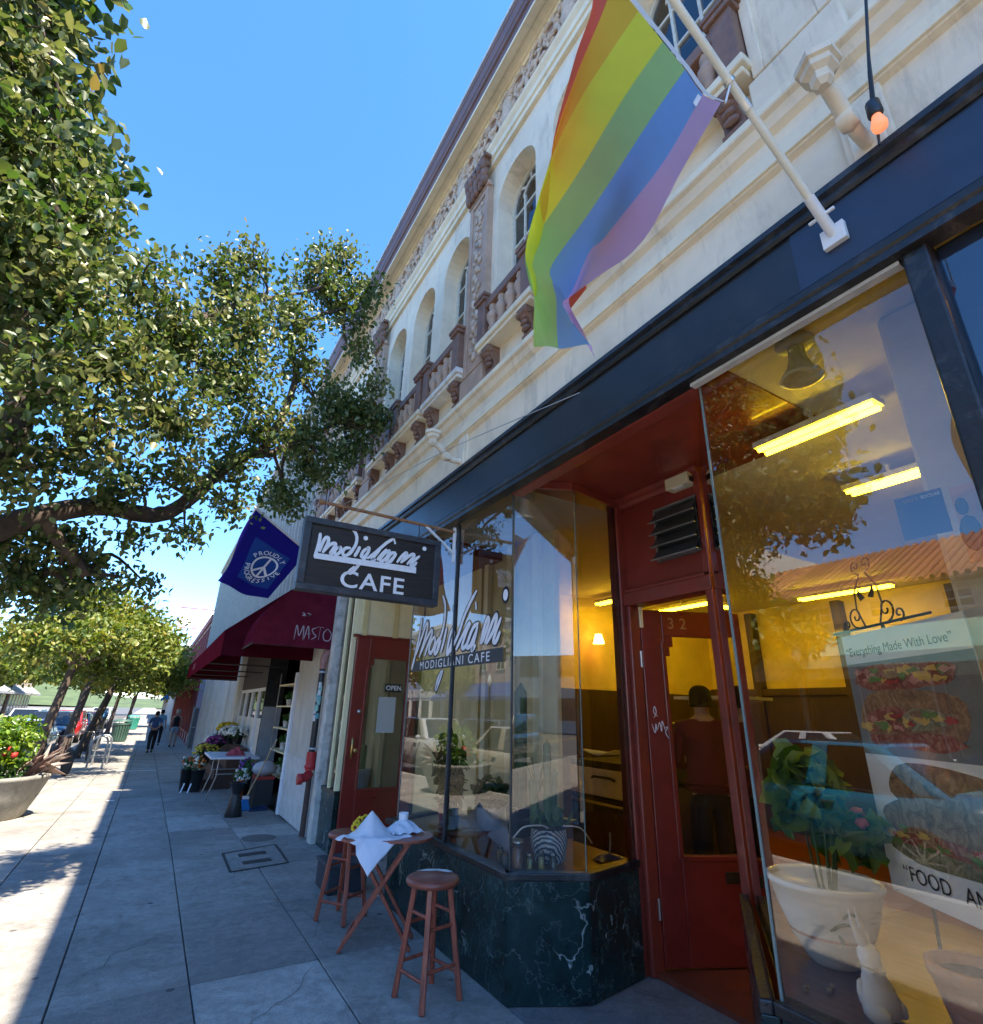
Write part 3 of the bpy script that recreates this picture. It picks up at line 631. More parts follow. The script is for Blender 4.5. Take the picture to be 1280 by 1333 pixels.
# side entrance door (second door of the cafe, standing open square to the street)
SY = 6.86
d = MB().box(2.10, SY-.022, .02, 2.27, SY+.022, 2.42).box(2.80, SY-.022, .02, 2.97, SY+.022, 2.42).box(2.27, SY-.022, .02, 2.80, SY+.022, .66).box(2.27, SY-.022, 2.16, 2.80, SY+.022, 2.42)
sdoor = d.build('side_door', redd, cb, bevel=.006)
B(2.27, SY-.003, .66, 2.80, SY+.003, 2.16).build('door_glass', glass, sdoor)
fr = MB().box(2.255, SY-.03, .65, 2.285, SY+.03, 2.05).box(2.27, SY-.03, .635, 2.8, SY+.03, .665)
fr.box(2.27, SY-.022, 2.08, 2.35, SY+.022, 2.16).box(2.27, SY-.022, 2.02, 2.31, SY+.022, 2.08); fr.build('glazing_bead', redd, sdoor, bevel=.006)
h_ = MB().tube([(2.17, SY-.025, 1.0), (2.16, SY-.06, 1.02), (2.16, SY-.06, 1.2), (2.17, SY-.025, 1.22)], .011, 8); h_.build('handle', brass, sdoor)
for z in (1.08, 1.52): MB().lathe([(.001, -.02), (.024, -.018), (.026, 0)], (2.215, SY-.022, z), 14, ax='y').build('lock', brass if z < 1.2 else steel, sdoor)
B(2.32, 6.825, .2, 2.76, 6.845, .24).build('mail_slot', iron, sdoor)
os_ = MB().box(2.52, SY-.045, 1.76, 2.74, SY-.035, 1.86).build('open_sign', blackpl, sdoor)
t_ = MB(); put_text(t_, 'OPEN', lambda a, b: (2.63+a, SY-.047, 1.785+b), .08, .015); t_.build('lettering', white, os_)
B(2.45, SY-.03, 1.28, 2.68, SY-.026, 1.70).build('paper_notice', mat('grey_paper', (.42,.44,.43), .8, .04), sdoor)
B(2.06, SY-.01, 2.44, 3.0, SY+.01, 3.14).build('transom_panel', ochre2, cb)
for x in (2.14, 2.56, 2.9): B(x, SY-.035, 2.44, x+.07, SY-.012, 3.14).build('transom_post', ochre, cb, bevel=.004)
B(2.05, SY-.03, 2.42, 3.0, SY+.03, 2.45).build('transom_bar', redd, cb)
B(3.02, 5.3, 0, 3.1, 6.85, 3.14).build('recess_wall', ochre, cb)
B(2.12, 6.9, 0, 2.2, 7.5, .6).build('stall_riser', marble, cb)
B(2.55, 6.93, .6, 2.6, 7.5, 3.14).build('window_backing', ochre2, cb)
for y, w in ((6.9, .05), (7.2, .04)): B(2.04, y, .62, 2.10, y+w, 3.14).build('mullion', ochre2, cb, bevel=.004)
MB().box(1.98, 7.48, 0, 2.14, 7.66, 3.6).build('door_post', mat('peeling_white_post', (.52,.50,.45), .8, .2, 8, .4, 30, dirt=(.1,.09,.08), dirt_amt=.8, dscale=5), cb, bevel=.008)
# plastered pier between cafe and florist
MB().box(2.03, 7.66, .02, 2.4, 9.7, 3.6).build('pier', m_stucco('pier_plaster', (.52,.49,.43)), cb, bevel=.01)
MB().box(2.02, 7.66, 0, 2.4, 9.68, .85).build('pier_base', mat('white_patched_render', (.55,.54,.51), .9, .15, 6, .5, 25, dirt=(.25,.24,.22), dirt_amt=.6), cb, bevel=.012)
MB().box(1.99, 9.62, 0, 2.15, 9.74, 2.1).build('pier_edge', mat('white_edge_paint', (.72,.73,.76), .7, .12, 9, .3), cb, bevel=.006)
# ------------------------------------------------------------------ the room inside
B(8.4, -1, 0, 8.5, 7, 3.3).build('interior_wall', ochre, cb); B(3.1, 6.4, 0, 8.4, 6.5, 3.3).build('interior_wall', ochre, cb)
B(2.12, -.05, 0, 8.4, .05, 3.3).build('interior_wall', ochre, cb)
B(2.12, 0, 3.27, 8.4, 7, 3.30).build('interior_ceiling', mat('ceiling_white', (.74,.71,.68), .9, .05), cb)
B(8.3, .05, 0, 8.4, 6.4, 1.9).build('wainscot', darkwood, cb); B(3.3, 6.3, 0, 8.4, 6.4, 1.9).build('wainscot', darkwood, cb)
B(8.26, .05, 1.9, 8.4, 6.4, 2.0).build('dado_rail', darkwood, cb)
for y in (1.2, 2.6, 4.0, 5.4): B(8.24, y, 0, 8.4, y+.12, 3.2).build('interior_post', darkwood, cb)
B(3.05, 3.95, .56, 3.1, 5.3, 3.25).build('display_backing', ochre, cb)
for y in (4.15, 4.62, 5.1): B(2.99, y, .62, 3.05, y+.09, 3.25).build('backing_post', ochre2, cb, bevel=.005)
MB().box(2.48, .58, .62, 2.62, .80, 3.27).build('interior_column', mat('cream_column', (.62,.55,.42), .8, .08), cb, bevel=.02)
tube_m = m_emit('fluorescent_tube', (1.0, .68, .016), 5.5)
for x, y0, y1 in ((3.02, 1.05, 1.75), (4.16, 1.2, 1.8), (5.6, 5.0, 6.2), (6.8, 5.0, 6.2), (7.6, 3.0, 4.2)):  # the last three fixtures are added to brighten the room
    l = thing('fluorescent_light', {3.02: 'lit yellow twin tube ceiling light just inside the poster window', 4.16: 'lit yellow twin tube ceiling light deeper behind the poster window', 5.6: 'added twin tube light brightening the room beside the small orange wall lamp', 6.8: 'added twin tube light brightening the left rear of the cafe room', 7.6: 'added twin tube light brightening the room by the rear wall'}[x], 'ceiling light', (x, (y0+y1)/2, 3.2), 'fluorescent lights in the cafe')
    B(x-.07, y0, 3.16, x+.07, y1, 3.20).build('housing', white, l, bevel=.005); B(x-.01, (y0+y1)/2-.01, 3.19, x+.01, (y0+y1)/2+.01, 3.272).build('stem', white, l)
    for s_ in (-.04, .04): MB().tube([(x+s_, y0+.02, 3.145), (x+s_, y1-.02, 3.145)], .014, 8).build('tube', tube_m, l)
bl_ = mat('sky_tinted_enamel', (.5,.56,.72), .35)  # pale enamel with the tint of reflected sky put into its colour
for x, y, lb in ((2.32, 1.08, 'bell shaped pale ceiling lamp above the potted plant display'), (2.36, 3.45, 'bell shaped pale ceiling lamp above the cactus display')):
    l = thing('ceiling_lamp', lb, 'ceiling lamp', (x, y, 3.27), 'bell shaped ceiling lamps')
    MB().lathe([(.085, 3.268), (.088, 3.25), (.07, 3.235), (.03, 3.23)], (x, y, 0), 20).build('rose', bl_, l)
    MB().lathe([(.035, 3.23), (.04, 3.17), (.055, 3.12), (.085, 3.075), (.095, 3.06), (.08, 3.055), (.03, 3.075)], (x, y, 0), 20).build('shade', mat('frosted_shade', (.78,.8,.85), .4), l)
wlm = thing('wall_lamp', 'small lit orange shaded lamp on the dark wall inside the cafe', 'wall lamp', (5.6, 6.2, 2.55))
MB().lathe([(.05, 2.7), (.09, 2.56)], (5.6, 6.2, 0), 14, cap=False).build('lamp_shade', m_emit('lit_shade', (1.0, .5, .1), 2.0), wlm); B(5.57, 6.2, 2.58, 5.63, 6.32, 2.62).build('bracket', brass, wlm)
# ------------------------------------------------------------------ leaves
RNG = np.random.default_rng(11)
def leaves(name, C, size, m, parent=None, aspect=.55, droop=.5, lv=(0, 1), fold=.25, dirs=None, kind=None, lvc=None):
    C = np.asarray(C, float); n = len(C)
    og = np.array(ORIG.get(parent.name, Vector()) if parent else (0, 0, 0))
    S = RNG.uniform(size[0], size[1], n)[:, None]
    if dirs is None:
        d = RNG.normal(size=(n, 3)); d[:, 2] -= droop*1.6
    else: d = np.asarray(dirs, float) + RNG.normal(size=(n, 3))*.25
    d /= np.linalg.norm(d, axis=1)[:, None]
    r = RNG.normal(size=(n, 3)); r[:, 2] += .8; s = np.cross(d, r); s /= np.linalg.norm(s, axis=1)[:, None]
    nn = np.cross(s, d)
    A_ = S*aspect*.5; up_ = nn*S*fold*.28
    P0 = C - d*S*.5; P3 = C + d*S*.5 - nn*S*.14
    P1 = C - d*S*.18 + s*A_*.95 + up_; P2 = C + d*S*.2 + s*A_*.72 + up_*.8 - nn*S*.03
    P5 = C - d*S*.18 - s*A_*.95 + up_; P4 = C + d*S*.2 - s*A_*.72 + up_*.8 - nn*S*.03
    vv = np.stack([P0, P1, P2, P3, P4, P5], 1).reshape(-1, 3) - og
    me = bpy.data.meshes.new(name); me.vertices.add(6*n); me.vertices.foreach_set('co', vv.ravel())
    b = np.arange(n)[:, None]*6; tri = np.concatenate([b, b+1, b+2, b+3, b, b+3, b+4, b+5], 1).reshape(-1)
    me.loops.add(8*n); me.loops.foreach_set('vertex_index', tri); me.polygons.add(2*n)
    me.polygons.foreach_set('loop_start', np.arange(2*n)*4)
    me.update(calc_edges=True); me.validate()
    a = me.attributes.new('lv', 'FLOAT', 'POINT')
    val = RNG.uniform(lv[0], lv[1], n) if lvc is None else np.clip(np.asarray(lvc) + RNG.normal(size=n)*.12, 0, 1)
    a.data.foreach_set('value', np.repeat(val, 6))
    me.materials.append(m); o = bpy.data.objects.new(name, me); COL.objects.link(o)
    if parent is not None: adopt(o, parent)
    ORIG[o.name] = Vector(og)
    return tag(o, kind=kind)
def blob(c, r, n, shell=.5):
    d = RNG.normal(size=(n, 3)); d /= np.linalg.norm(d, axis=1)[:, None]
    q = RNG.uniform(shell, 1, n)[:, None]; return np.array(c) + d*q*np.array(r)
leaf_green = m_leaf('plant_leaf', [(.02,.07,.015), (.05,.14,.03), (.12,.22,.05)])
leaf_dark = m_leaf('dark_leaf', [(.012,.04,.012), (.03,.08,.02), (.06,.12,.03)])
leaf_lime = m_leaf('lime_leaf', [(.05,.12,.015), (.14,.24,.03), (.28,.36,.05)], .35)

# ------------------------------------------------------------------ the hanging sign
SG = 4.08
sg = thing('hanging_sign', 'black wooden sign with white script and CAFE hanging square to the cafe front', 'sign', (1.31, SG, 2.37))
B(.75, SG-.03, 2.385, 1.865, SG+.03, 2.915).build('board', m_wood('sign_board', (.022,.015,.010), .6, 0, .6, 0), sg)
sf = mat('sign_frame', (.035,.037,.042), .5, .35, 12, .3, dirt=(.12,.12,.12), dirt_amt=.6, dscale=10)
for q in ((.73, 2.885, 1.885, 2.935), (.73, 2.365, 1.885, 2.415), (.73, 2.415, .785, 2.885), (1.83, 2.415, 1.885, 2.885)):
    B(q[0], SG-.05, q[1], q[2], SG+.05, q[3]).build('frame', sf, sg, bevel=.006)
signw = mat('sign_white', (.78,.77,.76), .55, .08, 20)
# script strokes in metres (x, z) on the board
SIGN = [[(0.856,2.82),(0.857,2.77),(0.852,2.703),(0.839,2.624)],[(0.869,2.67),(0.881,2.737),(0.9,2.787),(0.921,2.79),(0.924,2.753),(0.909,2.705),(0.893,2.665)],[(0.898,2.672),(0.933,2.73),(0.968,2.756),(0.984,2.747),(0.968,2.707),(0.954,2.672),(0.976,2.67)],[(1.017,2.737),(0.99,2.713),(0.983,2.682),(1.003,2.67),(1.026,2.699),(1.025,2.728),(1.006,2.736)],[(1.106,2.74),(1.066,2.733),(1.045,2.7),(1.058,2.671),(1.088,2.684),(1.118,2.733)],[(1.089,2.905),(1.123,2.876),(1.143,2.832),(1.14,2.775),(1.117,2.72),(1.098,2.681)],[(1.176,2.766),(1.162,2.724),(1.14,2.675)],[(1.242,2.767),(1.21,2.734),(1.195,2.689),(1.217,2.684),(1.245,2.725),(1.251,2.765),(1.23,2.765)],[(1.248,2.739),(1.222,2.67),(1.183,2.616),(1.15,2.563),(1.123,2.538),(1.117,2.554),(1.152,2.598)],[(1.455,2.887),(1.392,2.834),(1.343,2.779),(1.298,2.728),(1.245,2.675)],[(1.451,2.884),(1.468,2.837)],[(1.345,2.777),(1.315,2.729),(1.283,2.674),(1.315,2.681)],[(1.402,2.781),(1.366,2.737),(1.326,2.676)],[(1.429,2.78),(1.385,2.745),(1.35,2.689),(1.369,2.675),(1.405,2.714),(1.431,2.774)],[(1.481,2.766),(1.442,2.753),(1.412,2.704),(1.41,2.671),(1.443,2.694),(1.483,2.76)],[(1.483,2.761),(1.459,2.714),(1.433,2.671)],[(1.494,2.683),(1.535,2.746),(1.567,2.779),(1.572,2.759),(1.528,2.685)],[(1.535,2.691),(1.589,2.749),(1.631,2.778),(1.637,2.755),(1.583,2.681)],[(1.692,2.772),(1.647,2.727),(1.617,2.681),(1.642,2.678),(1.67,2.716)]]
def sfn(a, b, l=0): return (a, SG-.0325-l, b)
lt = MB()
for i, st in enumerate(SIGN): ribbon(lt, st, .0255, sfn, .0006*i, taper=.6)
for a, b in ((1.216, 2.843), (1.734, 2.845)): lt.add([sfn(a+.019*math.cos(t), b+.019*math.sin(t), .001) for t in np.linspace(0, 2*math.pi, 14, endpoint=False)], [tuple(range(14))])
lt.add([sfn(*p, .013) for p in ((.825, 2.632), (.842, 2.654), (1.667, 2.668), (1.667, 2.616), (.834, 2.609))], [(0,1,2,3,4)])
lt.build('script_lettering', signw, sg)
ct = MB(); put_text(ct, 'CAFE', lambda a, b: (1.315+a*1.16, SG-.034, 2.428+b), .185, .014, 1.1); ct.build('lettering', signw, sg)
rust = mat('rusty_pipe', (.30,.14,.06), .8, .4, 18, .4, 60, dirt=(.5,.42,.34), dirt_amt=.6, dscale=12)
MB().tube([(.84, SG, 3.085), (1.4, SG, 3.075), (2.03, SG, 3.06)], .014, 10).lathe([(.02,-.02),(.024,0),(.02,.02)], (.84, SG, 3.085), 10, ax='x').build('pipe', rust, sg)
MB().bar((1.75, SG, 3.06), (2.03, SG, 2.86), .016, .02).bar((2.03, SG, 3.1), (2.03, SG, 2.78), .024, .02).build('brace', white, sg)
ch = MB()
for x in (.95, 1.68): ch.tube([(x, SG, 3.08), (x+.01, SG, 2.99), (x, SG, 2.92)], .004, 6)
ch.build('hook', iron, sg)
# stay wire from sign to front
MB().tube(catmull([(1.0, SG, 3.09), (1.5, 3.2, 3.36), (1.97, 2.25, 3.5)], 5), .0035, 5).build('stay_wire', galv, label='thin stay wire from the sign pipe up to the navy fascia', cat='wire')

# lettering on the glass
WIN = [[(4.763,2.389),(4.775,2.297),(4.819,2.154),(4.88,2.004),(4.928,1.912)],[(4.841,2.047),(4.735,2.201),(4.643,2.319),(4.617,2.279),(4.672,2.159),(4.764,2.016)],[(4.751,2.031),(4.639,2.156),(4.533,2.238),(4.509,2.205),(4.588,2.107),(4.639,2.022)],[(4.448,2.183),(4.527,2.128),(4.551,2.06),(4.501,2.039),(4.437,2.103),(4.438,2.172)],[(4.345,2.164),(4.412,2.1),(4.431,2.034),(4.379,2.039),(4.309,2.129)],[(4.325,2.531),(4.269,2.438),(4.259,2.324),(4.286,2.224),(4.344,2.128),(4.394,2.03)],[(4.21,2.234),(4.248,2.136),(4.303,2.027)],[(4.086,2.22),(4.137,2.158),(4.173,2.063),(4.179,2.005),(4.124,2.035),(4.07,2.143),(4.07,2.208)],[(4.245,1.878),(4.299,1.797),(4.358,1.722),(4.337,1.79),(4.267,1.871)],[(4.067,2.175),(4.11,2.074),(4.174,1.999)],[(3.698,2.469),(3.793,2.39),(3.901,2.277),(3.992,2.143),(4.125,2.014)],[(3.708,2.377),(3.697,2.311)],[(3.794,2.233),(3.89,2.149),(4.019,2.025)],[(3.777,2.216),(3.841,2.159),(3.911,2.043),(3.847,2.044),(3.752,2.149)],[(3.649,2.202),(3.729,2.177),(3.803,2.093),(3.827,2.034),(3.767,2.044),(3.66,2.173)],[(3.664,2.185),(3.706,2.084),(3.747,2.001),(3.684,2.037)],[(3.614,2.038),(3.559,2.158),(3.515,2.221),(3.493,2.194),(3.555,2.091),(3.599,2.036)],[(3.546,2.034),(3.457,2.161),(3.395,2.227),(3.38,2.201),(3.427,2.114),(3.522,2.029)],[(3.317,2.203),(3.385,2.11),(3.418,2.041),(3.379,2.038),(3.328,2.103)]]
wl_mb = MB(); wd = MB()
for i, st in enumerate(WIN):
    ribbon(wd, st, .066, lambda a, b, l=0: (2.0668-l*.01, a, b), .0003*i, taper=.7); ribbon(wl_mb, st, .036, lambda a, b, l=0: (2.0655-l, a, b), .00012*i, taper=.6)
for a, b, r in ((4.085, 2.383, .022), (3.264, 2.359, .034)):
    for m_, k, x in ((wd, 1.6, 2.0667), (wl_mb, 1.0, 2.0652)): m_.add([(x, a+r*k*math.cos(t), b+r*k*1.25*math.sin(t)) for t in np.linspace(0, 2*math.pi, 12, endpoint=False)], [tuple(range(12))])
wd.add([(2.0664, 4.92, 1.893), (2.0664, 3.285, 1.888), (2.0664, 3.285, 1.989), (2.0664, 4.92, 1.985)], [(0,1,2,3)])
wg = wd.build('window_script', mat('script_black', (.02,.018,.016), .5), cb, label='black outline of the script painted on the shop window')
wl_mb.build('white_script', mat('script_white', (.75,.75,.78), .5, .04), wg)
sl_ = MB(); put_text(sl_, 'MODIGLIANI CAFE', lambda a, b: (2.0650, 4.10-a*1.25, 1.905+b), .098, .005, 1.28); sl_.build('strip_lettering', MAT.setdefault('scw', mat('strip_white', (.72,.72,.74), .5, .04)), wg)

# ------------------------------------------------------------------ flags
STR = [(.70,.46,.66), (.24,.44,.80), (.44,.68,.27), (.95,.90,.10), (.94,.60,.08), (.88,.18,.12)]   # purple .. red
rf = thing('rainbow_flag', 'six stripe rainbow flag hanging from a slanted white pole on the fascia', 'flag', (2.0, .69, 3.4))
pb, pdir = Vector((1.99, .69, 3.385)), Vector((-.845, 0, .66)).normalized()
def pole(t): return pb + pdir*t
MB().tube([pole(.1), pole(.75), pole(2.15)], .0155, 12).ell(pole(2.17), .024, 8).build('pole', mat('pole_enamel', (.72,.68,.55), .4, .08), rf)
for t0_, t1_, r_ in ((.6, .64, .02), (.72, .735, .022)): MB().tube([pole(t0_), pole(t1_)], r_, 12).build('ring', steel, rf)
MB().tube([pole(-.0), pole(.19)], .021, 12).bar(pole(.1)+V(0,.05,0), pole(.1)-V(0,.05,0), .012).box(1.97, .645, 3.34, 1.996, .735, 3.43).build('pole_socket', white, rf, bevel=.003)
# flag cloth: stripe boundaries as curves in the plane of the pole (x, z, y offset)
def PXZ(u, v): return u, v
BND = [ # each: list of (x, z, dy)
 [(1.33,3.639,0),(1.073,3.137,0.01),(0.926,2.826,0.02),(0.793,2.622,0.0),(0.655,2.454,-0.03),(0.548,2.321,-0.06),(0.521,2.282,-0.07),(0.612,2.293,-0.02),(0.678,2.273,0.02)],
 [(1.221,3.59,0),(1.012,3.15,0.02),(0.809,2.793,0.03),(0.711,2.629,0.03),(0.631,2.513,0.0),(0.545,2.332,-0.05),(0.532,2.295,-0.055),(0.579,2.286,-0.02),(0.636,2.269,0.01)],
 [(1.14,3.648,0),(0.958,3.283,0.02),(0.767,2.886,0.03),(0.662,2.672,0.03),(0.559,2.473,0.02),(0.545,2.402,0.0),(0.556,2.366,0.0),(0.556,2.297,0.0),(0.555,2.236,0.0)],
 [(1.036,3.699,0),(0.841,3.272,0.02),(0.681,2.887,0.04),(0.568,2.632,0.05),(0.52,2.536,0.04),(0.516,2.451,0.04),(0.509,2.37,0.03),(0.503,2.287,0.02),(0.509,2.235,0.02)],
 [(0.927,3.753,0),(0.83,3.517,0.03),(0.707,3.21,0.05),(0.617,2.945,0.07),(0.563,2.718,0.08),(0.6,2.608,0.1),(0.608,2.524,0.1),(0.598,2.425,0.09),(0.597,2.355,0.09)],
 [(0.824,3.806,0),(0.775,3.598,0.03),(0.684,3.272,0.06),(0.605,2.936,0.09),(0.633,2.823,0.13),(0.685,2.757,0.15),(0.695,2.663,0.15),(0.684,2.552,0.14),(0.673,2.448,0.13)],
 [(0.721,3.843,0),(0.76,3.68,0.04),(0.723,3.461,0.09),(0.696,3.216,0.13),(0.759,3.107,0.17),(0.798,2.984,0.18),(0.801,2.864,0.18),(0.78,2.727,0.17),(0.763,2.603,0.16)]]
BC = [catmull(b, 7) for b in BND]; NV = len(BC[0])-1
def flag_pt(s, t):   # s across stripes 0..1, t along fly 0..1
    k = s*6; j = t*NV; j0 = min(int(j), NV-1); fj = j - j0
    P = [c[j0].lerp(c[j0+1], fj) for c in BC]
    Q = [P[0]*2-P[1]] + P + [P[-1]*2-P[-2]]; i = min(int(k), 5); f = k - i; a, b, c, d = Q[i], Q[i+1], Q[i+2], Q[i+3]
    q = 0.5*((2*b)+(c-a)*f+(2*a-5*b+4*c-d)*f*f+(3*b-a-3*c+d)*f**3)
    w = (.014*math.sin(s*13+t*3) + .012*math.sin(t*8+s*9) + .006*math.sin(s*31+t*11))*min(1, t*2.5)
    return Vector((q.x, .69 + q.z + w, q.y))
smats = [m_cloth('flag_stripe_%s' % n_, c, .72) for n_, c in zip(('purple','blue','green','yellow','orange','red'), STR)]
MB().grid(flag_pt, 48, 64, mfn=lambda s, t: min(5, int(s*6))).build('cloth', smats, rf)
hd = MB().grid(lambda s, t: flag_pt(s, 0) + V(.032*t, -.003, .028*t), 12, 2); hd.build('header', m_cloth('white_webbing', (.7,.69,.68), .3), rf)
for s_, t_ in ((0, .72), (1, 1.62)): MB().tube([flag_pt(s_, 0) + V(.03,0,.025), pole(t_)], .004, 6).build('clip_cord', white, rf)
MB().add([flag_pt(.17+.03*a, .015+.02*b) + V(0,-.012,0) for a, b in ((0,0),(1,0),(1,1),(0,1))], [(0,1,2,3)]).build('label_tag', white, rf)

bf = thing('peace_flag', 'blue flag with PROUDLY PROGRESSIVE around a white peace sign', 'flag', (2.0, 7.5, 3.3))
FY = 7.5
MB().tube([(.66, FY, 4.10), (2.0, FY, 3.24)], .014, 10).build('pole', mat('pole_white', (.65,.62,.58), .5), bf)
B(1.98, FY-.05, 3.2, 2.03, FY+.05, 3.34).build('pole_socket', white, bf)
F00, F10, F11, F01 = V(.69, 0, 4.06), V(1.44, 0, 3.58), V(1.05, 0, 2.90), V(.40, 0, 3.03)
def bfp(u, v, l=0):   # u 0..1 hoist, v 0..1 down the fly
    a = F00.lerp(F10, u); b = F01.lerp(F11, u); p = a.lerp(b, v); sag = math.sin(math.pi*v)*.03
    y = FY + .05*math.sin(u*11+v*2)*v*(1-u*.5) + .06*math.sin(v*5+u*3)*v
    p = p + V(-.03*math.sin(v*6)*(1-u), 0, -sag*(1-u)-.05*v*math.sin(math.pi*u))
    return Vector((p.x, y - l, p.z))
blue1 = m_cloth('flag_navy', (.018,.014,.16), .35); blue2 = m_cloth('flag_mid_blue', (.022,.06,.22), .35)
MB().grid(bfp, 40, 40, mfn=lambda u, v: 1 if .22 < u < .86 and .26 < v < .84 else 0).build('cloth', [blue1, blue2], bf)
pc = MB(); cu, cv, R0 = .56, .56, .185
def pfn(x, y, l=.006):   # circle space to flag: undo the flag's shear so that the sign reads round
    # local metric: find u,v with offset (x,y) in metres along world axes
    e1 = F10-F00; e2 = F01-F00; det = e1.x*e2.z - e1.z*e2.x
    return bfp(cu + (x*e2.z - y*e2.x)/det, cv + (e1.x*y - e1.z*x)/det, l)
def rot(x, y, a): return x*math.cos(a)-y*math.sin(a), x*math.sin(a)+y*math.cos(a)
TILT = rad(-28)
for k in range(48):
    a0, a1 = 2*math.pi*k/48, 2*math.pi*(k+1)/48
    pc.add([pfn(r*math.cos(a), r*math.sin(a)) for r, a in ((R0-.028, a0), (R0, a0), (R0, a1), (R0-.028, a1))], [(0,1,2,3)])
for a in (90, 270, 225, 315):
    t = rad(a)+TILT; dx, dy = math.cos(t), math.sin(t); w = .016; r0 = 0 if a != 90 else 0
    for k in range(5):
        s0, s1 = (R0-.02)*k/5, (R0-.02)*(k+1)/5
        pc.add([pfn(dx*s0-dy*w, dy*s0+dx*w, .008+a*1e-6), pfn(dx*s0+dy*w, dy*s0-dx*w, .008+a*1e-6), pfn(dx*s1+dy*w, dy*s1-dx*w, .008+a*1e-6), pfn(dx*s1-dy*w, dy*s1+dx*w, .008+a*1e-6)], [(0,1,2,3)])
for word, c0, step, rr, flip in (('PROUDLY', 72, -17.2, R0+.022, 1), ('PROGRESSIVE', 168, 15.6, R0+.022+.062, -1)):
    for i, chh in enumerate(word):
        a = rad(c0 + (step*(i-3) if flip == 1 else step*i))
        def lf(x, y, a=a, rr=rr, flip=flip):
            if flip == 1: p = rot(x, y, a-math.pi/2)
            else: p = rot(x, y, a+math.pi/2)
            return pfn(rr*math.cos(a)+p[0], rr*math.sin(a)+p[1], .007)
        put_text(pc, chh, lf, .096, .012)
pc.build('peace_emblem', mat('emblem_white', (.78,.76,.76), .8, .05), bf)

# ------------------------------------------------------------------ stools and folding table
def stool(name, label, loc, rz, h=.60, r=.165, rake=.085):
    t = local(name, label, 'stool', 'round red brown wooden stools')
    MB().lathe([(.001, h), (r-.02, h), (r-.006, h-.006), (r, h-.018), (r-.004, h-.034), (r-.02, h-.042), (.001, h-.042)], (0,0,0), 36).build('seat', m_wood('stool_seat', (.24,.062,.034), .4, 0), t)
    L = []
    for k in range(4):
        a = math.pi/4 + k*math.pi/2; tx, ty = .105*math.cos(a), .105*math.sin(a); bx, by = (.105+rake)*math.cos(a), (.105+rake)*math.sin(a)
        MB().bar((bx, by, 0), (tx, ty, h-.04), .033, .033, up=(math.cos(a), math.sin(a), 0)).build('leg', stoolw, t, bevel=.006); L.append((a, tx, ty, bx, by))
    for k in range(4):
        for z in ((.17, .36) if k % 2 == 0 else (.13, .42)):
            f = z/(h-.04); p = [L[j % 4] for j in (k, k+1)]
            q = [V(o[3]+(o[1]-o[3])*f, o[4]+(o[2]-o[4])*f, z) for o in p]
            MB().tube(q, .0105, 8).build('rung', stoolw, t)
    return place(t, loc, rz)
s1 = stool('stool', 'red brown wooden stool with a white worn patch on its seat', (1.70, 3.47, 0), rad(12))
pt = MB()
pp = [(.03, .15), (.10, .11), (.135, .05), (.15, -.005), (.142, .06), (.115, .112), (.06, .148)]
pt.add([(x, y, .6015) for x, y in ((-.02,.155), (.03,.105), (.09,.075), (.12,.0), (.156,.0), (.15,.05), (.118,.10), (.06,.145))], [tuple(range(8))])
o = pt.build('worn_patch', mat('worn_white', (.6,.58,.55), .7), s1)
stool('stool', 'red brown wooden stool half hidden behind the folding table', (1.62, 4.93, 0), rad(35))
tb = local('folding_table', 'red brown folding snack table on crossed legs holding white paper', 'table')
MB().prism([(x, y) for x, y in [(-.29,-.16),(-.25,-.21),(.18,-.21)] + [(.18+.2*math.sin(a)*.9, -.21*math.cos(a)) for a in np.linspace(.15, math.pi-.15, 10)] + [(.18,.21),(-.25,.21),(-.29,.16)]], 'z', .655, .675).build('table_top', m_wood('table_top', (.26,.066,.036), .4, 0), tb, bevel=.005)
for s_, y in ((1, -.15), (1, .15), (-1, -.115), (-1, .115)):
    MB().bar((-s_*.24, y, .005), (s_*.20, y, .652), .024, .036, up=(0,1,0)).build('leg', stoolw, tb, bevel=.004)
MB().bar((-.205, -.16, .075), (-.205, .16, .075), .014, .045, up=(.6,0,.8)).build('stretcher', stoolw, tb, bevel=.003)
MB().bar((.20, -.12, .075), (.20, .12, .075), .014, .045, up=(-.6,0,.8)).build('stretcher', stoolw, tb, bevel=.003)
MB().tube([(0, -.155, .335), (0, .155, .335)], .007, 8).build('pivot_rod', steel, tb)
for x in (-.17, .17): MB().bar((x, -.19, .645), (x, .19, .645), .03, .018).build('top_batten', stoolw, tb)
place(tb, (1.70, 4.32, 0), rad(-28))
TB = V(1.70, 4.32, .677)
def pap(u, v):
    x = (u-.5)*.44; y = (v-.5)*.40; r = math.hypot(x, y); z = .004 + .008*math.sin(u*7)*math.sin(v*6) + .004*math.sin(u*23+v*9)*math.sin(v*19-u*7)
    if u + v < .55: z += -(.55-u-v)*.30 if y < -.05 else 0
    pk = max(0, 1-math.hypot(x+.0, y-.07)/.16); z += .15*pk**1.3
    ca, sa = math.cos(rad(20)), math.sin(rad(20)); X, Y = x*ca-y*sa, x*sa+y*ca
    d = max(abs(x)-.17, abs(y)-.17, 0); z -= d*.55
    return TB + V(X-.08, Y-.03, z+.004)
MB().grid(pap, 44, 44).build('white_paper', m_cloth('white_wrapping_paper', (.80,.81,.86), .2, .03), label='crumpled white wrapping paper spread on the folding table', cat='paper', origin=TB, solid=.0015)
b2 = thing('flower_bunch', 'small bunch of yellow and red flowers on the folding table', 'flowers', TB + V(-.2, .1, 0))
leaves('foliage', blob(TB+V(-.14,.13,.06), (.06,.05,.035), 60), (.03,.06), leaf_lime, b2)
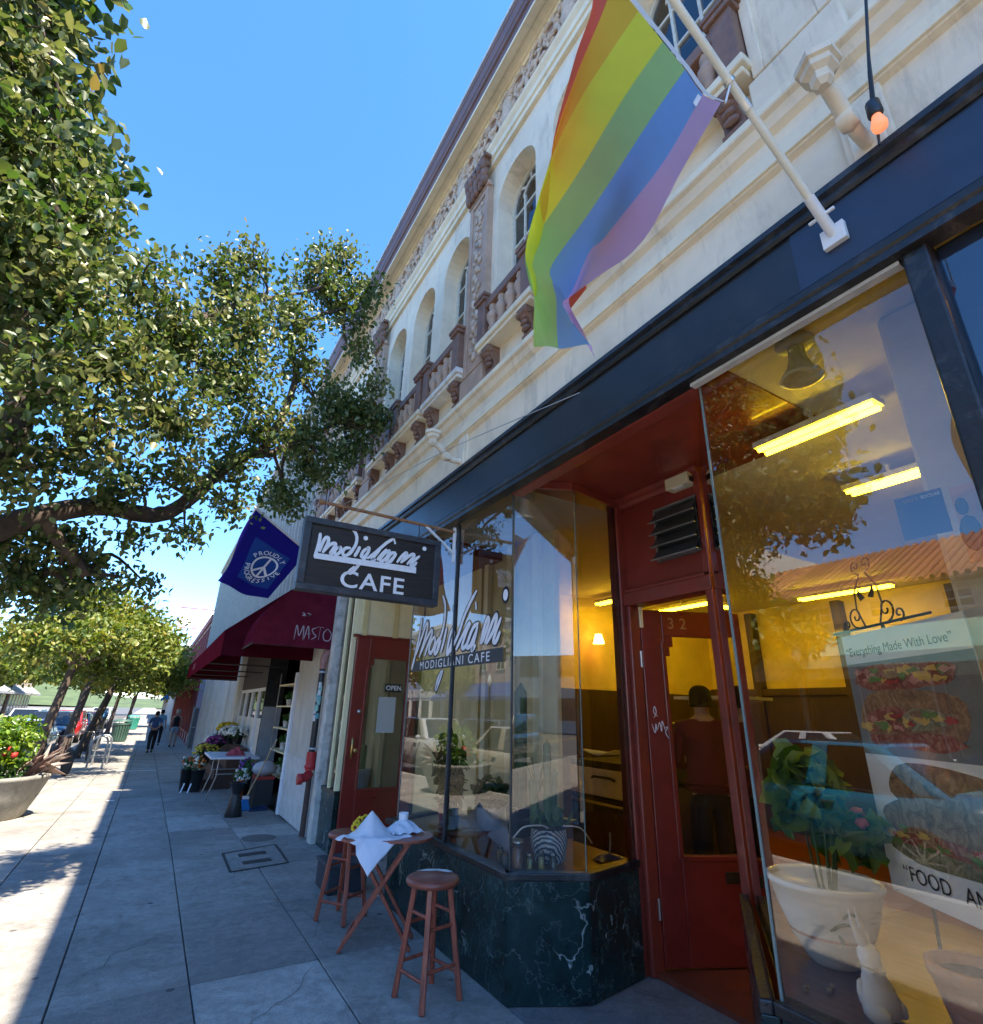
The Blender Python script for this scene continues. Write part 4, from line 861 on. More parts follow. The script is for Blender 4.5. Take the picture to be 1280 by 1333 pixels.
ylw = mat('yellow_petal', (.75,.50,.02), .6, .15, 30); dkr = mat('dark_red_petal', (.16,.01,.012), .6)
for k, (dx, dy, dz) in enumerate(((-.2, .10, .065), (-.17, .12, .085), (-.1, .2, .08), (-.22, .07, .05))):
    f_ = MB()
    for j in range(7):
        a = j*2*math.pi/7; f_.ell(TB + V(dx+.02*math.cos(a), dy-.008, dz+.02*math.sin(a)), (.013, .007, .012), 6)
    o = f_.build('blossom', ylw, b2); MB().ell(TB+V(dx, dy-.016, dz), (.012, .008, .012), 7).build('flower_centre', dkr, o)
cp = MB().lathe([(.025, .0), (.034, .02), (.038, .075), (.034, .075), (.030, .02)], TB+V(.15, .03, .055), 18); cp.build('paper_cup', white, label='small white cup standing in the wrapping paper', cat='cup', origin=TB+V(.15,.03,.055))
bdl = MB().grid(lambda u, v: TB + V(.02+.26*u, -.10+.22*v, .012 + .07*math.sin(math.pi*u)*math.sin(math.pi*v)**.6 + .006*math.sin(u*23+v*9)), 16, 12, sm=False)
bdl.build('paper_parcel', m_cloth('parcel_paper', (.74,.77,.84), .2, .03), label='soft white paper parcel beside the crumpled sheet on the folding table', cat='paper', origin=TB+V(.1,0,0), solid=.002)
dbx = thing('dark_box', 'low dark blue grey step box against the marble by the side door', 'box', (1.86, 5.55, 0))
B(1.66, 5.50, .0, 2.02, 5.9, .20).build('body', mat('dark_slate', (.028,.035,.045), .55, .3), dbx, bevel=.008); B(1.645, 5.49, .20, 2.03, 5.91, .23).build('lid', mat('dark_slate_lid', (.035,.043,.055), .5, .3), dbx, bevel=.008)

# ------------------------------------------------------------------ standpipe on the pier
fp = thing('standpipe', 'black drain pipe covered in stickers above a red fire hose connection', 'standpipe', (1.95, 7.85, 0))
MB().tube([(1.96, 7.86, 1.0), (1.96, 7.86, 2.06)], .042, 14).build('pipe', blackpl, fp)
MB().tube([(1.96, 7.86, 2.06), (1.96, 7.86, 2.2), (1.99, 7.86, 2.28), (2.05, 7.86, 2.32)], [.045, .055, .055, .05], 12).build('pipe_head', mat('faded_pink_paint', (.36,.17,.14), .6, .25, 15), fp)
for z in (1.04, 2.02): MB().lathe([(.045,-.015),(.054,-.012),(.054,.012),(.045,.015)], (1.96, 7.86, z), 14).box(1.96, 7.80, z-.012, 2.04, 7.83, z+.012).build('clamp', galv, fp)
redf = mat('fire_red', (.42,.02,.025), .45, .2, 15)
MB().tube([(1.96, 7.86, .78), (1.96, 7.86, 1.0)], .062, 14).lathe([(.062,.8),(.075,.81),(.075,.84),(.062,.85)], (1.96, 7.86, 0), 14).build('valve_body', redf, fp)
MB().tube([(1.96, 7.86, .74), (1.90, 7.80, .70), (1.84, 7.76, .69)], [.06, .055, .05], 12).lathe([(.05,-.03),(.066,-.03),(.066,.03),(.05,.03)], (1.82, 7.745, .69), 12, ax='x').build('hose_coupling', redf, fp)
MB().tube([(1.97, 7.86, 0.02), (1.97, 7.86, .75)], .035, 10).build('lower_pipe', mat('rusty_dark', (.09,.05,.04), .8, .4, 15), fp)
stc = [mat('sticker_%s' % n_, c, .5) for n_, c in (('white', (.6,.6,.6)), ('mint', (.25,.5,.42)), ('teal', (.1,.35,.4)), ('grey', (.3,.3,.3)))]
for k in range(14):
    a = rad(random.uniform(170, 290)); z = random.uniform(1.12, 1.95); w = random.uniform(.015, .03); hh = random.uniform(.015, .04)
    s_ = MB(); P = [(1.96+.0435*math.cos(a+e*w/.043), 7.86+.0435*math.sin(a+e*w/.043)) for e in (-1, 0, 1)]
    s_.add([(x, y, z+q*hh) for q in (-1, 1) for x, y in P], [(0,1,4,3), (1,2,5,4)]); s_.build('sticker', random.choice(stc), fp)

# ------------------------------------------------------------------ display in the cactus window
ZW = .627
cact = mat('cactus_skin', (.07,.13,.045), .6, .3, 12); cact2 = mat('cactus_pale', (.16,.22,.08), .6, .3, 12)
soil = mat('potting_soil', (.03,.02,.015), .95, .3, 30)
def cactus(mb, x, y, z, h, r, lean=(0, 0), mi=0, ribs=7):
    n = ribs*4; H = 12; vs = []; fs = []
    for i in range(H+1):
        t = i/H; rr = r*(1 if t < .88 else math.sqrt(max(0, 1-((t-.88)/.12)**2))+.02)
        for k in range(n):
            a = 2*math.pi*k/n; q = rr*(1+.13*math.cos(a*ribs)); vs.append((x+lean[0]*t+q*math.cos(a), y+lean[1]*t+q*math.sin(a), z+h*t))
    for i in range(H):
        for k in range(n): fs.append((i*n+k, i*n+(k+1)%n, (i+1)*n+(k+1)%n, (i+1)*n+k))
    mb.add(vs, fs, mi, True); return mb
c1 = thing('potted_cactus', 'tall cactus cluster in a blue and white patterned pot', 'cactus', (2.46, 3.31, ZW))
x, y = 2.48, 3.33
pm_, N, L, bs = nodes('pattern_glaze'); tc = N.new('ShaderNodeTexCoord'); wv = N.new('ShaderNodeTexWave'); wv.wave_type = 'BANDS'; wv.bands_direction = 'DIAGONAL'; wv.inputs['Scale'].default_value = 22; wv.inputs['Distortion'].default_value = 3
L.new(tc.outputs['Object'], wv.inputs[0]); L.new(ramp(N, L, wv.outputs[0], [(.45, (.03,.05,.10)), (.55, (.55,.58,.62))]).outputs[0], bs.inputs['Base Color']); bs.inputs['Roughness'].default_value = .3
MB().lathe([(.085, 0), (.11, .02), (.125, .12), (.118, .20), (.108, .205), (.108, .18)], (x, y, ZW), 24).build('pot', pm_, c1)
MB().lathe([(.118, .20), (.124, .205), (.124, .225), (.11, .228), (.10, .20), (.001, .20)], (x, y, ZW), 24).build('rim', blackpl, c1)
cc = MB(); cactus(cc, x-.02, y-.02, ZW+.2, .56, .026); cactus(cc, x+.06, y+.03, ZW+.2, .36, .022, (.02, 0)); cactus(cc, x-.07, y+.05, ZW+.2, .3, .03, (-.01, .02)); cactus(cc, x+.02, y-.06, ZW+.2, .14, .04); cc.build('stem', [cact], c1)
sp = [(x+random.gauss(0, .05), y+random.gauss(0, .05), ZW+.25) for _ in range(60)]
leaves('leaf_rosette', sp, (.10, .2), leaf_green, c1, .13, -.3)
c2 = thing('tall_cactus', 'very tall single column cactus in a dark square pot', 'cactus', (2.75, 4.1, ZW))
MB().hexa([(2.70,4.03,ZW),(2.84,4.03,ZW),(2.84,4.17,ZW),(2.70,4.17,ZW),(2.68,4.01,ZW+.2),(2.86,4.01,ZW+.2),(2.86,4.19,ZW+.2),(2.68,4.19,ZW+.2)]).build('pot', mat('dark_glaze', (.03,.02,.018), .3), c2)
cactus(MB(), 2.77, 4.1, ZW+.2, .98, .05).build('stem', cact, c2)
tw = MB()
for k in range(9):
    a = random.uniform(0, 6.3); tw.tube(catmull([(2.88, 4.0, ZW+.3), (2.88+.06*math.cos(a), 4.0+.06*math.sin(a), ZW+.42), (2.9+.14*math.cos(a), 4+.14*math.sin(a), ZW+.5+random.uniform(-.1, .1))], 4), [.006, .003], 6)
tw.build('side_shoots', cact2, c2)
c3 = thing('leafy_pot_plant', 'broad leaved green plant in a pale glazed pot', 'pot plant', (2.66, 4.4, ZW))
MB().lathe([(.07, 0), (.10, .02), (.115, .10), (.12, .17), (.11, .17), (.10, .12)], (2.66, 4.4, ZW), 20).build('pot', mat('pale_glaze', (.5,.52,.6), .3), c3)
leaves('foliage', blob((2.66, 4.4, ZW+.27), (.15, .15, .12), 130, .2), (.10, .17), leaf_green, c3, .6, .2)
jg = m_glass('jar_glass', 1.5); 
for k, (jx, jy, r, h, c_) in enumerate(((2.19, 3.27, .042, .15, (.30,.14,.09)), (2.235, 3.20, .024, .09, (.35,.3,.12)), (2.30, 3.17, .024, .10, (.4,.33,.12)), (2.37, 3.14, .024, .09, (.16,.15,.13)), (2.15, 3.42, .024, .09, (.38,.3,.15)), (2.14, 3.34, .022, .085, (.28,.25,.2)))):
    lb = ['large glass jar of pink brown beans with a metal lid', 'small jar of pale grain beside the large jar', 'small jar of yellow grain in front of the patterned pot', 'small jar of grey grain in front of the patterned pot', 'small jar of tan grain against the script window', 'small jar of pale brown grain against the script window'][k]
    j = thing('glass_jar', lb, 'jar', (jx, jy, ZW), 'jars on the window board')
    MB().lathe([(r-.003, 0), (r-.003, h*.74), (.001, h*.76)], (jx, jy, ZW+.002), 16).build('contents', mat('grain_%d' % k, c_, .8, .4, 90, .5, 120), j)
    MB().lathe([(r, 0), (r, h*.78), (r*.8, h*.86), (r*.8, h)], (jx, jy, ZW), 16, cap=False).build('glass', jg, j)
    MB().lathe([(r*.85, h*.98), (r*.86, h*1.1), (.001, h*1.11)], (jx, jy, ZW), 16).build('lid', galv if k == 0 else jg, j)
st = thing('blue_pliers', 'bright blue folded cloth and grip lying on the window board', 'cloth', (2.9, 3.2, ZW))
MB().grid(lambda u, v: V(2.78+.22*u, 3.14+.10*v+.03*math.sin(u*5), ZW+.006+.03*math.sin(math.pi*u)*math.sin(math.pi*v)), 10, 6, sm=False).build('cloth', mat('bright_blue', (.01,.09,.45), .5), st, solid=.003)
MB().tube([(2.9, 3.2, ZW+.03), (2.93, 3.22, ZW+.09), (2.95, 3.24, ZW+.15)], .007, 6).build('wire_loop', steel, st)
hw = MB().tube(catmull([(2.14, 3.25, ZW+.18), (2.2, 3.22, ZW+.24), (2.32, 3.2, ZW+.245), (2.4, 3.23, ZW+.22)], 5), .005, 6).tube(catmull([(2.5, 3.2, ZW+.23), (2.6, 3.14, ZW+.22), (2.68, 3.12, ZW+.13)], 5), .005, 6)
hw.build('white_cable', white, label='loose white cable looping over the patterned pot', cat='cable')
# plants in the far left pane
lp = thing('red_pot_plant', 'bushy plant in a red pot behind the left script pane', 'pot plant', (2.5, 4.85, ZW))
MB().lathe([(.06,0),(.08,.14),(.086,.14),(.086,.16),(.07,.16)], (2.45, 4.80, ZW), 16).build('pot', mat('red_plastic', (.4,.03,.02), .4), lp)
leaves('foliage', blob((2.45, 4.80, ZW+.45), (.16, .16, .32), 260, .2), (.07, .13), leaf_green, lp, .5, .3)
lp = thing('green_pot_plant', 'tall thin leaved plant in a green pot behind the left script pane', 'pot plant', (2.35, 4.5, ZW))
MB().lathe([(.06,0),(.075,.15),(.08,.15),(.08,.17),(.065,.17)], (2.35, 4.52, ZW), 16).build('pot', mat('green_plastic', (.03,.16,.06), .4), lp)
leaves('foliage', blob((2.35, 4.52, ZW+.36), (.1, .1, .2), 110, .1), (.14, .26), leaf_green, lp, .14, -.4)
ws = thing('white_pot_cactus', 'pale cactus in a white bucket behind the side door glass', 'cactus', (2.45, 7.15, .6))
MB().lathe([(.09,0),(.115,.24),(.12,.24),(.11,.245),(.1,.2)], (2.42, 7.12, .61), 18).build('pot', white, ws); cactus(MB(), 2.42, 7.12, .82, .32, .035).build('stem', cact2, ws)

# ------------------------------------------------------------------ stove seen through the side pane
sv = thing('range_cooker', 'white fronted steel range with dark oven below seen inside', 'stove', (4.5, 4.6, 0))
B(4.2, 4.1, .03, 4.9, 5.2, .74).build('oven', mat('oven_dark', (.03,.033,.036), .3, .2, metal=.4), sv, bevel=.01)
B(4.18, 4.1, .76, 4.9, 5.2, 1.02).build('control_panel', mat('white_enamel', (.55,.55,.53), .3, .1, dirt=(.2,.15,.1), dirt_amt=.5), sv, bevel=.01)
B(4.2, 4.1, 1.02, 4.95, 5.2, 1.09).build('hob', blackp, sv)
MB().tube([(4.15, 4.45, .93), (4.13, 4.5, .95), (4.13, 4.75, .95), (4.15, 4.8, .93)], .012, 8).build('handle', blackpl, sv)
MB().tube([(4.17, 4.15, .70), (4.15, 4.2, .70), (4.15, 5.1, .70), (4.17, 5.15, .70)], .014, 8).build('oven_rail', steel, sv)
for k in range(4): MB().tube(catmull([(4.3+.12*k, 4.2, 1.1), (4.3+.1*k, 4.5, 1.2-.02*k), (4.35+.1*k, 4.9, 1.14), (4.3, 5.1, 1.18)], 4), .012, 6).build('pan_handle', white, sv)
cz = thing('espresso_machine', 'dark upright coffee machine on the range counter inside', 'coffee machine', (4.5, 3.75, 0))
B(4.25, 3.55, .03, 4.85, 4.0, .95).build('counter', darkwood, cz); B(4.35, 3.62, .95, 4.75, 3.95, 1.5).build('body', blackpl, cz, bevel=.03); MB().tube([(4.3, 3.7, 1.3), (4.22, 3.7, 1.28), (4.2, 3.7, 1.15)], .02, 8).build('spout', steel, cz)

# ------------------------------------------------------------------ display in the poster window
wp = thing('painted_planter', 'large white glazed bowl planter with red band and painted sprigs', 'planter', (2.6, 1.57, ZW))
gx, gy = 2.62, 1.56
gl_, N, L, bs = nodes('white_glaze_banded'); tc = N.new('ShaderNodeTexCoord'); sx = N.new('ShaderNodeSeparateXYZ'); L.new(tc.outputs['Object'], sx.inputs[0])
c = ramp(N, L, sx.outputs['Z'], [(0, (.72,.68,.6)), (.101, (.8,.76,.68)), (.104, (.45,.1,.06)), (.112, (.45,.12,.07)), (.115, (.85,.82,.75)), (1, (.88,.86,.8))]).outputs[0]; L.new(c, bs.inputs['Base Color']); bs.inputs['Roughness'].default_value = .25
MB().lathe([(.09, 0), (.105, .015), (.15, .09), (.19, .19), (.21, .27), (.222, .275), (.225, .292), (.21, .298), (.2, .28), (.18, .24), (.001, .24)], (gx, gy, ZW), 32).build('bowl', gl_, wp)
spr = MB()
for t0, st_ in ((0, [(-.08,.15),(-.04,.175),(.0,.18),(.05,.16)]), (1, [(-.03,.20),(.0,.22),(.03,.21)]), (2, [(-.05,.14),(-.035,.12),(-.04,.10)])):
    ribbon(spr, st_, .012, lambda a, b, l=0: (gx + (.196+.35*(b-.2))*math.cos(rad(232)+a/.2)*1.01, gy + (.196+.35*(b-.2))*math.sin(rad(232)+a/.2)*1.01, ZW+b))
spr.build('painted_sprig', mat('sprig_green', (.05,.14,.08), .4), wp)
leaves('foliage', np.concatenate([blob((gx+.03, gy+.02, ZW+.62), (.19, .17, .2), 240, .15), blob((gx+.1, gy-.1, ZW+.46), (.15,.14,.12), 90, .2)]), (.09, .17), leaf_lime, wp, .55, .1)
stm = MB()
for k in range(9):
    a = random.uniform(0, 6.3); stm.tube(catmull([(gx+.04*math.cos(a), gy+.04*math.sin(a), ZW+.24), (gx+.08*math.cos(a), gy+.08*math.sin(a), ZW+.45), (gx+.14*math.cos(a), gy+.13*math.sin(a), ZW+.68)], 4), [.007, .003], 6)
stm.build('stem', mat('green_stem', (.06,.12,.03), .6), wp)
for k, (dx, dy, dz) in enumerate(((.10, -.14, .55), (.14, -.12, .5), (.06, -.17, .52))): MB().ell((gx+dx, gy+dy, ZW+dz), (.03, .03, .025), 8, 0, .3).build('pink_blossom', mat('pink_petal', (.6,.12,.2), .6), wp)
rb = thing('rabbit_figurine', 'white ceramic rabbit with upright ears seen from behind', 'figurine', (2.29, 1.235, ZW))
rx, ry = 2.29, 1.235
porc = mat('white_porcelain', (.9,.9,.92), .3, .05, 8)
r_ = MB(); 
prof = [((0,0,.0),.035,.05), ((0,0,.02),.052,.066), ((0,0,.055),.055,.068), ((.0,.004,.095),.045,.052), ((.0,.008,.125),.033,.036), ((.0,.01,.145),.028,.03), ((.0,.012,.165),.034,.036), ((.0,.012,.185),.033,.034), ((.0,.012,.203),.02,.02), ((0,.012,.208),.002,.002)]
vs = []; fs = []; n = 20
for (c_, a_, b_) in prof:
    for k in range(n): t = 2*math.pi*k/n; vs.append((rx+c_[0]+b_*math.cos(t), ry+c_[1]+a_*math.sin(t), ZW+c_[2]))
for i in range(len(prof)-1):
    for k in range(n): fs.append((i*n+k, i*n+(k+1)%n, (i+1)*n+(k+1)%n, (i+1)*n+k))
r_.add(vs, fs, 0, True)
r_.ell((rx+.055, ry-.035, ZW+.02), .017, 10)
for s_ in (-1, 1):
    r_.tube(catmull([(rx+s_*.012, ry+.015, ZW+.195), (rx+s_*.018-.012, ry+.02, ZW+.235), (rx+s_*.022-.03, ry+.02, ZW+.275), (rx+s_*.02-.045, ry+.018, ZW+.31)], 4), [.008, .013, .016, .016, .015, .013, .011, .01, .008, .006, .004, .003, .002], 10)
    r_.ell((rx+s_*.05, ry-.01, ZW+.03), (.026, .045, .032), 10); r_.ell((rx+s_*.04, ry+.035, ZW+.07), (.014, .016, .04), 8)
r_.build('body', porc, rb); 
bw = MB().tube(catmull([(rx-.035, ry-.012, ZW+.142), (rx, ry-.03, ZW+.136), (rx+.034, ry-.008, ZW+.142), (rx+.02, ry+.034, ZW+.144), (rx-.02, ry+.034, ZW+.144), (rx-.035, ry-.012, ZW+.142)], 4), .0035, 6)
bw.tube(catmull([(rx-.03, ry-.02, ZW+.142), (rx-.065, ry-.03, ZW+.145), (rx-.05, ry-.035, ZW+.155), (rx-.03, ry-.02, ZW+.142)], 4), .003, 6); bw.build('raffia_bow', mat('raffia', (.5,.42,.26), .8), rb)
tp = thing('terracotta_pot', 'plain pale terracotta pot with soil beside the rabbit', 'pot', (2.43, .97, ZW))
MB().lathe([(.075, 0), (.115, .16), (.122, .165), (.125, .2), (.112, .203), (.105, .17), (.001, .165)], (2.42, 1.0, ZW), 26).build('pot', mat('terracotta', (.66,.36,.24), .8, .15, 10, .2), tp); MB().lathe([(.001,.172),(.108,.17)], (2.42, 1.0, ZW), 20, cap=False).build('soil', soil, tp)
for k in range(6):
    o = MB().ell((2.2+random.uniform(-.1,.25), 1.2+random.uniform(-.1,.3), ZW+.008), (.014, .01, .008), 6, 0, .3); o.build('fallen_leaf', mat('dry_leaf', (.3,.2,.1), .8), label='curled dry leaf fallen on the window board by the rabbit', cat='leaf', group='dry leaves on the window board')
# poster board
pl0, pdr = V(2.80, 1.37, 0), V(-.53, -.85, 0).normalized(); pnr = V(pdr.y, -pdr.x, 0)
if pnr.x > 0: pnr = -pnr
def PP(a, z, l=0): q = pl0 + pdr*a + pnr*(.006+l); return (q.x, q.y, z)
pos = thing('sandwich_poster', 'white poster of sandwich photographs reading Everything Made With Love', 'poster', (2.6, 1.0, .9))
pbx = MB().hexa([PP(0,.90,-.006), PP(.72,.90,-.006), PP(.72,.90,0), PP(0,.90,0), PP(0,1.93,-.006), PP(.72,1.93,-.006), PP(.72,1.93,0), PP(0,1.93,0)])
pbx.build('sheet', mat('poster_white', (.9,.91,.93), .5, .04), pos)
def m_food(name, cols, sc):
    m, N, L, bs = nodes(name); g = geo(N); n1 = noise(N, L, sc, 8, .7, g, 1.5); c = ramp(N, L, n1.outputs[0], [(.28+.44*i/(len(cols)-1), c_) for i, c_ in enumerate(cols)]).outputs[0]
    L.new(c, bs.inputs['Base Color']); bs.inputs['Roughness'].default_value = .35; return m
crust = m_food('print_crust', [(.10,.04,.018), (.32,.17,.08), (.55,.38,.22)], 17); meat = m_food('print_meat', [(.10,.02,.015), (.33,.08,.05), (.55,.36,.27)], 22); salad = m_food('print_salad', [(.06,.06,.03), (.24,.22,.12), (.55,.5,.38)], 24)
def patch(nm, ol, l, m_): MB().add([PP(a, z, l) for a, z in ol], [tuple(range(len(ol)))]).build(nm, m_, pos)
def oval(a, z, w, h, n=22, p=2.6, ph=0): return [(a + w*math.copysign(abs(math.cos(t))**(2/p), math.cos(t)) + .008*math.sin(5*t+ph), z + h*math.copysign(abs(math.sin(t))**(2/p), math.sin(t)) + .12*(a-.3)*0 + .006*math.sin(4*t+ph)) for t in np.linspace(0, 2*math.pi, n, endpoint=False)]
MB().add([PP(0,1.42,.0012), PP(.72,1.42,.0012), PP(.72,1.80,.0012), PP(0,1.80,.0012)], [(0,1,2,3)]).build('print_panel', mat('print_grey', (.22,.22,.22), .5), pos)
patch('print_sandwich', oval(.33, 1.73, .29, .055), .002, meat); patch('print_sandwich', oval(.33, 1.57, .30, .11), .0022, crust); patch('print_filling', oval(.22, 1.56, .14, .05, ph=2), .003, meat); patch('print_filling', oval(.42, 1.56, .13, .04, ph=1), .0035, salad); patch('print_filling', oval(.33, 1.48, .26, .03, ph=3), .004, meat)
patch('print_sandwich', oval(.40, 1.31, .28, .09), .002, crust); patch('print_sandwich', oval(.38, 1.19, .33, .08, ph=1), .0026, crust); patch('print_filling', oval(.34, 1.12, .29, .025, ph=2), .0032, meat); patch('print_filling', oval(.36, 1.08, .30, .04), .0028, salad)
tomato = mat('print_tomato', (.45,.05,.03), .4, .2, 30); cheese = mat('print_cheese', (.65,.42,.10), .4, .2, 30); lett = mat('print_lettuce', (.16,.26,.06), .4, .3, 40); ham = mat('print_ham', (.60,.28,.24), .4, .2, 30)
for zc, hw_, l0 in ((1.735, .26, .005), (1.555, .27, .0055), (1.125, .28, .0052)):
    for q_ in range(26):
        a_ = .33 + random.uniform(-hw_, hw_); z_ = zc + random.uniform(-.028, .028); patch('print_filling', oval(a_, z_, random.uniform(.018, .05), random.uniform(.008, .018), 10, 2.0, q_), l0 + q_*.0001, random.choice((tomato, cheese, lett, ham, ham, crust)))
pt_ = MB(); put_text(pt_, '\u201cEverything Made With Love\u201d', lambda a, b: PP(.02+a, 1.835+b, .004), .052, .001, 1.0, False); put_text(pt_, '\u201cFOOD', lambda a, b: PP(.10+a, .965+b, .004), .075, 0, 1.0, False); put_text(pt_, 'AND', lambda a, b: PP(.40+a, .965+b, .004), .075, 0, 1.0, False)
pt_.build('lettering', mat('ink', (.02,.02,.03), .6), pos)
sc_ = thing('scroll_stand', 'black wrought iron scroll easel top above the poster', 'easel', (2.6, 1.05, 1.9))
sm_ = MB()
def spiral(c, r, a0, turns, dirn=1): return [(c[0] + r*(1-t*.85)*math.cos(a0+dirn*t*turns*6.283), c[1] + r*(1-t*.85)*math.sin(a0+dirn*t*turns*6.283)) for t in np.linspace(0, 1, 20)]
for s_ in (-1, 1):
    for poly in (spiral((.27+s_*.10, 2.0), .05, rad(-90), 1.3, s_), spiral((.27+s_*.035, 2.22), .035, rad(-90), 1.2, s_), [(.27+s_*.05, 1.95), (.27+s_*.085, 2.03), (.27+s_*.075, 2.11), (.27+s_*.02, 2.18)], spiral((.27+s_*.17, 1.97), .03, rad(-90), 1.1, s_)):
        sm_.tube([PP(a, z, .02) for a, z in poly], .004, 6)
    sm_.add([PP(.27+s_*a, z, .022) for a, z in ((.01, 2.07), (.05, 2.12), (.06, 2.09), (.045, 2.06))], [(0,1,2,3)])
sm_.tube([PP(-.02, 1.945, .02), PP(.6, 1.945, .02)], .006, 6).tube([PP(.27, .64, -.25), PP(.27, 1.95, -.02)], .008, 6); sm_.build('scrollwork', blackpl, sc_)
for a in (.05, .5): MB().tube([PP(a, .63, -.10), PP(.27, 1.9, -.03)], .007, 6).build('leg', blackpl, sc_)
bp = thing('blue_notice', 'dark blue notice with mirrored white lettering stuck on the glass', 'notice', (2.09, .75, 2.3))
B(2.085, .625, 2.13, 2.09, .76, 2.28).build('sheet', mat('notice_navy', (.02,.02,.11), .5), bp)
t_ = MB(); put_text(t_, 'BRIDGE', lambda a, b: (2.083, .657+a, 2.257+b), .016, .001); t_.build('lettering', white, bp)
t_ = MB(); put_text(t_, 'COOP', lambda a, b: (2.083, .715+a, 2.257+b), .016, .001); t_.build('lettering', mat('orange_ink', (.5,.2,.05), .6), bp)
bp = thing('orange_notice', 'pale orange notice with two dark figures stuck on the glass', 'notice', (2.09, .58, 2.3))
B(2.085, .53, 2.02, 2.09, .605, 2.27).build('sheet', mat('notice_orange', (.6,.36,.18), .6), bp)
MB().ell((2.083, .585, 2.2), (.002, .018, .03), 10).ell((2.083, .58, 2.11), (.002, .03, .06), 10).build('printed_figure', blackpl, bp)

# ------------------------------------------------------------------ festoon bulb
fb = thing('festoon_bulb', 'lit pear shaped bulb hanging on a black cable before the entablature', 'bulb', (1.85, .42, 3.6))
MB().tube([(1.8, .30, 4.3), (1.85, .40, 3.85), (1.87, .425, 3.73)], .006, 6).tube([(1.83, .375, 3.95), (1.9, .45, 3.56)], .005, 6).build('cable', blackpl, fb)
MB().lathe([(.012, 3.74), (.024, 3.73), (.026, 3.67), (.02, 3.66)], (1.87, .425, 0), 12).build('holder', blackpl, fb)
MB().lathe([(.014, 3.665), (.020, 3.64), (.027, 3.615), (.024, 3.595), (.001, 3.585)], (1.87, .425, 0), 16).build('bulb_glass', m_emit('warm_bulb', (.75,.22,.10), .22), fb); MB().tube([(1.87, .425, 3.64), (1.872, .43, 3.6)], .006, 6).build('filament', m_emit('filament', (1, .5, .15), 12), fb)
fb = thing('festoon_bulb', 'lit bulb hanging in front of the painted sky reflection next door', 'bulb', (2.02, .22, 3.0))
MB().tube([(2.02, .22, 3.2), (2.02, .22, 3.07)], .005, 6).lathe([(.012, 3.1), (.024, 3.09), (.026, 3.03), (.02, 3.02)], (2.02, .22, 0), 12).build('holder', blackpl, fb)
MB().lathe([(.016, 3.02), (.032, 2.97), (.03, 2.94), (.001, 2.925)], (2.02, .22, 0), 16).build('bulb_glass', m_emit('bulb_glow', (1, .45, .12), 2.5), fb)
# ------------------------------------------------------------------ trees
bark = mat('tree_bark', (.085, .062, .048), .9, .45, 9, .9, 28)
leaf_tree = m_leaf('street_tree_leaf', [(.022,.05,.014), (.06,.105,.022), (.125,.155,.045), (.20,.21,.075), (.27,.20,.07)], .34, .42)
leaf_row = m_leaf('row_tree_leaf', [(.04,.075,.012), (.095,.14,.022), (.17,.21,.035), (.26,.25,.05), (.31,.20,.05)], .35, .45)
def crown_leaves(lobes, dens, clump=9, spread=.07):
    out = []; lc = []
    for (x, y, z, r) in lobes:
        n = max(4, int(dens*r*r/clump)); c = blob((x, y, z), (r, r, r*.85), n, .15)
        for q in c:
            k = RNG.integers(clump-3, clump+4); tone = RNG.uniform(.16, .70) + (.1 if RNG.random() < .12 else 0)
            out.append(q + RNG.normal(size=(k, 3))*spread*np.array([1, 1, .9])); lc.append(np.full(k, tone))
    return np.concatenate(out), np.concatenate(lc)
def twigs(mb, lobes, spine, n=3):
    S = [Vector(p) for p in spine]
    for (x, y, z, r) in lobes:
        c = Vector((x, y, z)); b = min(S, key=lambda p: (p-c).length)
        if (b-c).length < 2.2:
            m_ = b.lerp(c, .5) + V(random.gauss(0, .08), random.gauss(0, .08), random.gauss(0, .08))
            mb.tube(catmull([b, m_, c], 4), [.022, .007], 6)
        for _ in range(n):
            e = c + V(random.gauss(0, 1), random.gauss(0, 1), random.gauss(0, .8)).normalized()*r*.95
            mb.tube(catmull([c, c.lerp(e, .5) + V(random.gauss(0,.03), random.gauss(0,.03), .03), e], 3), [.007, .002], 5)
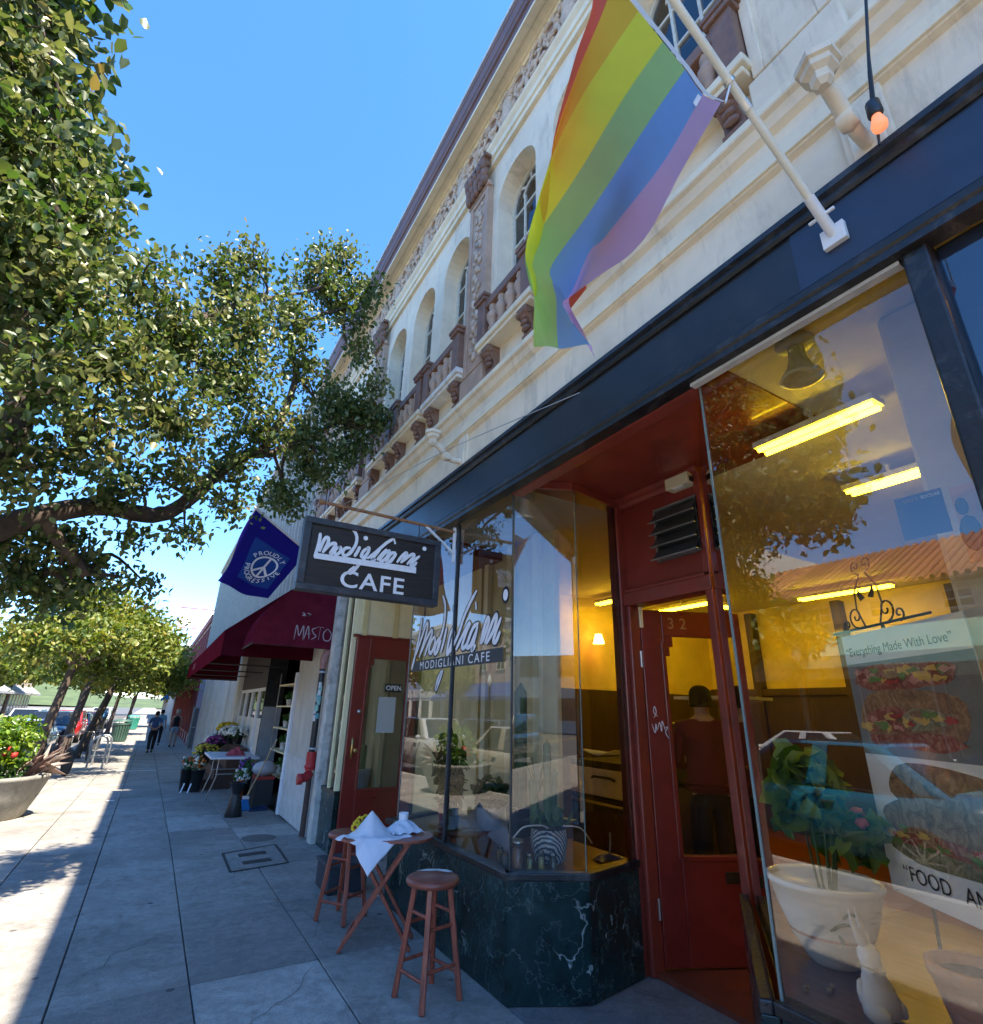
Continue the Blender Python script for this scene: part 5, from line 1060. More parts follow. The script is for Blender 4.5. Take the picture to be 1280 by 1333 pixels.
LOBES = [(-1.56,3.29,5.28,.30),(-1.44,3.56,5.30,.20),(-1.27,3.94,5.25,.20),(-1.30,3.42,4.66,.37),(-1.18,3.34,3.98,.35),(-1.10,3.95,4.75,.33),(-.95,3.59,3.91,.43),(-.73,4.18,4.56,.41),(-.96,3.46,3.32,.34),(-.69,3.98,3.75,.42),(-.44,4.54,4.43,.45),(-.69,4.01,3.22,.35),(-.34,4.50,3.70,.43),(.03,4.86,4.33,.50),(-.22,4.71,5.26,.33),(-.01,4.70,5.60,.26),(.69,5.05,6.06,.39),(.84,4.97,6.41,.23),(.46,5.01,5.34,.36),(.05,4.75,4.88,.44),(1.03,5.29,6.02,.37),(1.23,5.21,6.30,.26),(.69,5.32,5.04,.28),(.40,5.37,4.20,.35),(.93,5.84,4.49,.40),(1.13,5.79,4.94,.40),(1.42,5.84,5.05,.34),(1.60,5.87,5.0,.26),(1.68,5.75,4.93,.2),(1.70,5.6,4.86,.15),(1.55,5.5,5.2,.18),(1.13,6.15,4.22,.34),(1.45,6.11,4.55,.26),(1.60,5.98,4.65,.2),(-1.05,5.2,2.36,.27),(-.80,5.35,2.36,.24),(-.52,5.45,2.52,.19),(-1.12,4.95,2.62,.26),(-.85,5.1,2.72,.2),(-.92,4.26,3.04,.20),(-1.03,4.08,2.83,.23),(-1.07,5.31,2.53,.21),(-.75,5.24,2.63,.21),(-.42,5.13,2.83,.15),(-.06,5.40,3.04,.18),(.27,5.49,3.41,.21),(-.26,5.70,2.57,.13),(1.34,5.52,5.64,.22),(-1.50,3.26,5.63,.12),(-1.45,3.25,3.83,.48),(-1.69,3.32,4.88,.53),(-1.40,3.74,2.95,.42),(-1.7,2.83,5.65,.36),(-.64,4.92,3.11,.22),(-.15,5.06,3.43,.24),(.18,5.35,3.78,.30),(-.48,5.07,3.34,.19),(.72,5.95,3.80,.26),(.94,6.16,3.73,.20)]
BACK = [(-2.3+1.1*math.cos(a)*q, 4.3+1.5*math.sin(a)*q, 4.6+h, .6) for a, q, h in [(k*.73, .55+.45*((k*7) % 5)/5, -.4+2.6*((k*3) % 7)/7) for k in range(26)] if not (math.cos(a)*q > .55 and math.sin(a)*q > -.2)]
tr = thing('street_tree', 'large overhanging street tree with a long bough reaching to the cafe front', 'tree', (-2.0, 4.4, 0))
limbs = {'bough': ([(-2.0,4.4,1.9),(-1.65,4.5,2.2),(-1.29,4.64,2.43),(-1.14,4.74,2.65),(-.95,4.84,2.84),(-.67,5.05,3.02),(-.32,5.27,3.09),(-.11,5.33,3.27),(.13,5.38,3.7),(.38,5.47,3.98),(.58,5.62,4.11),(.93,5.84,4.49),(1.35,5.88,4.9)], [.13,.105,.088,.082,.078,.072,.068,.064,.06,.055,.045,.025,.010]),
 'low': ([(-.95,4.84,2.80),(-.77,5.03,2.61),(-.65,5.17,2.51),(-.9,5.24,2.48),(-1.08,5.33,2.38)], [.05,.04,.035,.028,.015]),
 'up': ([(.45,5.52,3.98),(.65,5.42,4.88),(.51,5.26,5.33),(.77,5.19,5.72),(1.01,5.24,5.93)], [.045,.036,.03,.022,.012]),
 'left': ([(-2.0,4.4,1.8),(-1.6,4.35,2.5),(-1.22,4.31,2.97),(-1.15,4.31,3.34),(-1.26,4.18,3.77),(-1.21,4.0,4.3),(-1.3,3.68,4.98)], [.14,.12,.10,.09,.075,.055,.03]),
 'mid': ([(-1.15,4.31,3.34),(-.85,4.27,3.8),(-.53,4.47,4.34),(-.11,4.74,5.06),(.55,5.02,5.8)], [.06,.05,.04,.03,.012]),
 'rear': ([(-2.0,4.4,1.9),(-2.2,4.3,3.0),(-2.3,4.5,4.2),(-2.6,4.2,5.6)], [.15,.12,.08,.03])}
tk = MB().tube(catmull([(-2.02,4.42,0),(-2.0,4.4,.3),(-2.02,4.38,1.1),(-2.0,4.4,2.0)], 5), [.25]+[.19]*3+[.175]*12, 12)
tk.build('trunk', bark, tr); spine = []
lm = MB()
for k, (p, r) in limbs.items():
    c = catmull(p, 5); R = [r[0]]; 
    rr = [r[min(int(i/5), len(r)-1)] + (r[min(int(i/5)+1, len(r)-1)]-r[min(int(i/5), len(r)-1)])*((i % 5)/5) for i in range(len(c))]
    o = MB().tube([q + V(random.gauss(0,.006), random.gauss(0,.006), random.gauss(0,.006)) for q in c], [x_*(1+random.uniform(-.06,.06)) for x_ in rr], 10); o.build('limb', bark, tr); spine += c
tw = MB(); twigs(tw, LOBES, spine, 4); tw.build('twigs', bark, tr, kind='stuff')
C_, T_ = crown_leaves(LOBES, 6800, 18, .080)
C2, T2 = crown_leaves(BACK, 2600, 9, .10)
crn = leaves('crown', C_, (.03, .082), leaf_tree, tr, .62, .55, lvc=T_, kind='stuff')
leaves('outer_crown', C2, (.09, .15), leaf_tree, tr, .62, .5, lvc=T2, kind='stuff')
def street_tree(label, x, y, h, cr, lean=(0, 0), tr_=.13, dens=900, ls=(.12, .22), seed=0, mt=None, nl=14, fork=None):
    random.seed(100+seed); z0 = gz(y); t = thing('street_tree', label, 'tree', (x, y, z0), 'trees along the near pavement' if x > -4 else 'trees across the street')
    top = V(x+lean[0], y+lean[1], z0+h*.5); c = catmull([(x, y, z0), (x+lean[0]*.4, y+lean[1]*.4, z0+h*.22), top], 5)
    MB().tube(c, [tr_*1.5, tr_, tr_*.95, tr_*.9, tr_*.85, tr_*.8, tr_*.8, tr_*.75, tr_*.72, tr_*.7, tr_*.7][:len(c)], 10).build('trunk', bark, t)
    lobes = []; lb = MB()
    for k in range(nl):
        a = k*2.4 + seed; q = cr*math.sqrt((k+.5)/nl); zz = z0 + h*.62 + (h*.30)*math.cos(q/cr*1.5) * random.uniform(.2, 1.1) - .12*h*random.random()
        p = (x+lean[0]*1.6+q*math.cos(a), y+lean[1]*1.6+q*math.sin(a), zz); lobes.append((*p, cr*random.uniform(.32, .5)))
        if k % 2 == 0: lb.tube(catmull([top, top.lerp(Vector(p), .5) + V(0, 0, .12), p], 4), [tr_*.5, .015], 6)
    lb.build('limbs', bark, t, kind='stuff'); c_, t_ = crown_leaves(lobes, dens, 8, cr*.1)
    leaves('crown', c_, ls, mt or leaf_row, t, .65, .35, lvc=t_, kind='stuff'); random.seed(7+seed); return t
street_tree('young street tree just past the concrete planter', -2.15, 17.3, 5.2, 1.85, (.25, .3), .13, 1500, (.09, .17), 1)
street_tree('dark trunked street tree beside the parked cars', -2.15, 22.6, 5.7, 1.95, (.3, .4), .15, 1300, (.10, .19), 2)
street_tree('leaning street tree behind the bike racks', -2.0, 26.2, 5.7, 1.9, (.65, .5), .12, 1200, (.11, .2), 3)
street_tree('twin leaning street tree near the parking meter', -2.1, 30.5, 6.2, 2.1, (.6, .4), .13, 1000, (.12, .22), 4)
street_tree('slim street tree past the green litter bins', -2.1, 45.0, 5.6, 2.1, (.2, 0), .14, 700, (.16, .28), 5)
street_tree('far street tree overhanging the pavement', -1.6, 60.0, 6.2, 2.6, (.4, 0), .15, 500, (.2, .35), 6)
for k, (x, y, h, lb) in enumerate(((-15.2, 13.0, 7, 'street tree across the road by the tiled roof building'), (-15.0, 24.0, 8, 'tall street tree across the road by the pale building'), (-15.2, 38.0, 7, 'round street tree across the road by the pink building'), (-15.2, 1.0, 7, 'street tree across the road by the cream building'), (-15.0, 60.0, 8, 'big street tree far across the road'))):
    street_tree(lb, x, y, h, 2.4, (0, 0), .16, 420, (.2, .36), 10+k)
for k, (x, y, h, lb) in enumerate(((-15.0, 82.0, 9, 'tall broad tree far across the road beyond the tan building'), (-10.0, 112.0, 10, 'wide tree closing the road in the distance'), (-17.0, 100.0, 11, 'tallest tree in the distance across the road'), (-3.0, 125.0, 10, 'distant tree over the near kerb'))):
    street_tree(lb, x, y, h, 4.2, (0, 0), .25, 160, (.4, .7), 20+k)
# wooded hill far down the street
hill = MB().grid(lambda u, v: V(-220+440*u, 330+220*v, -1 + (16+7*math.sin(u*9)+4*math.sin(u*23))*math.sin(math.pi*min(1, v*.9+.02))), 40, 12)
hill.build('hill', mat('wooded_hill', (.07,.10,.035), .95, .4, .15, .6, 1), kind='structure')

# ------------------------------------------------------------------ concrete planter
px_, py_ = -1.95, 11.35; pz = gz(py_)
pt = thing('concrete_planter', 'large round aggregate concrete planter overflowing with lime green shrubs', 'planter', (px_, py_, pz))
MB().lathe([(.60, 0), (.64, .02), (.76, .30), (.84, .52), (.86, .54), (.86, .58), (.78, .585), (.74, .5), (.001, .48)], (px_, py_, pz), 40).build('bowl', m_concrete('aggregate_concrete', (.26,.25,.22), .02), pt)
MB().lathe([(.001,.49),(.76,.49)], (px_, py_, pz), 24, cap=False).build('soil', soil, pt)
leaves('shrub', np.concatenate([blob((px_+.05, py_, pz+.95), (.62,.62,.42), 1500, .3), blob((px_+.25, py_-.1, pz+1.15), (.4,.4,.28), 600, .2)]), (.06, .12), leaf_lime, pt, .5, -.1, kind='stuff')
leaves('low_foliage', blob((px_, py_, pz+.62), (.72,.72,.18), 700, .3), (.06, .12), leaf_dark, pt, .5, .1, kind='stuff')
sp_ = []; dr = []
for k in range(26):
    a = random.uniform(-1.2, 1.2); q = V(math.cos(a), math.sin(a), random.uniform(.25, 1.0)).normalized(); sp_.append(V(px_+.5, py_-.1, pz+.55)+q*.28); dr.append(q)
leaves('spiky_blades', sp_, (.5, .7), m_leaf('purple_blade', [(.10,.05,.05), (.30,.2,.16), (.55,.48,.42)], .1), pt, .05, 0, dirs=dr)
for k in range(7): MB().ell((px_+.12+random.uniform(-.35,.3), py_-.5+random.uniform(-.1,.2), pz+.85+random.uniform(-.1,.15)), (.045,.045,.04), 8, 0, .3).build('red_blossom', mat('red_petal', (.5,.03,.02), .6), pt)

# ------------------------------------------------------------------ bicycle racks, bins, meter, bicycle
def rack(label, x, y):
    z = gz(y); t = thing('bicycle_rack', label, 'bicycle rack', (x, y, z), 'bicycle racks')
    w = .19; MB().tube(catmull([(x-w,y,z),(x-w,y,z+.35),(x-w,y,z+.68)], 2) + [(x-w*math.cos(a), y, z+.70+.19*math.sin(a)) for a in np.linspace(.1, math.pi-.1, 10)] + [(x+w,y,z+.68),(x+w,y,z)], .027, 10).build('hoop', galv, t)
    for s_ in (-1, 1): MB().lathe([(.055,0),(.055,.012),(.03,.015)], (x+s_*w, y, z), 12).build('foot_plate', galv, t)
rack('inverted U steel bicycle rack, the first one past the planter', -1.07, 20.9); rack('inverted U steel bicycle rack standing behind the first', -1.02, 22.0)
gb = mat('green_bin', (.045,.10,.075), .5, .2); gb2 = mat('teal_bin', (.04,.28,.21), .5, .15)
def bin_(label, x, y, m_, h=1.0, w=.34):
    z = gz(y); t = thing('litter_bin', label, 'litter bin', (x, y, z), 'litter bins')
    b = MB(); n = 20
    for k in range(n):
        a = 2*math.pi*k/n; o = MB().bar((x+w*.82*math.cos(a), y+w*.82*math.sin(a), z+.04), (x+w*math.cos(a), y+w*math.sin(a), z+h*.76), .085, .02, up=(math.cos(a), math.sin(a), 0)); o.build('slat', m_, t)
    MB().lathe([(w*.75,z+.03),(w*.9,z+h*.74)], (x, y, 0), 18).build('liner', blackpl, t)
    MB().lathe([(w*1.02,z+h*.76),(w*1.1,z+h*.80),(w*1.1,z+h*.84),(w*.9,z+h*.86)], (x, y, 0), 20).build('rim', m_, t)
    MB().lathe([(w*1.15,z+h*.93),(w*1.15,z+h*.97),(w*.7,z+h*1.03),(.001,z+h*1.04)], (x, y, 0), 20).build('lid', m_, t)
    for k in range(4): a = k*1.57+.4; MB().bar((x+w*math.cos(a), y+w*math.sin(a), z+h*.84), (x+w*math.cos(a), y+w*math.sin(a), z+h*.95), .03).build('lid_post', m_, t)
bin_('dark green slatted litter bin past the bicycle racks', -1.15, 37.6, gb, 1.1, .42); bin_('bright teal litter bin further along the kerb', -.95, 54.5, gb2, 1.05, .4)
mt = thing('parking_meter', 'grey parking pay station with blue top behind the racks', 'parking meter', (-1.75, 31.5, gz(31.5))); z = gz(31.5)
B(-1.88, 31.4, z, -1.62, 31.65, z+1.35).build('cabinet', mat('dark_cabinet', (.05,.055,.065), .5), mt, bevel=.03); B(-1.9, 31.36, z+1.35, -1.6, 31.7, z+1.62).build('blue_top', mat('sky_blue_plastic', (.12,.32,.6), .4), mt, bevel=.04); B(-1.84, 31.38, z+.9, -1.66, 31.4, z+1.2).build('screen', blackpl, mt)
def bicycle(label, x, y, m_, rz):
    t = local('bicycle', label, 'bicycle')
    for yy in (-.5, .5):
        w = MB().lathe([(.315,-.015),(.335,-.012),(.335,.012),(.315,.015)], (0, yy, .335), 28, ax='x').build('wheel', blackpl, t)
        s_ = MB()
        for k in range(12): a = k*math.pi/6; s_.bar((0, yy, .335), (0, yy+.315*math.cos(a), .335+.315*math.sin(a)), .003)
        s_.build('spokes', steel, w, kind='stuff')
    f = MB().tube([(0,-.5,.335),(0,-.1,.30),(0,.33,.66),(0,-.16,.70),(0,-.1,.30)], .016, 8).tube([(0,-.5,.335),(0,-.16,.70)], .01, 8).tube([(0,.5,.335),(0,.36,.66),(0,.31,.9)], .016, 8); f.build('frame', m_, t)
    MB().ell((0,-.2,.92), (.06,.13,.03), 10).tube([(0,-.16,.7),(0,-.2,.9)], .012, 8).build('saddle', blackpl, t)
    MB().tube(catmull([(-.28,.2,.95),(-.15,.32,.94),(0,.32,.92),(.15,.32,.94),(.28,.2,.95)], 4), .012, 8).build('handlebar', steel, t)
    MB().lathe([(.08,-.005),(.08,.005)], (.03,-.1,.30), 14, ax='x').build('chainring', steel, t)
    return place(t, (x, y, gz(y)), rz)
bicycle('dark maroon bicycle leaning by the planter and racks', -1.75, 18.9, mat('maroon_frame', (.12,.01,.03), .4), rad(25)); bicycle('silver bicycle locked behind the bicycle racks', -1.5, 24.2, galv, rad(8))
sh_ = thing('glazed_panel', 'weathered framed panel leaning on the shop wall ahead of the walkers', 'panel', (2.0, 31.2, gz(31)))
z = gz(31); fb_ = MB()
B(1.86, 31.0, z+.05, 2.36, 31.06, z+1.84).build('sheet', mat('grimy_glass', (.16,.155,.14), .4, .3, 3, .1), sh_)
for q in ((1.82, z, 1.88, z+1.88), (2.34, z, 2.40, z+1.88), (1.88, z, 2.34, z+.06), (1.88, z+1.82, 2.34, z+1.88), (1.88, z+.95, 2.34, z+1.0)): B(q[0], 30.97, q[1], q[2], 31.08, q[3]).build('frame', mat('grey_timber', (.4,.39,.35), .8), sh_)

# ------------------------------------------------------------------ people
def skin(name, J, E, R, m, parent, root=0, sub=2):
    me = bpy.data.meshes.new(name); me.from_pydata([tuple(j) for j in J], E, []); ob = bpy.data.objects.new(name, me); COL.objects.link(ob)
    ob.modifiers.new('skin', 'SKIN'); s = ob.modifiers.new('sub', 'SUBSURF'); s.levels = sub; s.render_levels = sub
    for i, r in enumerate(R):
        sv_ = me.skin_vertices[0].data[i]; sv_.radius = r if isinstance(r, tuple) else (r, r); sv_.use_root = (i == root)
    dg = bpy.context.evaluated_depsgraph_get(); out = bpy.data.meshes.new_from_object(ob.evaluated_get(dg)); bpy.data.objects.remove(ob)
    out.materials.clear(); out.materials.append(m)
    for p in out.polygons: p.use_smooth = True
    o = bpy.data.objects.new(name, out); COL.objects.link(o); adopt(o, parent); return o
skin_m = mat('skin', (.42,.24,.16), .55, .08); 
def person(label, loc, rz, h, shirt, trousers, hair, arms, stride=.16, bulk=1.0, sleeve='short', leg='long', hat=None, cap_hair=True, shoe=(.02,.02,.02)):
    t = local('person', label, 'person'); k = h/1.72
    def S(*a): return Vector(a)*k
    lg = {}
    for s_ in (-1, 1):
        st = stride*s_
        lg[s_] = [S(s_*.085, 0, .92), S(s_*.095, .02+st*.55, .50), S(s_*.09, st-.03-(.06 if s_ < 0 else 0), .10 + (.03 if s_ < 0 else 0)), S(s_*.10, st+.10, .035)]
    J = [S(0,0,.95), S(0,.0,1.12), S(0,.01,1.30), S(0,.0,1.43), S(0,.015,1.50), S(0,.03,1.58), S(0,.03,1.66), S(0,.03,1.715)]
    E = [(0,1),(1,2),(2,3),(3,4),(4,5),(5,6),(6,7)]; R = [(.11*k,.08*k), (.10*k,.07*k), (.115*k,.075*k), (.09*k,.06*k), .05*k, (.072*k,.085*k), (.078*k,.095*k), (.045*k,.05*k)]
    arm = {}
    for s_ in (-1, 1):
        b = len(J); J += lg[s_]; E += [(0, b), (b, b+1), (b+1, b+2), (b+2, b+3)]; R += [.07*k, .052*k, .04*k, .03*k]
        a = [S(*p) for p in arms[s_]]; arm[s_] = a; b = len(J); J += a; E += [(3, b)] + [(b+i, b+i+1) for i in range(len(a)-1)]; R += [.055*k, .042*k, .028*k, .034*k][:len(a)]
    body = skin('body', J, E, R, skin_m, t)
    hd_ = MB()
    # face: nose, ears; hands: five fingers
    hd_.ell(S(0,.128,1.585), (.014*k,.022*k,.022*k), 8)
    for s_ in (-1, 1):
        hd_.ell(S(s_*.082,.03,1.59), (.012*k,.022*k,.03*k), 8)
        w, e = arm[s_][-1], arm[s_][-2]; d = (w-e).normalized(); sd_ = d.cross(V(0,1,0)).normalized() if abs(d.y) < .9 else V(1,0,0)
        for q in range(5):
            o_ = sd_*(q-2)*.017*k; ln = (.06, .075, .08, .074, .055)[q]*k; f0 = w + o_ + (d*.02 if q else d*-.02)
            hd_.tube([f0, f0 + d*ln*.55 + (sd_*-.025*k if q == 0 else V(0,0,0)), f0 + d*ln + V(0, .012*k, 0)], [.0095*k, .0085*k, .006*k], 6)
    hd_.build('hands_and_face', skin_m, t)
    ey = MB()
    for s_ in (-1, 1): ey.ell(S(s_*.032, .118, 1.61), (.012*k, .008*k, .008*k), 6)
    ey.ell(S(0, .118, 1.535), (.024*k, .008*k, .006*k), 6); ey.build('eyes_and_mouth', mat('eye_dark', (.05,.025,.02), .4), t)
    # clothing
    Js = [S(0,0,.90), S(0,0,1.0), S(0,0,1.12), S(0,.01,1.30), S(0,0,1.42), S(0,.01,1.475)]; Es = [(i, i+1) for i in range(5)]; Rs = [(.158*k*bulk,.118*k*bulk), (.155*k*bulk,.115*k*bulk), (.142*k*bulk,.105*k*bulk), (.162*k*bulk,.115*k*bulk), (.135*k*bulk,.095*k*bulk), (.065*k,.065*k)]
    if sleeve != 'none':
        for s_ in (-1, 1):
            a = arm[s_]; b = len(Js)
            if sleeve == 'long': q = [a[0], a[1], a[2]]; r = [.072*k, .058*k, .044*k]
            else: q = [a[0], a[0].lerp(a[1], .75)]; r = [.072*k, .062*k]
            Js += q; Rs += r; Es += [(4, b)] + [(b+i, b+i+1) for i in range(len(q)-1)]
    skin('top', Js, Es, Rs, shirt, t, 2)
    Jt = [S(0,0,.99), S(0,0,.90)]; Et = [(0, 1)]; Rt = [(.15*k,.112*k), (.15*k,.115*k)]
    for s_ in (-1, 1):
        b = len(Jt); q = lg[s_][:3]
        if leg == 'short': q = [q[0], q[0].lerp(q[1], .62)]; r = [.105*k, .088*k]
        else: r = [.105*k, .078*k, .062*k]
        Jt += q; Rt += r; Et += [(1, b)] + [(b+i, b+i+1) for i in range(len(q)-1)]
    skin('shorts' if leg == 'short' else 'trousers', Jt, Et, Rt, trousers, t)
    for s_ in (-1, 1):
        an, to = lg[s_][2], lg[s_][3]; skin('shoe', [an + V(0,-.03,-.04), V(an.x, an.y+.03, to.z+.01), to + V(0,.03,0)], [(0,1),(1,2)], [.05*k, .045*k, .04*k], mat('shoe', shoe, .5), t)
    hr = MB(); hr.grid(lambda u, v: S((.086+.004*math.sin(u*40))*math.cos(2*math.pi*u)*math.sin(v*1.75+.02), .02-.01+(.103)*math.sin(2*math.pi*u)*math.sin(v*1.75+.02) - .012*(v), 1.635+.09*math.cos(v*1.75+.02) - (.06*v if math.sin(2*math.pi*u) < .2 else -.02*v)), 24, 10); hr.build('hair', hair, t, solid=.012)
    if hat: MB().lathe([(.105*k, 1.64*k), (.10*k, 1.70*k), (.07*k, 1.745*k), (.001, 1.755*k)], (0, .02*k, 0), 18).box(-.07*k, .09*k, 1.645*k, .07*k, .19*k, 1.655*k).build('cap', hat, t)
    return place(t, loc, rz)
hang = {s_: [(s_*.175, 0, 1.40), (s_*.225, -.03, 1.13), (s_*.23, .04, .90), (s_*.225, .06, .82)] for s_ in (-1, 1)}
behind = {s_: [(s_*.175, 0, 1.40), (s_*.245, -.09, 1.15), (s_*.08, -.155, 1.0), (s_*.0, -.165, .975)] for s_ in (-1, 1)}
front = {s_: [(s_*.175, 0, 1.40), (s_*.235, .04, 1.14), (s_*.15, .22, 1.10), (s_*.11, .29, 1.12)] for s_ in (-1, 1)}
blk = mat('black_cloth', (.012,.012,.015), .9, .2, 20, .3); hairb = mat('black_hair', (.010,.008,.007), .75, .3, 60, .6, 200, spec=.2); hairg = mat('grey_blond_hair', (.42,.36,.27), .6, .2, 60, .6, 200)
person('walker in a blue shirt with hands clasped behind the back', (.34, 29.2, gz(29.2)), rad(4), 1.68, mat('blue_shirt', (.05,.10,.26), .85, .12, 10, .3), blk, hairb, behind, .20)
person('walker in a pale blue shirt ahead of the one in darker blue', (.62, 34.2, gz(34)), rad(0), 1.70, mat('pale_blue_shirt', (.20,.42,.58), .85, .12, 10, .3), blk, hairb, hang, -.15)
person('walker in a black sleeveless top and pale denim shorts', (1.28, 32.8, gz(33)), rad(-4), 1.72, blk, mat('pale_denim', (.28,.38,.46), .85, .15, 12), hairg, hang, .10, 1.0, 'none', 'short', mat('tan_cap', (.5,.42,.3), .8))
person('person in a dark red sweater standing inside the open cafe door', (4.0, 3.19, .03), rad(-40), 1.77, mat('dark_red_sweater', (.12,.008,.018), .9, .15, 8, .4), mat('navy_trousers', (.010,.012,.022), .9), hairb, front, .02, 1.22, 'long')
sh = thing('wall_shelf', 'white shelf with small boxes on the wall inside the cafe', 'shelf', (4.9, 3.5, 1.7)); B(4.6, 3.3, 1.72, 5.2, 4.0, 1.75).build('board', white, sh)
for k in range(4): B(4.7+.1*k, 3.4+.12*k, 1.75, 4.78+.1*k, 3.48+.12*k, 1.80+.03*(k % 2)).build('box', [ochre2, white, redp, darkwood][k], sh)

# ------------------------------------------------------------------ cars
tyre_m = mat('tyre', (.015,.015,.016), .8); alloy = mat('alloy', (.5,.5,.51), .3, .05, metal=.9); cglass = m_glass('car_glass', 1.7, (.12,.13,.14)); lampw = mat('headlamp', (.6,.62,.65), .15); lampr = mat('tail_lamp', (.35,.01,.01), .2)
def car_paint(n_, c): return mat(n_ + '_car_paint', c, .22, .03, 2, 0, coat=.8)
CARP = {}
def car(label, x, y, rz, colname, col, kind='sedan', z=None):
    t = local('parked_car' if 'parked' in label else 'car', label, 'car', 'cars on the street'); pm = CARP.setdefault(colname, car_paint(colname, col))
    suv = kind == 'suv'; hb = .16 if suv else 0; tz = 1.66 if suv else 1.43
    ys = [-2.25,-2.18,-1.75,-.9,0,.9,1.6,2.05,2.22]; hw = [.68,.80,.88,.90,.90,.90,.88,.80,.62]; zt = [.72,.90,.96,.93,.92,.92,.88,.78,.62]; zb = [.36,.28,.24,.22,.22,.22,.24,.28,.36]
    def sec(i):
        w, a, b = hw[i], zt[i]+hb, zb[i]+hb*.5
        half = [(0, a+.02), (w*.6, a+.015), (w*.9, a-.03), (w*.985, a-.14), (w, (a+b)/2), (w*.985, b+.1), (w*.9, b), (0, b)]
        return half + [(-p[0], p[1]) for p in half[-2:0:-1]]
    vs = []; n = 14
    for i in range(9): vs += [(p[0], ys[i], p[1]) for p in sec(i)]
    fs = [(i*n+k, (i+1)*n+k, (i+1)*n+(k+1) % n, i*n+(k+1) % n) for i in range(8) for k in range(n)] + [tuple(range(n)), tuple(range(9*n-1, 8*n-1, -1))]
    MB().add(vs, fs, 0, True).build('body', pm, t)
    rb, rt, ft, fb2 = (-2.12, -1.85, .35, 1.05) if suv else (-1.75, -1.05, .25, 1.10); bz = .90+hb; wb, wt = .82, .66
    base = [(-wb, rb), (wb, rb), (wb, fb2), (-wb, fb2)]; top = [(-wt, rt), (wt, rt), (wt, ft), (-wt, ft)]
    MB().hexa([(p[0], p[1], bz) for p in base] + [(p[0], p[1], tz) for p in top]).build('cabin', pm, t, bevel=.07, seg=4)
    def wq(pts, nrm): 
        c = sum((Vector(p) for p in pts), Vector())/len(pts); q = [c + (Vector(p)-c)*.86 + Vector(nrm)*.012 for p in pts]; return MB().add(q, [tuple(range(len(q)))])
    P = lambda lo, i: (base[i][0], base[i][1], bz) if lo else (top[i][0], top[i][1], tz)
    dk = MAT.setdefault('tint', mat('tinted_car_glass', (.012,.015,.017), .06, .1, bmp=0, coat=.5))
    wq([P(1,3), P(1,2), P(0,2), P(0,3)], (0, .6, .8)).build('windscreen', dk, t); wq([P(1,1), P(1,0), P(0,0), P(0,1)], (0, -.8, .5)).build('rear_window', dk, t)
    for s_, (i, j) in ((-1, (0, 3)), (1, (1, 2))):
        lo0, lo1, up0, up1 = Vector(P(1,i)), Vector(P(1,j)), Vector(P(0,i)), Vector(P(0,j)); 
        for a, b in ((.08, .48), (.53, .93)): wq([lo0.lerp(lo1, a), lo0.lerp(lo1, b), up0.lerp(up1, b), up0.lerp(up1, a)], (s_*.95, 0, .3)).build('side_window', dk, t)
        m_ = MB().ell((s_*.98, .82, bz+.06), (.10, .06, .07), 8).build('wing_mirror', pm, t)
        for a in (-.55, .35): MB().box(s_*.89, a, bz-.14, s_*.915, a+.16, bz-.12).build('door_handle', alloy, t)
        MB().ell((s_*.60, 2.12, .68+hb), (.14, .10, .07), 8).build('headlight', lampw, t); MB().ell((s_*.66, -2.19, .80+hb), (.13, .06, .09), 8).build('tail_light', lampr, t)
        for yy in (-1.38, 1.36):
            r = .35 if suv else .32
            w = MB().lathe([(r*.66,-.10),(r*.95,-.11),(r,-.07),(r,.07),(r*.95,.11),(r*.66,.10)], (s_*.80, yy, r), 22, ax='x').build('wheel', tyre_m, t)
            rm_ = MB().lathe([(r*.68,.085),(r*.64,.09),(r*.62,.06)], (0,0,0), 22, ax='x', cap=False).lathe([(.001,.07),(.05,.08),(.06,.06)], (0,0,0), 12, ax='x', cap=False)
            for k in range(10): a = k*math.pi/5; rm_.bar((.07, 0, 0), (.078, r*.63*math.cos(a), r*.63*math.sin(a)), .02, .045, up=(1,0,0))
            rm_.xf(lambda v: Vector((s_*.82 + s_*v.x, yy+v.y, r+v.z))).build('rim', alloy, w)
    MB().box(-.62, -2.28, .36+hb, .62, -2.2, .5+hb).box(-.55, 2.16, .34+hb, .55, 2.25, .46+hb).build('bumper', blackpl, t, bevel=.02); MB().box(-.25, -2.275, .62+hb, .25, -2.255, .73+hb).build('number_plate', white, t)
    return place(t, (x, y, gz(y)-.13 if z is None else z), rz)
CL = [('bright blue sedan parked at the kerb beside the near tree', -4.05, 4.6, 'blue', (.01,.16,.30), 'sedan'), ('beige sedan parked at the kerb beside the planter', -4.0, 11.0, 'beige', (.42,.38,.30), 'sedan'),
 ('silver wagon parked just past the planter', -4.0, 17.0, 'silver', (.45,.46,.47), 'suv'), ('dark grey sedan parked behind the silver wagon', -3.9, 23.0, 'graphite', (.05,.055,.065), 'sedan'), ('white hatchback parked beyond the dark grey sedan', -3.95, 28.6, 'white', (.62,.62,.62), 'sedan'),
 ('black off roader parked near the pay station', -3.95, 34.5, 'black', (.012,.012,.014), 'suv'), ('red hatchback parked beyond the black off roader', -3.95, 40.5, 'red', (.32,.015,.015), 'suv'), ('pale blue sedan parked near the teal bin', -3.95, 46.5, 'pale_blue', (.25,.34,.42), 'sedan'), ('maroon sedan parked far along the near kerb', -3.95, 53, 'maroon', (.10,.012,.02), 'sedan'),
 ('cream hatchback parked far along the near kerb', -3.95, 59.5, 'cream', (.5,.46,.36), 'sedan'), ('white van like wagon parked far along the near kerb', -3.95, 66, 'white2', (.6,.61,.63), 'suv')]
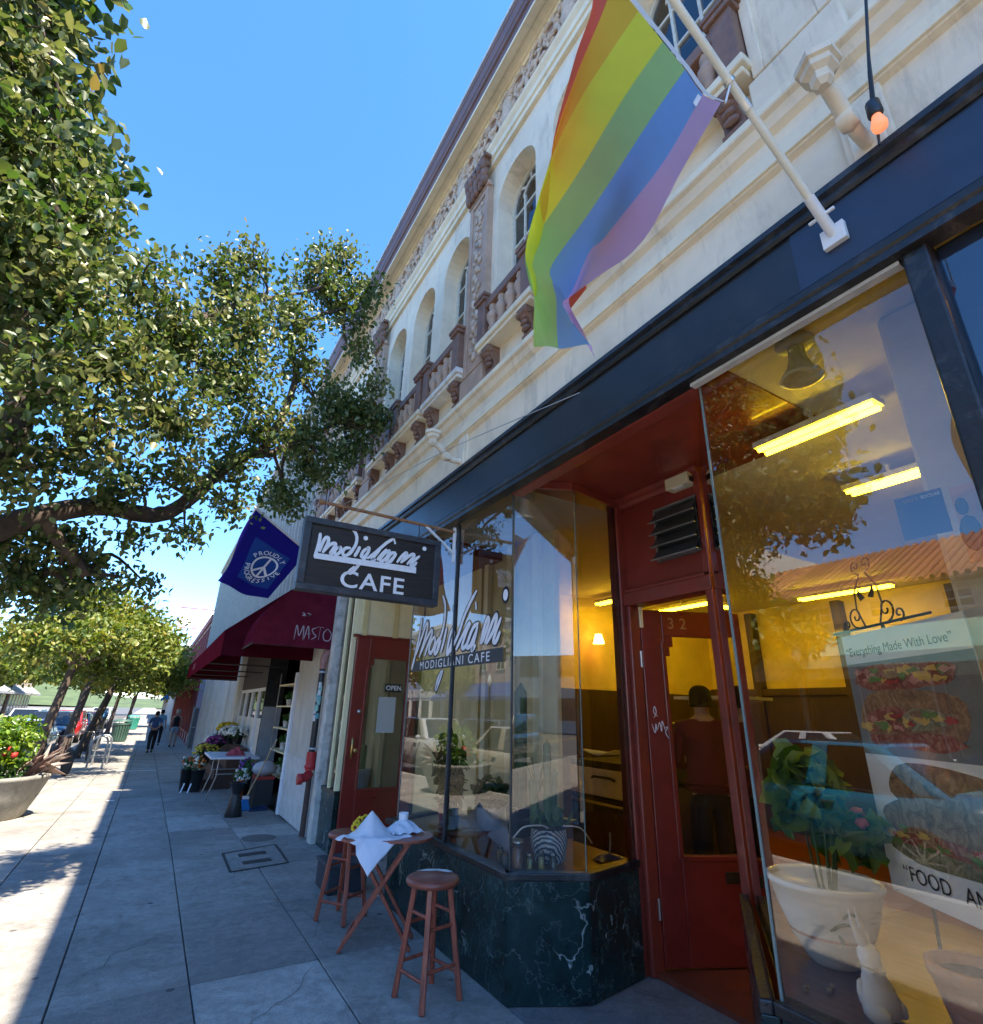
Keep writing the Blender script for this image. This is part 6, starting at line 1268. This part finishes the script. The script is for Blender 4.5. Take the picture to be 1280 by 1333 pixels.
for lb, x, y, n_, c, kd in CL: car(lb, x, y, rad(180 if 'blue' not in n_ else 0), n_, c, kd)
car('dark grey wagon driving past in the near lane', -6.6, 17.5, 0, 'graphite', (.05,.055,.065), 'suv'); car('dark green sedan driving the other way', -9.8, 26, math.pi, 'green', (.02,.06,.04), 'sedan'); car('white wagon driving away far down the road', -6.4, 46, 0, 'white', (.6,.6,.6), 'suv')
for k, (y, n_, c, kd) in enumerate(((-2, 'silver', (.45,.46,.47), 'sedan'), (4, 'black', (.012,.012,.014), 'suv'), (10, 'white', (.62,.62,.62), 'sedan'), (16, 'red', (.32,.015,.015), 'sedan'), (22, 'graphite', (.05,.055,.065), 'suv'), (28, 'pale_blue', (.25,.34,.42), 'sedan'), (34, 'beige', (.42,.38,.3), 'suv'), (40.5, 'blue', (.01,.16,.30), 'sedan'))):
    car('%s %s parked along the opposite kerb' % (n_.replace('_', ' '), 'wagon' if kd == 'suv' else 'sedan'), -12.9, y, 0, n_, c, kd)
for k, (y, n_, c, kd) in enumerate(((-5.5, 'silver', (.45,.46,.47), 'sedan'), (-11.5, 'graphite', (.05,.05,.06), 'suv'))): car('%s %s parked along the near kerb behind the tree' % (n_, 'wagon' if kd == 'suv' else 'sedan'), -4.0, y, 0, n_, c, kd)
# ------------------------------------------------------------------ florist building next door
fl = thing('florist_building', 'pale board and batten building with a florist shop under maroon awnings', 'building', (2.05, 22, -.2))
sidm = m_stucco('pale_siding', (.50,.47,.40), amt=.5); trimm = mat('pale_trim', (.6,.57,.5), .7, .12)
B(2.06, 10.17, 3.3, 14, 34, 8.8).build('upper_wall', sidm, fl); B(1.98, 10.17, 3.3, 2.06, 34, 3.62).build('band_course', trimm, fl, bevel=.01); B(1.93, 10.17, 8.7, 2.2, 34, 8.9).build('parapet', trimm, fl)
bat = None
for y in np.arange(10.4, 34, .42):
    if bat is None: bat = B(2.0, y, 3.62, 2.06, y+.06, 8.7).build('batten', mat('grey_batten', (.42,.40,.35), .8, .15), fl); yb = y
    else:
        o = bat.copy(); COL.objects.link(o); o.location = (0, y-yb, 0); adopt(o, fl)
B(13.5, 10.17, -.5, 14, 34, 3.3).build('rear_wall', sidm, fl); B(2.3, 33.8, -.5, 13.5, 34, 3.3).build('side_wall', sidm, fl); B(2.4, 10.15, -.3, 2.6, 10.3, 3.3).build('side_wall', sidm, fl)
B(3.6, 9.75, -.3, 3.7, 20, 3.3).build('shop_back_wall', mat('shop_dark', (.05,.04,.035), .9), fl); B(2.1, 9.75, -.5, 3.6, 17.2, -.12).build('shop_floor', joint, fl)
B(2.06, 17.1, -.5, 2.4, 30.4, 3.3).build('shop_wall', m_stucco('white_shop_wall', (.60,.58,.52)), fl)
for y in (17.15, 19.6, 22, 24.4, 26.8, 29.2): B(2.0, y, -.5, 2.07, y+.28, 3.3).build('wall_pier', trimm, fl, bevel=.01)
B(2.05, 30.4, -.5, 2.4, 34, 3.3).build('shop_wall', mat('lilac_wall', (.16,.17,.28), .8), fl)
# shop front pieces
dl = B(2.06, 12.86, -.1, 2.44, 12.92, 2.6).build('door_frame', blackp, fl); B(2.07, 12.83, -.1, 2.43, 12.86, 1.55).build('door_panel', mat('grey_door', (.30,.31,.32), .6, .12), dl)
B(2.10, 12.95, -.1, 2.2, 17.1, .55).build('stall_riser', mat('brown_riser', (.09,.055,.04), .8), fl)
B(2.12, 12.95, 1.95, 2.2, 17.1, 3.3).build('transom_board', mat('brown_board', (.07,.055,.045), .7), fl)
for k in range(4):
    y = 13.0 + k*1.02
    w = MB().box(2.1, y, .55, 2.18, y+.96, .62).box(2.1, y, 1.88, 2.18, y+.96, 1.95).box(2.1, y, .62, 2.18, y+.08, 1.88).box(2.1, y+.88, .62, 2.18, y+.96, 1.88).build('shop_window', white, fl)
    B(2.13, y+.08, .62, 2.15, y+.88, 1.3).build('lower_panel', trimm, w); B(2.135, y+.08, 1.3, 2.145, y+.88, 1.88).build('pane', cglass, w)
# awnings
def awning_quarter(y0, y1, x1, zb, rx, rz):
    t = thing('maroon_awning', 'rounded maroon canvas awning with sprayed white lettering over the pier', 'awning', (x1, y0, zb)); n = 14
    P = [(x1-rx*math.cos(a), zb+rz*math.sin(a)) for a in np.linspace(0, math.pi/2, n)]
    c = MB()
    for i in range(n-1): c.add([(P[i][0], y0, P[i][1]), (P[i+1][0], y0, P[i+1][1]), (P[i+1][0], y1, P[i+1][1]), (P[i][0], y1, P[i][1])], [(0,1,2,3)], 0, True)
    c.build('canopy', m_cloth('maroon_dome', (.13,.014,.028), .12, .2, 6), t, solid=.006)
    for y in (y0, y1): MB().add([(x1, y, zb)] + [(p[0], y, p[1]) for p in P], [tuple(range(n+1))]).build('end_panel', m_cloth('maroon_end', (.15,.018,.035), .12, .2, 6), t, solid=.006)
    MB().tube([(x1, y0+.02, zb+.01), (x1-rx, y0+.02, zb+.01), (x1-rx, y1-.02, zb+.01), (x1, y1-.02, zb+.01)], .014, 8).build('frame_bar', iron, t)
    g = MB()
    def f(a, b, l=0): return (1.50+a, y0-.006, 2.42+b)
    for i, st in enumerate(([(0,.0),(.015,.2),(.06,.06),(.105,.2),(.12,.0)], [(.13,.02),(.17,.2),(.2,.02)], [(.14,.09),(.21,.1)], [(.29,.19),(.23,.16),(.25,.11),(.29,.07),(.23,.02)], [(.29,.2),(.39,.2)], [(.34,.2),(.33,.02)], [(.44,.19),(.39,.12),(.41,.03),(.48,.03),(.5,.12),(.44,.19)], [(.06,.38),(.1,.36),(.07,.34),(.12,.34)], [(.13,.38),(.17,.36),(.14,.33),(.19,.37)])): ribbon(g, st, .013, f)
    g.build('graffiti', mat('spray_white', (.42,.36,.4), .8), t); return t
awning_quarter(7.8, 9.55, 2.02, 2.33, 1.03, .96)
t = thing('maroon_awning', 'long straight maroon canvas awning over the florist display', 'awning', (2.0, 13, 2.2))
ya, yz, xo, z0 = 8.8, 17.9, .72, 2.23
awr = m_cloth('maroon_canvas_face', (.12,.011,.02), .15, .12)
MB().add([(xo, ya, z0+.36), (xo, yz, z0+.36), (2.02, yz, 3.7), (2.02, ya, 3.7)], [(0,1,2,3)]).build('canopy', awr, t, solid=.006)
MB().add([(xo-.004, ya, z0), (xo-.004, yz, z0), (xo-.004, yz, z0+.36), (xo-.004, ya, z0+.36)], [(0,1,2,3)]).build('valance', awr, t, solid=.006)
for y in (ya, yz): MB().add([(xo, y, z0), (2.02, y, z0), (2.02, y, 3.7), (xo, y, z0+.36)], [(0,1,2,3)]).build('end_panel', awn, t, solid=.006)
for y in np.linspace(ya+.1, yz-.1, 5): MB().tube([(2.02, y, z0+.03), (xo+.03, y, z0+.03), (xo+.03, y, z0+.35), (2.0, y, 3.66)], .014, 8).build('frame_bar', iron, t)
g = MB(); put_text(g, 'FLOWERS', lambda a, b: (xo-.010, 15.2-a, z0+.12+b), .2, .01, 1.1); g.build('valance_lettering', mat('faded_pink_print', (.32,.09,.1), .8), t)
# ------------------------------------------------------------------ florist display
def G(x, y): return V(x, y, gz(y))
rk = thing('flower_rack', 'brown stepped wooden rack sloping up to the florist wall', 'rack', G(1.75, 15.5))
for k in range(4):
    x0 = 1.25+.2*k; B(x0, 13.9, gz(15), x0+.2, 17.4, gz(15)+.22+.2*k).build('step', m_wood('rack_wood_%d' % k, (.085,.04,.025), .7, 1), rk, bevel=.006)
mcol = {'yellow': (.62,.42,.02), 'white': (.66,.66,.58), 'purple': (.22,.03,.16), 'wine': (.14,.015,.03), 'gold': (.5,.40,.04)}
def mum(label, x, y, z, r, c):
    t = thing('potted_mum', label, 'flowers', (x, y, z), 'potted chrysanthemums on the rack'); MB().lathe([(.09,0),(.12,.17),(.125,.17),(.11,.18)], (x, y, z), 14).build('pot', blackpl, t)
    leaves('foliage', blob((x, y, z+.2), (r*.9, r*.9, r*.4), 120, .4), (.05, .09), leaf_dark, t, .5, .1)
    mb = MB(); m_ = MAT.setdefault('mum_'+c, mat(c+'_petals', mcol[c], .8, .25, 40, .5, 120))
    for p in blob((x, y, z+.24), (r, r, r*.62), 150, .85):
        if p[2] > z+.2: mb.ell(tuple(p), (.035, .035, .026), 6, 0, .25)
    mb.build('blossoms', m_, t, kind='stuff')
for q in (('yellow chrysanthemum at the top of the rack', 1.88, 16.6, .72, .30, 'yellow'), ('white chrysanthemum below the yellow one at the rack top', 1.86, 15.7, .68, .27, 'white'), ('white chrysanthemum on the middle step', 1.62, 16.7, .48, .24, 'white'), ('purple chrysanthemum on the middle step', 1.60, 15.9, .46, .25, 'purple'), ('wine red chrysanthemum low on the rack', 1.42, 16.6, .26, .22, 'wine'), ('gold chrysanthemum at the foot of the rack', 1.36, 15.4, .27, .28, 'gold'), ('white chrysanthemum beside the shop window on the rack', 1.92, 14.8, .70, .26, 'white')): mum(*q)
ft = thing('trestle_table', 'white plastic folding table with bent metal legs before the florist', 'table', G(1.5, 12.4)); z = gz(12.4)
MB().prism([(1.13, 11.75), (1.95, 11.6), (1.95, 13.0), (1.13, 13.15)], 'z', .62, .66).build('table_top', mat('white_plastic', (.62,.64,.68), .4, .05), ft, bevel=.012)
for y in (12.0, 12.9):
    for x in (1.3, 1.8): MB().tube([(x-.1, y+.12, z), (x, y, z+.4), (x, y-.05, .62)], .012, 8).build('leg', galv, ft)
    MB().tube([(1.28, y-.02, z+.45), (1.8, y-.02, z+.45)], .01, 8).build('cross_bar', galv, ft)
pk = MB().grid(lambda u, v: V(1.42+.34*u, 12.0+.26*v, .66+.005+.14*abs(math.sin(math.pi*u))*math.sin(math.pi*v)**.5*(.8+.3*math.sin(u*19+v*7))), 14, 10, sm=False); pk.build('pink_wrap', m_cloth('pink_paper', (.62,.12,.14), .3), label='crumpled pink wrapping paper on the white folding table', cat='paper', origin=(1.6, 12.1, .66), solid=.002)
def bucket(name, label, x, y, h, r, m_, cols, n=22, sp=.13, fh=.16):
    t = thing(name, label, 'flowers', G(x, y)); z = gz(y); MB().lathe([(r*.7,0),(r,h*.96),(r*1.08,h*.96),(r*1.08,h),(r*.94,h),(r*.7,h*.2)], (x, y, z), 16).build('bucket', m_, t)
    leaves('foliage', blob((x, y, z+h+fh*.5), (sp, sp, fh), 110, .1), (.06, .12), leaf_green, t, .4, -.1)
    for c in cols:
        mb = MB(); 
        for p in blob((x, y, z+h+fh*.8), (sp, sp, fh*.8), n, .6): mb.ell(tuple(p), .028, 6, 0, .25)
        mb.build('blossoms', MAT.setdefault('bl'+str(c), mat('petal_%d' % (int(c[0]*100)), c, .7, .2)), t, kind='stuff')
bucket('flower_bucket', 'black bucket of white and orange flowers at the rack end', .93, 13.85, .42, .12, blackpl, [(.55,.12,.03), (.6,.6,.52)], 14)
bucket('flower_bucket', 'black bucket of orange flowers beside the brown rack', 1.12, 13.6, .42, .13, blackpl, [(.55,.14,.02), (.62,.62,.5)], 16)
bucket('flower_bucket', 'black bucket of small white flowers beside the folding table', 1.60, 11.0, .36, .12, blackpl, [(.6,.62,.58)], 20, .15)
bucket('flower_bucket', 'dark bucket of purple flowers beside the folding table', 1.72, 11.45, .50, .12, blackpl, [(.16,.06,.32)], 20, .14)
for x, y in ((.86, 13.5), (.98, 13.42)):
    MB().bar((x, y, gz(y)), (x+.05, y+.1, gz(y)+.16), .02, .02).build('bucket_stand_leg', white, label='short white prop leg under the flower buckets', cat='stand', group='white prop legs under the flower buckets')
bs_ = thing('bucket_stack', 'waisted stack of empty black florist vases on the pavement', 'vase', G(1.42, 9.98)); z = gz(10)
MB().lathe([(.125,0),(.13,.01),(.075,.26),(.06,.31)], (1.42, 9.98, z), 14).build('vase', blackpl, bs_); MB().lathe([(.06,.31),(.075,.36),(.125,.47),(.13,.475),(.115,.47),(.06,.36)], (1.42, 9.98, z), 14).build('vase', blackpl, bs_)
br = thing('broom', 'broom with blue bristles and wooden handle leaning against the shop front', 'broom', G(1.62, 10.6)); z = gz(10.6)
MB().tube([(1.66, 10.6, z+.17), (2.02, 10.62, 1.02)], .013, 8).build('handle', m_wood('broom_handle', (.45,.30,.16), .6), br); MB().hexa([(1.47,10.5,z),(1.75,10.5,z),(1.75,10.7,z),(1.47,10.7,z),(1.62,10.56,z+.17),(1.70,10.56,z+.17),(1.70,10.64,z+.17),(1.62,10.64,z+.17)]).build('bristles', mat('blue_bristle', (.01,.16,.42), .7, .2, 80, .6, 200), br, bevel=.02); B(1.615, 10.555, z+.165, 1.705, 10.645, z+.205).build('ferrule', white, br)
dp = thing('dustpan', 'dark blue dustpan flat on the pavement by the broom', 'dustpan', G(1.85, 10.5)); MB().hexa([(1.70,10.38,z),(2.0,10.42,z),(1.98,10.66,z),(1.72,10.64,z),(1.70,10.38,z+.012),(2.0,10.42,z+.06),(1.98,10.66,z+.06),(1.72,10.64,z+.012)]).build('pan', mat('navy_plastic', (.01,.03,.09), .4), dp, bevel=.006); MB().tube([(1.98,10.54,z+.04),(2.1,10.55,z+.08)], .015, 8).build('handle', blackpl, dp)
cn = thing('orange_tube', 'orange plastic tube standing on a pink box by the florist', 'tube', G(1.62, 11.3)); z = gz(11.3); MB().lathe([(.05,z+.02),(.05,z+.42),(.056,z+.42),(.056,z+.45),(.04,z+.45)], (1.60, 10.92, 0), 14).build('tube', mat('orange_plastic', (.62,.13,.02), .5), cn); B(1.50, 10.85, z, 1.72, 11.0, z+.12).build('box', mat('pink_box', (.5,.16,.16), .7), cn)
cr_ = thing('red_crate', 'red crate by the florist doorway', 'crate', G(1.95, 11.0)); B(1.82, 10.85, gz(11), 2.12, 11.25, gz(11)+.42).build('body', mat('dark_crate', (.03,.03,.03), .6), cr_, bevel=.01); B(1.81, 10.84, gz(11)+.42, 2.13, 11.26, gz(11)+.47).build('rim', mat('red_rim', (.4,.03,.02), .5), cr_, bevel=.006)
bg = MB().ell((1.97, 11.05, .52), (.20, .20, .12), 14, 0, .12); bg.build('white_bag', m_cloth('white_bag', (.6,.6,.62), .25), label='crumpled white plastic bag lying on the red crate', cat='bag', origin=(1.97, 11.05, .4))
shf = thing('plant_shelf', 'open shelves of small pot plants just inside the florist doorway', 'shelf', G(2.5, 10.9)); 
for zz in (.35, .75, 1.15, 1.55, 1.95): B(2.22, 10.3, zz, 2.62, 12.3, zz+.025).build('shelf_board', ochre2, shf)
for x in (2.22, 2.6):
    for y in (10.3, 12.28): B(x, y, -.1, x+.02, y+.02, 2.2).build('upright', steel, shf)
k = 0
for zz in (.375, .775, 1.175, 1.575):
    for y in (10.5, 10.95, 11.4, 11.85):
        k += 1; x = 2.38; t = thing('shelf_plant', 'small plant in %s pot, %s florist shelf, %s' % (['white', 'red', 'brown', 'black'][k % 4], ['lowest', 'second lowest', 'second highest', 'highest planted'][(k-1)//4], ['end by the pier', 'second from the pier', 'third from the pier', 'end by the grey door'][(k-1) % 4]), 'pot plant', (x, y, zz), 'small pot plants on the florist shelves')
        MB().lathe([(.05,0),(.065,.11),(.068,.11),(.06,.12)], (x, y, zz), 12).build('pot', [white, redf, mat('pot_brown', (.25,.1,.05), .7), blackpl][k % 4], t); leaves('foliage', blob((x, y, zz+.18), (.1, .1, .09), 50, .2), (.06, .11), leaf_green, t, .5, .1)
# ------------------------------------------------------------------ farther shops on the near side
def window(t, x, y0, y1, z0, z1, fm, pm, d=.06, s_=1, cross=True):
    f = MB().box(x, y0, z0, x-s_*d, y0+.07, z1).box(x, y1-.07, z0, x-s_*d, y1, z1).box(x, y0+.07, z0, x-s_*d, y1-.07, z0+.07).box(x, y0+.07, z1-.07, x-s_*d, y1-.07, z1)
    if cross: f.box(x-s_*.01, y0+.07, (z0+z1)/2-.025, x-s_*(d-.01), y1-.07, (z0+z1)/2+.025).box(x-s_*.013, (y0+y1)/2-.025, z0+.07, x-s_*(d-.013), (y0+y1)/2+.025, z1-.07)
    w = f.build('window', fm, t); B(x-s_*.012, y0+.05, z0+.05, x-s_*.018, y1-.05, z1-.05).build('pane', pm, w); return w
dkglass = mat('dark_window_glass', (.03,.04,.05), .08, .2, bmp=0, coat=.4)
def shop(label, x, y0, y1, h, wallm, floors, awnc=None, s_=1, trim=None, dep=9, lettering=None, roof=None, canopy_z=2.6):
    z = gz((y0+y1)/2)-.1; t = thing('shop_building', label, 'building', (x, (y0+y1)/2, z)); xx = x+s_*dep; trim = trim or trimm
    B(x, y0, z, xx, y1, h).build('wall', wallm, t); B(x-s_*.12, y0-.002, h-.3, x-s_*.0, y1+.002, h+.06).build('cornice', trim, t, bevel=.02)
    n = max(2, int((y1-y0)/2.2))
    for f in range(1, floors):
        for k in range(n):
            c = y0 + (k+.5)*(y1-y0)/n; zz = 3.6 + (f-1)*3.0; window(t, x-s_*.002, c-.55, c+.55, zz+.8, min(h-.5, zz+2.4), trim, dkglass, .06, s_)
    for k in range(n):
        a, b = y0 + k*(y1-y0)/n + .25, y0 + (k+1)*(y1-y0)/n - .25; window(t, x-s_*.002, a, b, z+.6, 2.5, trim, dkglass, .05, s_, False)
        B(x-s_*.09, a-.30, z, x, a-.20, 3.0).build('pier', trim, t)
    B(x-s_*.08, y0, 2.7, x, y1, 3.4).build('signboard', trim, t)
    if lettering:
        g = MB(); put_text(g, lettering, lambda a, b: (x-s_*.09, (y0+y1)/2-s_*a, 2.85+b), .42, .01, 1.1); g.build('lettering', mat('sign_ink_'+lettering[:3], (.06,.05,.05), .7), t)
    if awnc:
        m_ = m_cloth('awning_'+label[:8], awnc, .2, .1); aw = MB().add([(x-s_*1.3, y0+.2, canopy_z), (x-s_*1.3, y1-.2, canopy_z), (x-s_*.05, y1-.2, canopy_z+.95), (x-s_*.05, y0+.2, canopy_z+.95)], [(0,1,2,3)]).build('awning', m_, t, solid=.01)
        MB().add([(x-s_*1.305, y0+.2, canopy_z-.28), (x-s_*1.305, y1-.2, canopy_z-.28), (x-s_*1.305, y1-.2, canopy_z), (x-s_*1.305, y0+.2, canopy_z)], [(0,1,2,3)]).build('valance', m_, aw, solid=.01)
    return t, z
g1 = m_stucco('grey_green_wall', (.50,.52,.47)); p1 = m_stucco('pink_wall', (.55,.40,.34)); w1 = m_stucco('white_wall', (.66,.64,.58)); y1_ = m_stucco('tan_wall', (.52,.43,.30)); b1 = m_stucco('blue_grey_wall', (.36,.40,.46)); redtrim = mat('red_roof_trim', (.30,.06,.05), .7)
shop('grey green building with red roof trim beyond the florist', 2.05, 34.02, 66, 6.3, g1, 2, (.02,.13,.36), 1, redtrim, canopy_z=2.1)
shop('pale building far along the near side', 2.05, 66.1, 90, 7.5, w1, 2, None, 1); shop('tan building farthest along the near side', 2.05, 90.1, 130, 8.5, y1_, 2, (.3,.05,.05), 1)
rs = thing('roof_sign', 'white rectangular signboard projecting above the far shop roof', 'sign', (1.6, 44, 6.3))
B(.5, 43.95, 6.67, 2.85, 44.05, 8.03).build('board', mat('sign_board_white', (.75,.75,.74), .6, .03), rs)
for q in ((.45, 6.62, 2.9, 6.67), (.45, 8.03, 2.9, 8.08), (.45, 6.67, .5, 8.03), (2.85, 6.67, 2.9, 8.03)): B(q[0], 43.93, q[1], q[2], 44.07, q[3]).build('frame', redtrim, rs)
for z in (6.9, 7.8): MB().tube([(2.88, 44, z), (3.4, 44, z)], .03, 8).build('arm', iron, rs)
B(3.35, 43.9, 6.2, 3.5, 44.1, 9.0).build('mast', iron, rs); g = MB()
ribbon(g, [(0,.0),(.25,.12),(.55,.1),(.3,-.1),(.05,-.12)], .06, lambda a, b, l=0: (.6+a, 43.94, 7.75+b)); g.build('emblem', mat('grey_print', (.3,.3,.32), .7), rs)
# ------------------------------------------------------------------ across the street
tl = thing('tiled_building', 'low white building with a terracotta tiled roof and mint awning across the street', 'building', (-17.5, 9, 0))
X = -17.5
B(X, 3.4, -.2, X-9, 14.8, 6.0).build('wall', w1, tl)
tile = mat('terracotta_tile', (.36,.15,.08), .8, .3, 8, .3, objvar=.25)
rf_ = MB().add([(X+.7, 3.0, 6.0), (X+.7, 15.2, 6.0), (X-4, 15.2, 8.4), (X-4, 3.0, 8.4)], [(0,1,2,3)]).add([(X+.7, 3.0, 5.9), (X+.7, 15.2, 5.9), (X-4, 15.2, 5.9), (X-4, 3.0, 5.9)], [(0,1,2,3)]).add([(X+.7, 3.0, 5.9), (X+.7, 15.2, 5.9), (X+.7, 15.2, 6.0), (X+.7, 3.0, 6.0)], [(0,1,2,3)]).build('roof', tile, tl)
tp_ = None
for k in range(40):
    y = 3.1 + k*.31
    if tp_ is None: tp_ = MB().tube([(X+.74, y, 6.03), (X-4, y, 8.44)], .08, 8).build('tile_row', tile, rf_); ty = y
    else: o = tp_.copy(); COL.objects.link(o); o.location = (0, y-ty, 0); adopt(o, rf_)
mint = m_cloth('mint_canvas', (.30,.55,.47), .2); aw = MB().add([(X+1.5, 3.6, 3.7), (X+1.5, 14.6, 3.7), (X+.02, 14.6, 5.0), (X+.02, 3.6, 5.0)], [(0,1,2,3)]).build('awning', mint, tl, solid=.01)
MB().add([(X+1.51, 3.6, 3.3), (X+1.51, 14.6, 3.3), (X+1.51, 14.6, 3.7), (X+1.51, 3.6, 3.7)], [(0,1,2,3)]).build('valance', mint, aw, solid=.01)
for k in range(5):
    y = 3.7 + k*2.2; window(tl, X+.002, y+.1, y+1.9, .4, 3.0, darkwood, dkglass, .05, -1, False); B(X, y-.25, 0, X+.2, y-.05, 3.7).build('column', mat('maroon_column', (.2,.06,.06), .6), tl); window(tl, X+.002, y+.5, y+1.4, 5.05, 5.7, white, dkglass, .05, -1)
shop('cream two storey building across the street beside the tiled roof', X, -14, 3.3, 8.5, cream, 2, (.3,.05,.04), -1); shop('pale tall building across the street beside the tiled roof', X, 14.9, 27, 9.5, w1, 3, (.04,.16,.10), -1)
shop('pink building across the street', X, 27.1, 44, 8.0, p1, 2, (.05,.1,.3), -1); shop('blue grey building farther across the street', X, 44.1, 70, 9.0, b1, 3, None, -1); shop('tan building far across the street', X, 70.1, 120, 7.5, y1_, 2, (.5,.5,.47), -1)
shop('grey building behind the cafe corner down the near side', 2.05, -24, -3.22, 8.45, b1, 2, None, 1)
eb = thing('end_building', 'white building closing the street behind', 'building', (-6, -46, 0)); B(-26, -60, -.2, 16, -46, 7).build('wall', w1, eb)
for k in range(10):
    for z in (1, 5): B(-24+k*4, -46, z, -22+k*4, -45.95, z+2).build('window', dkglass, eb)
def lamp_post(label, x, y, h=3.6):
    t = thing('street_lamp', label, 'street lamp', (x, y, 0), 'globe street lamps'); dkg = mat('lamp_green', (.02,.035,.03), .4)
    MB().lathe([(.2,0),(.2,.1),(.14,.2),(.12,.5),(.07,.6),(.055,h*.9),(.09,h*.92),(.05,h*.97)], (x, y, gz(y)), 16).build('post', dkg, t); MB().lathe([(.06,h*.97),(.16,h*1.02),(.17,h*1.08),(.08,h*1.15),(.01,h*1.2)], (x, y, gz(y)), 16).build('globe', mat('lamp_globe', (.6,.6,.55), .3), t)
lamp_post('green globe street lamp across the road before the tiled roof building', -14.6, 10.8); lamp_post('green globe street lamp on the near kerb behind the viewer', -2.2, -4.5, 4.2); lamp_post('green globe street lamp across the road before the pink building', -14.6, 30)
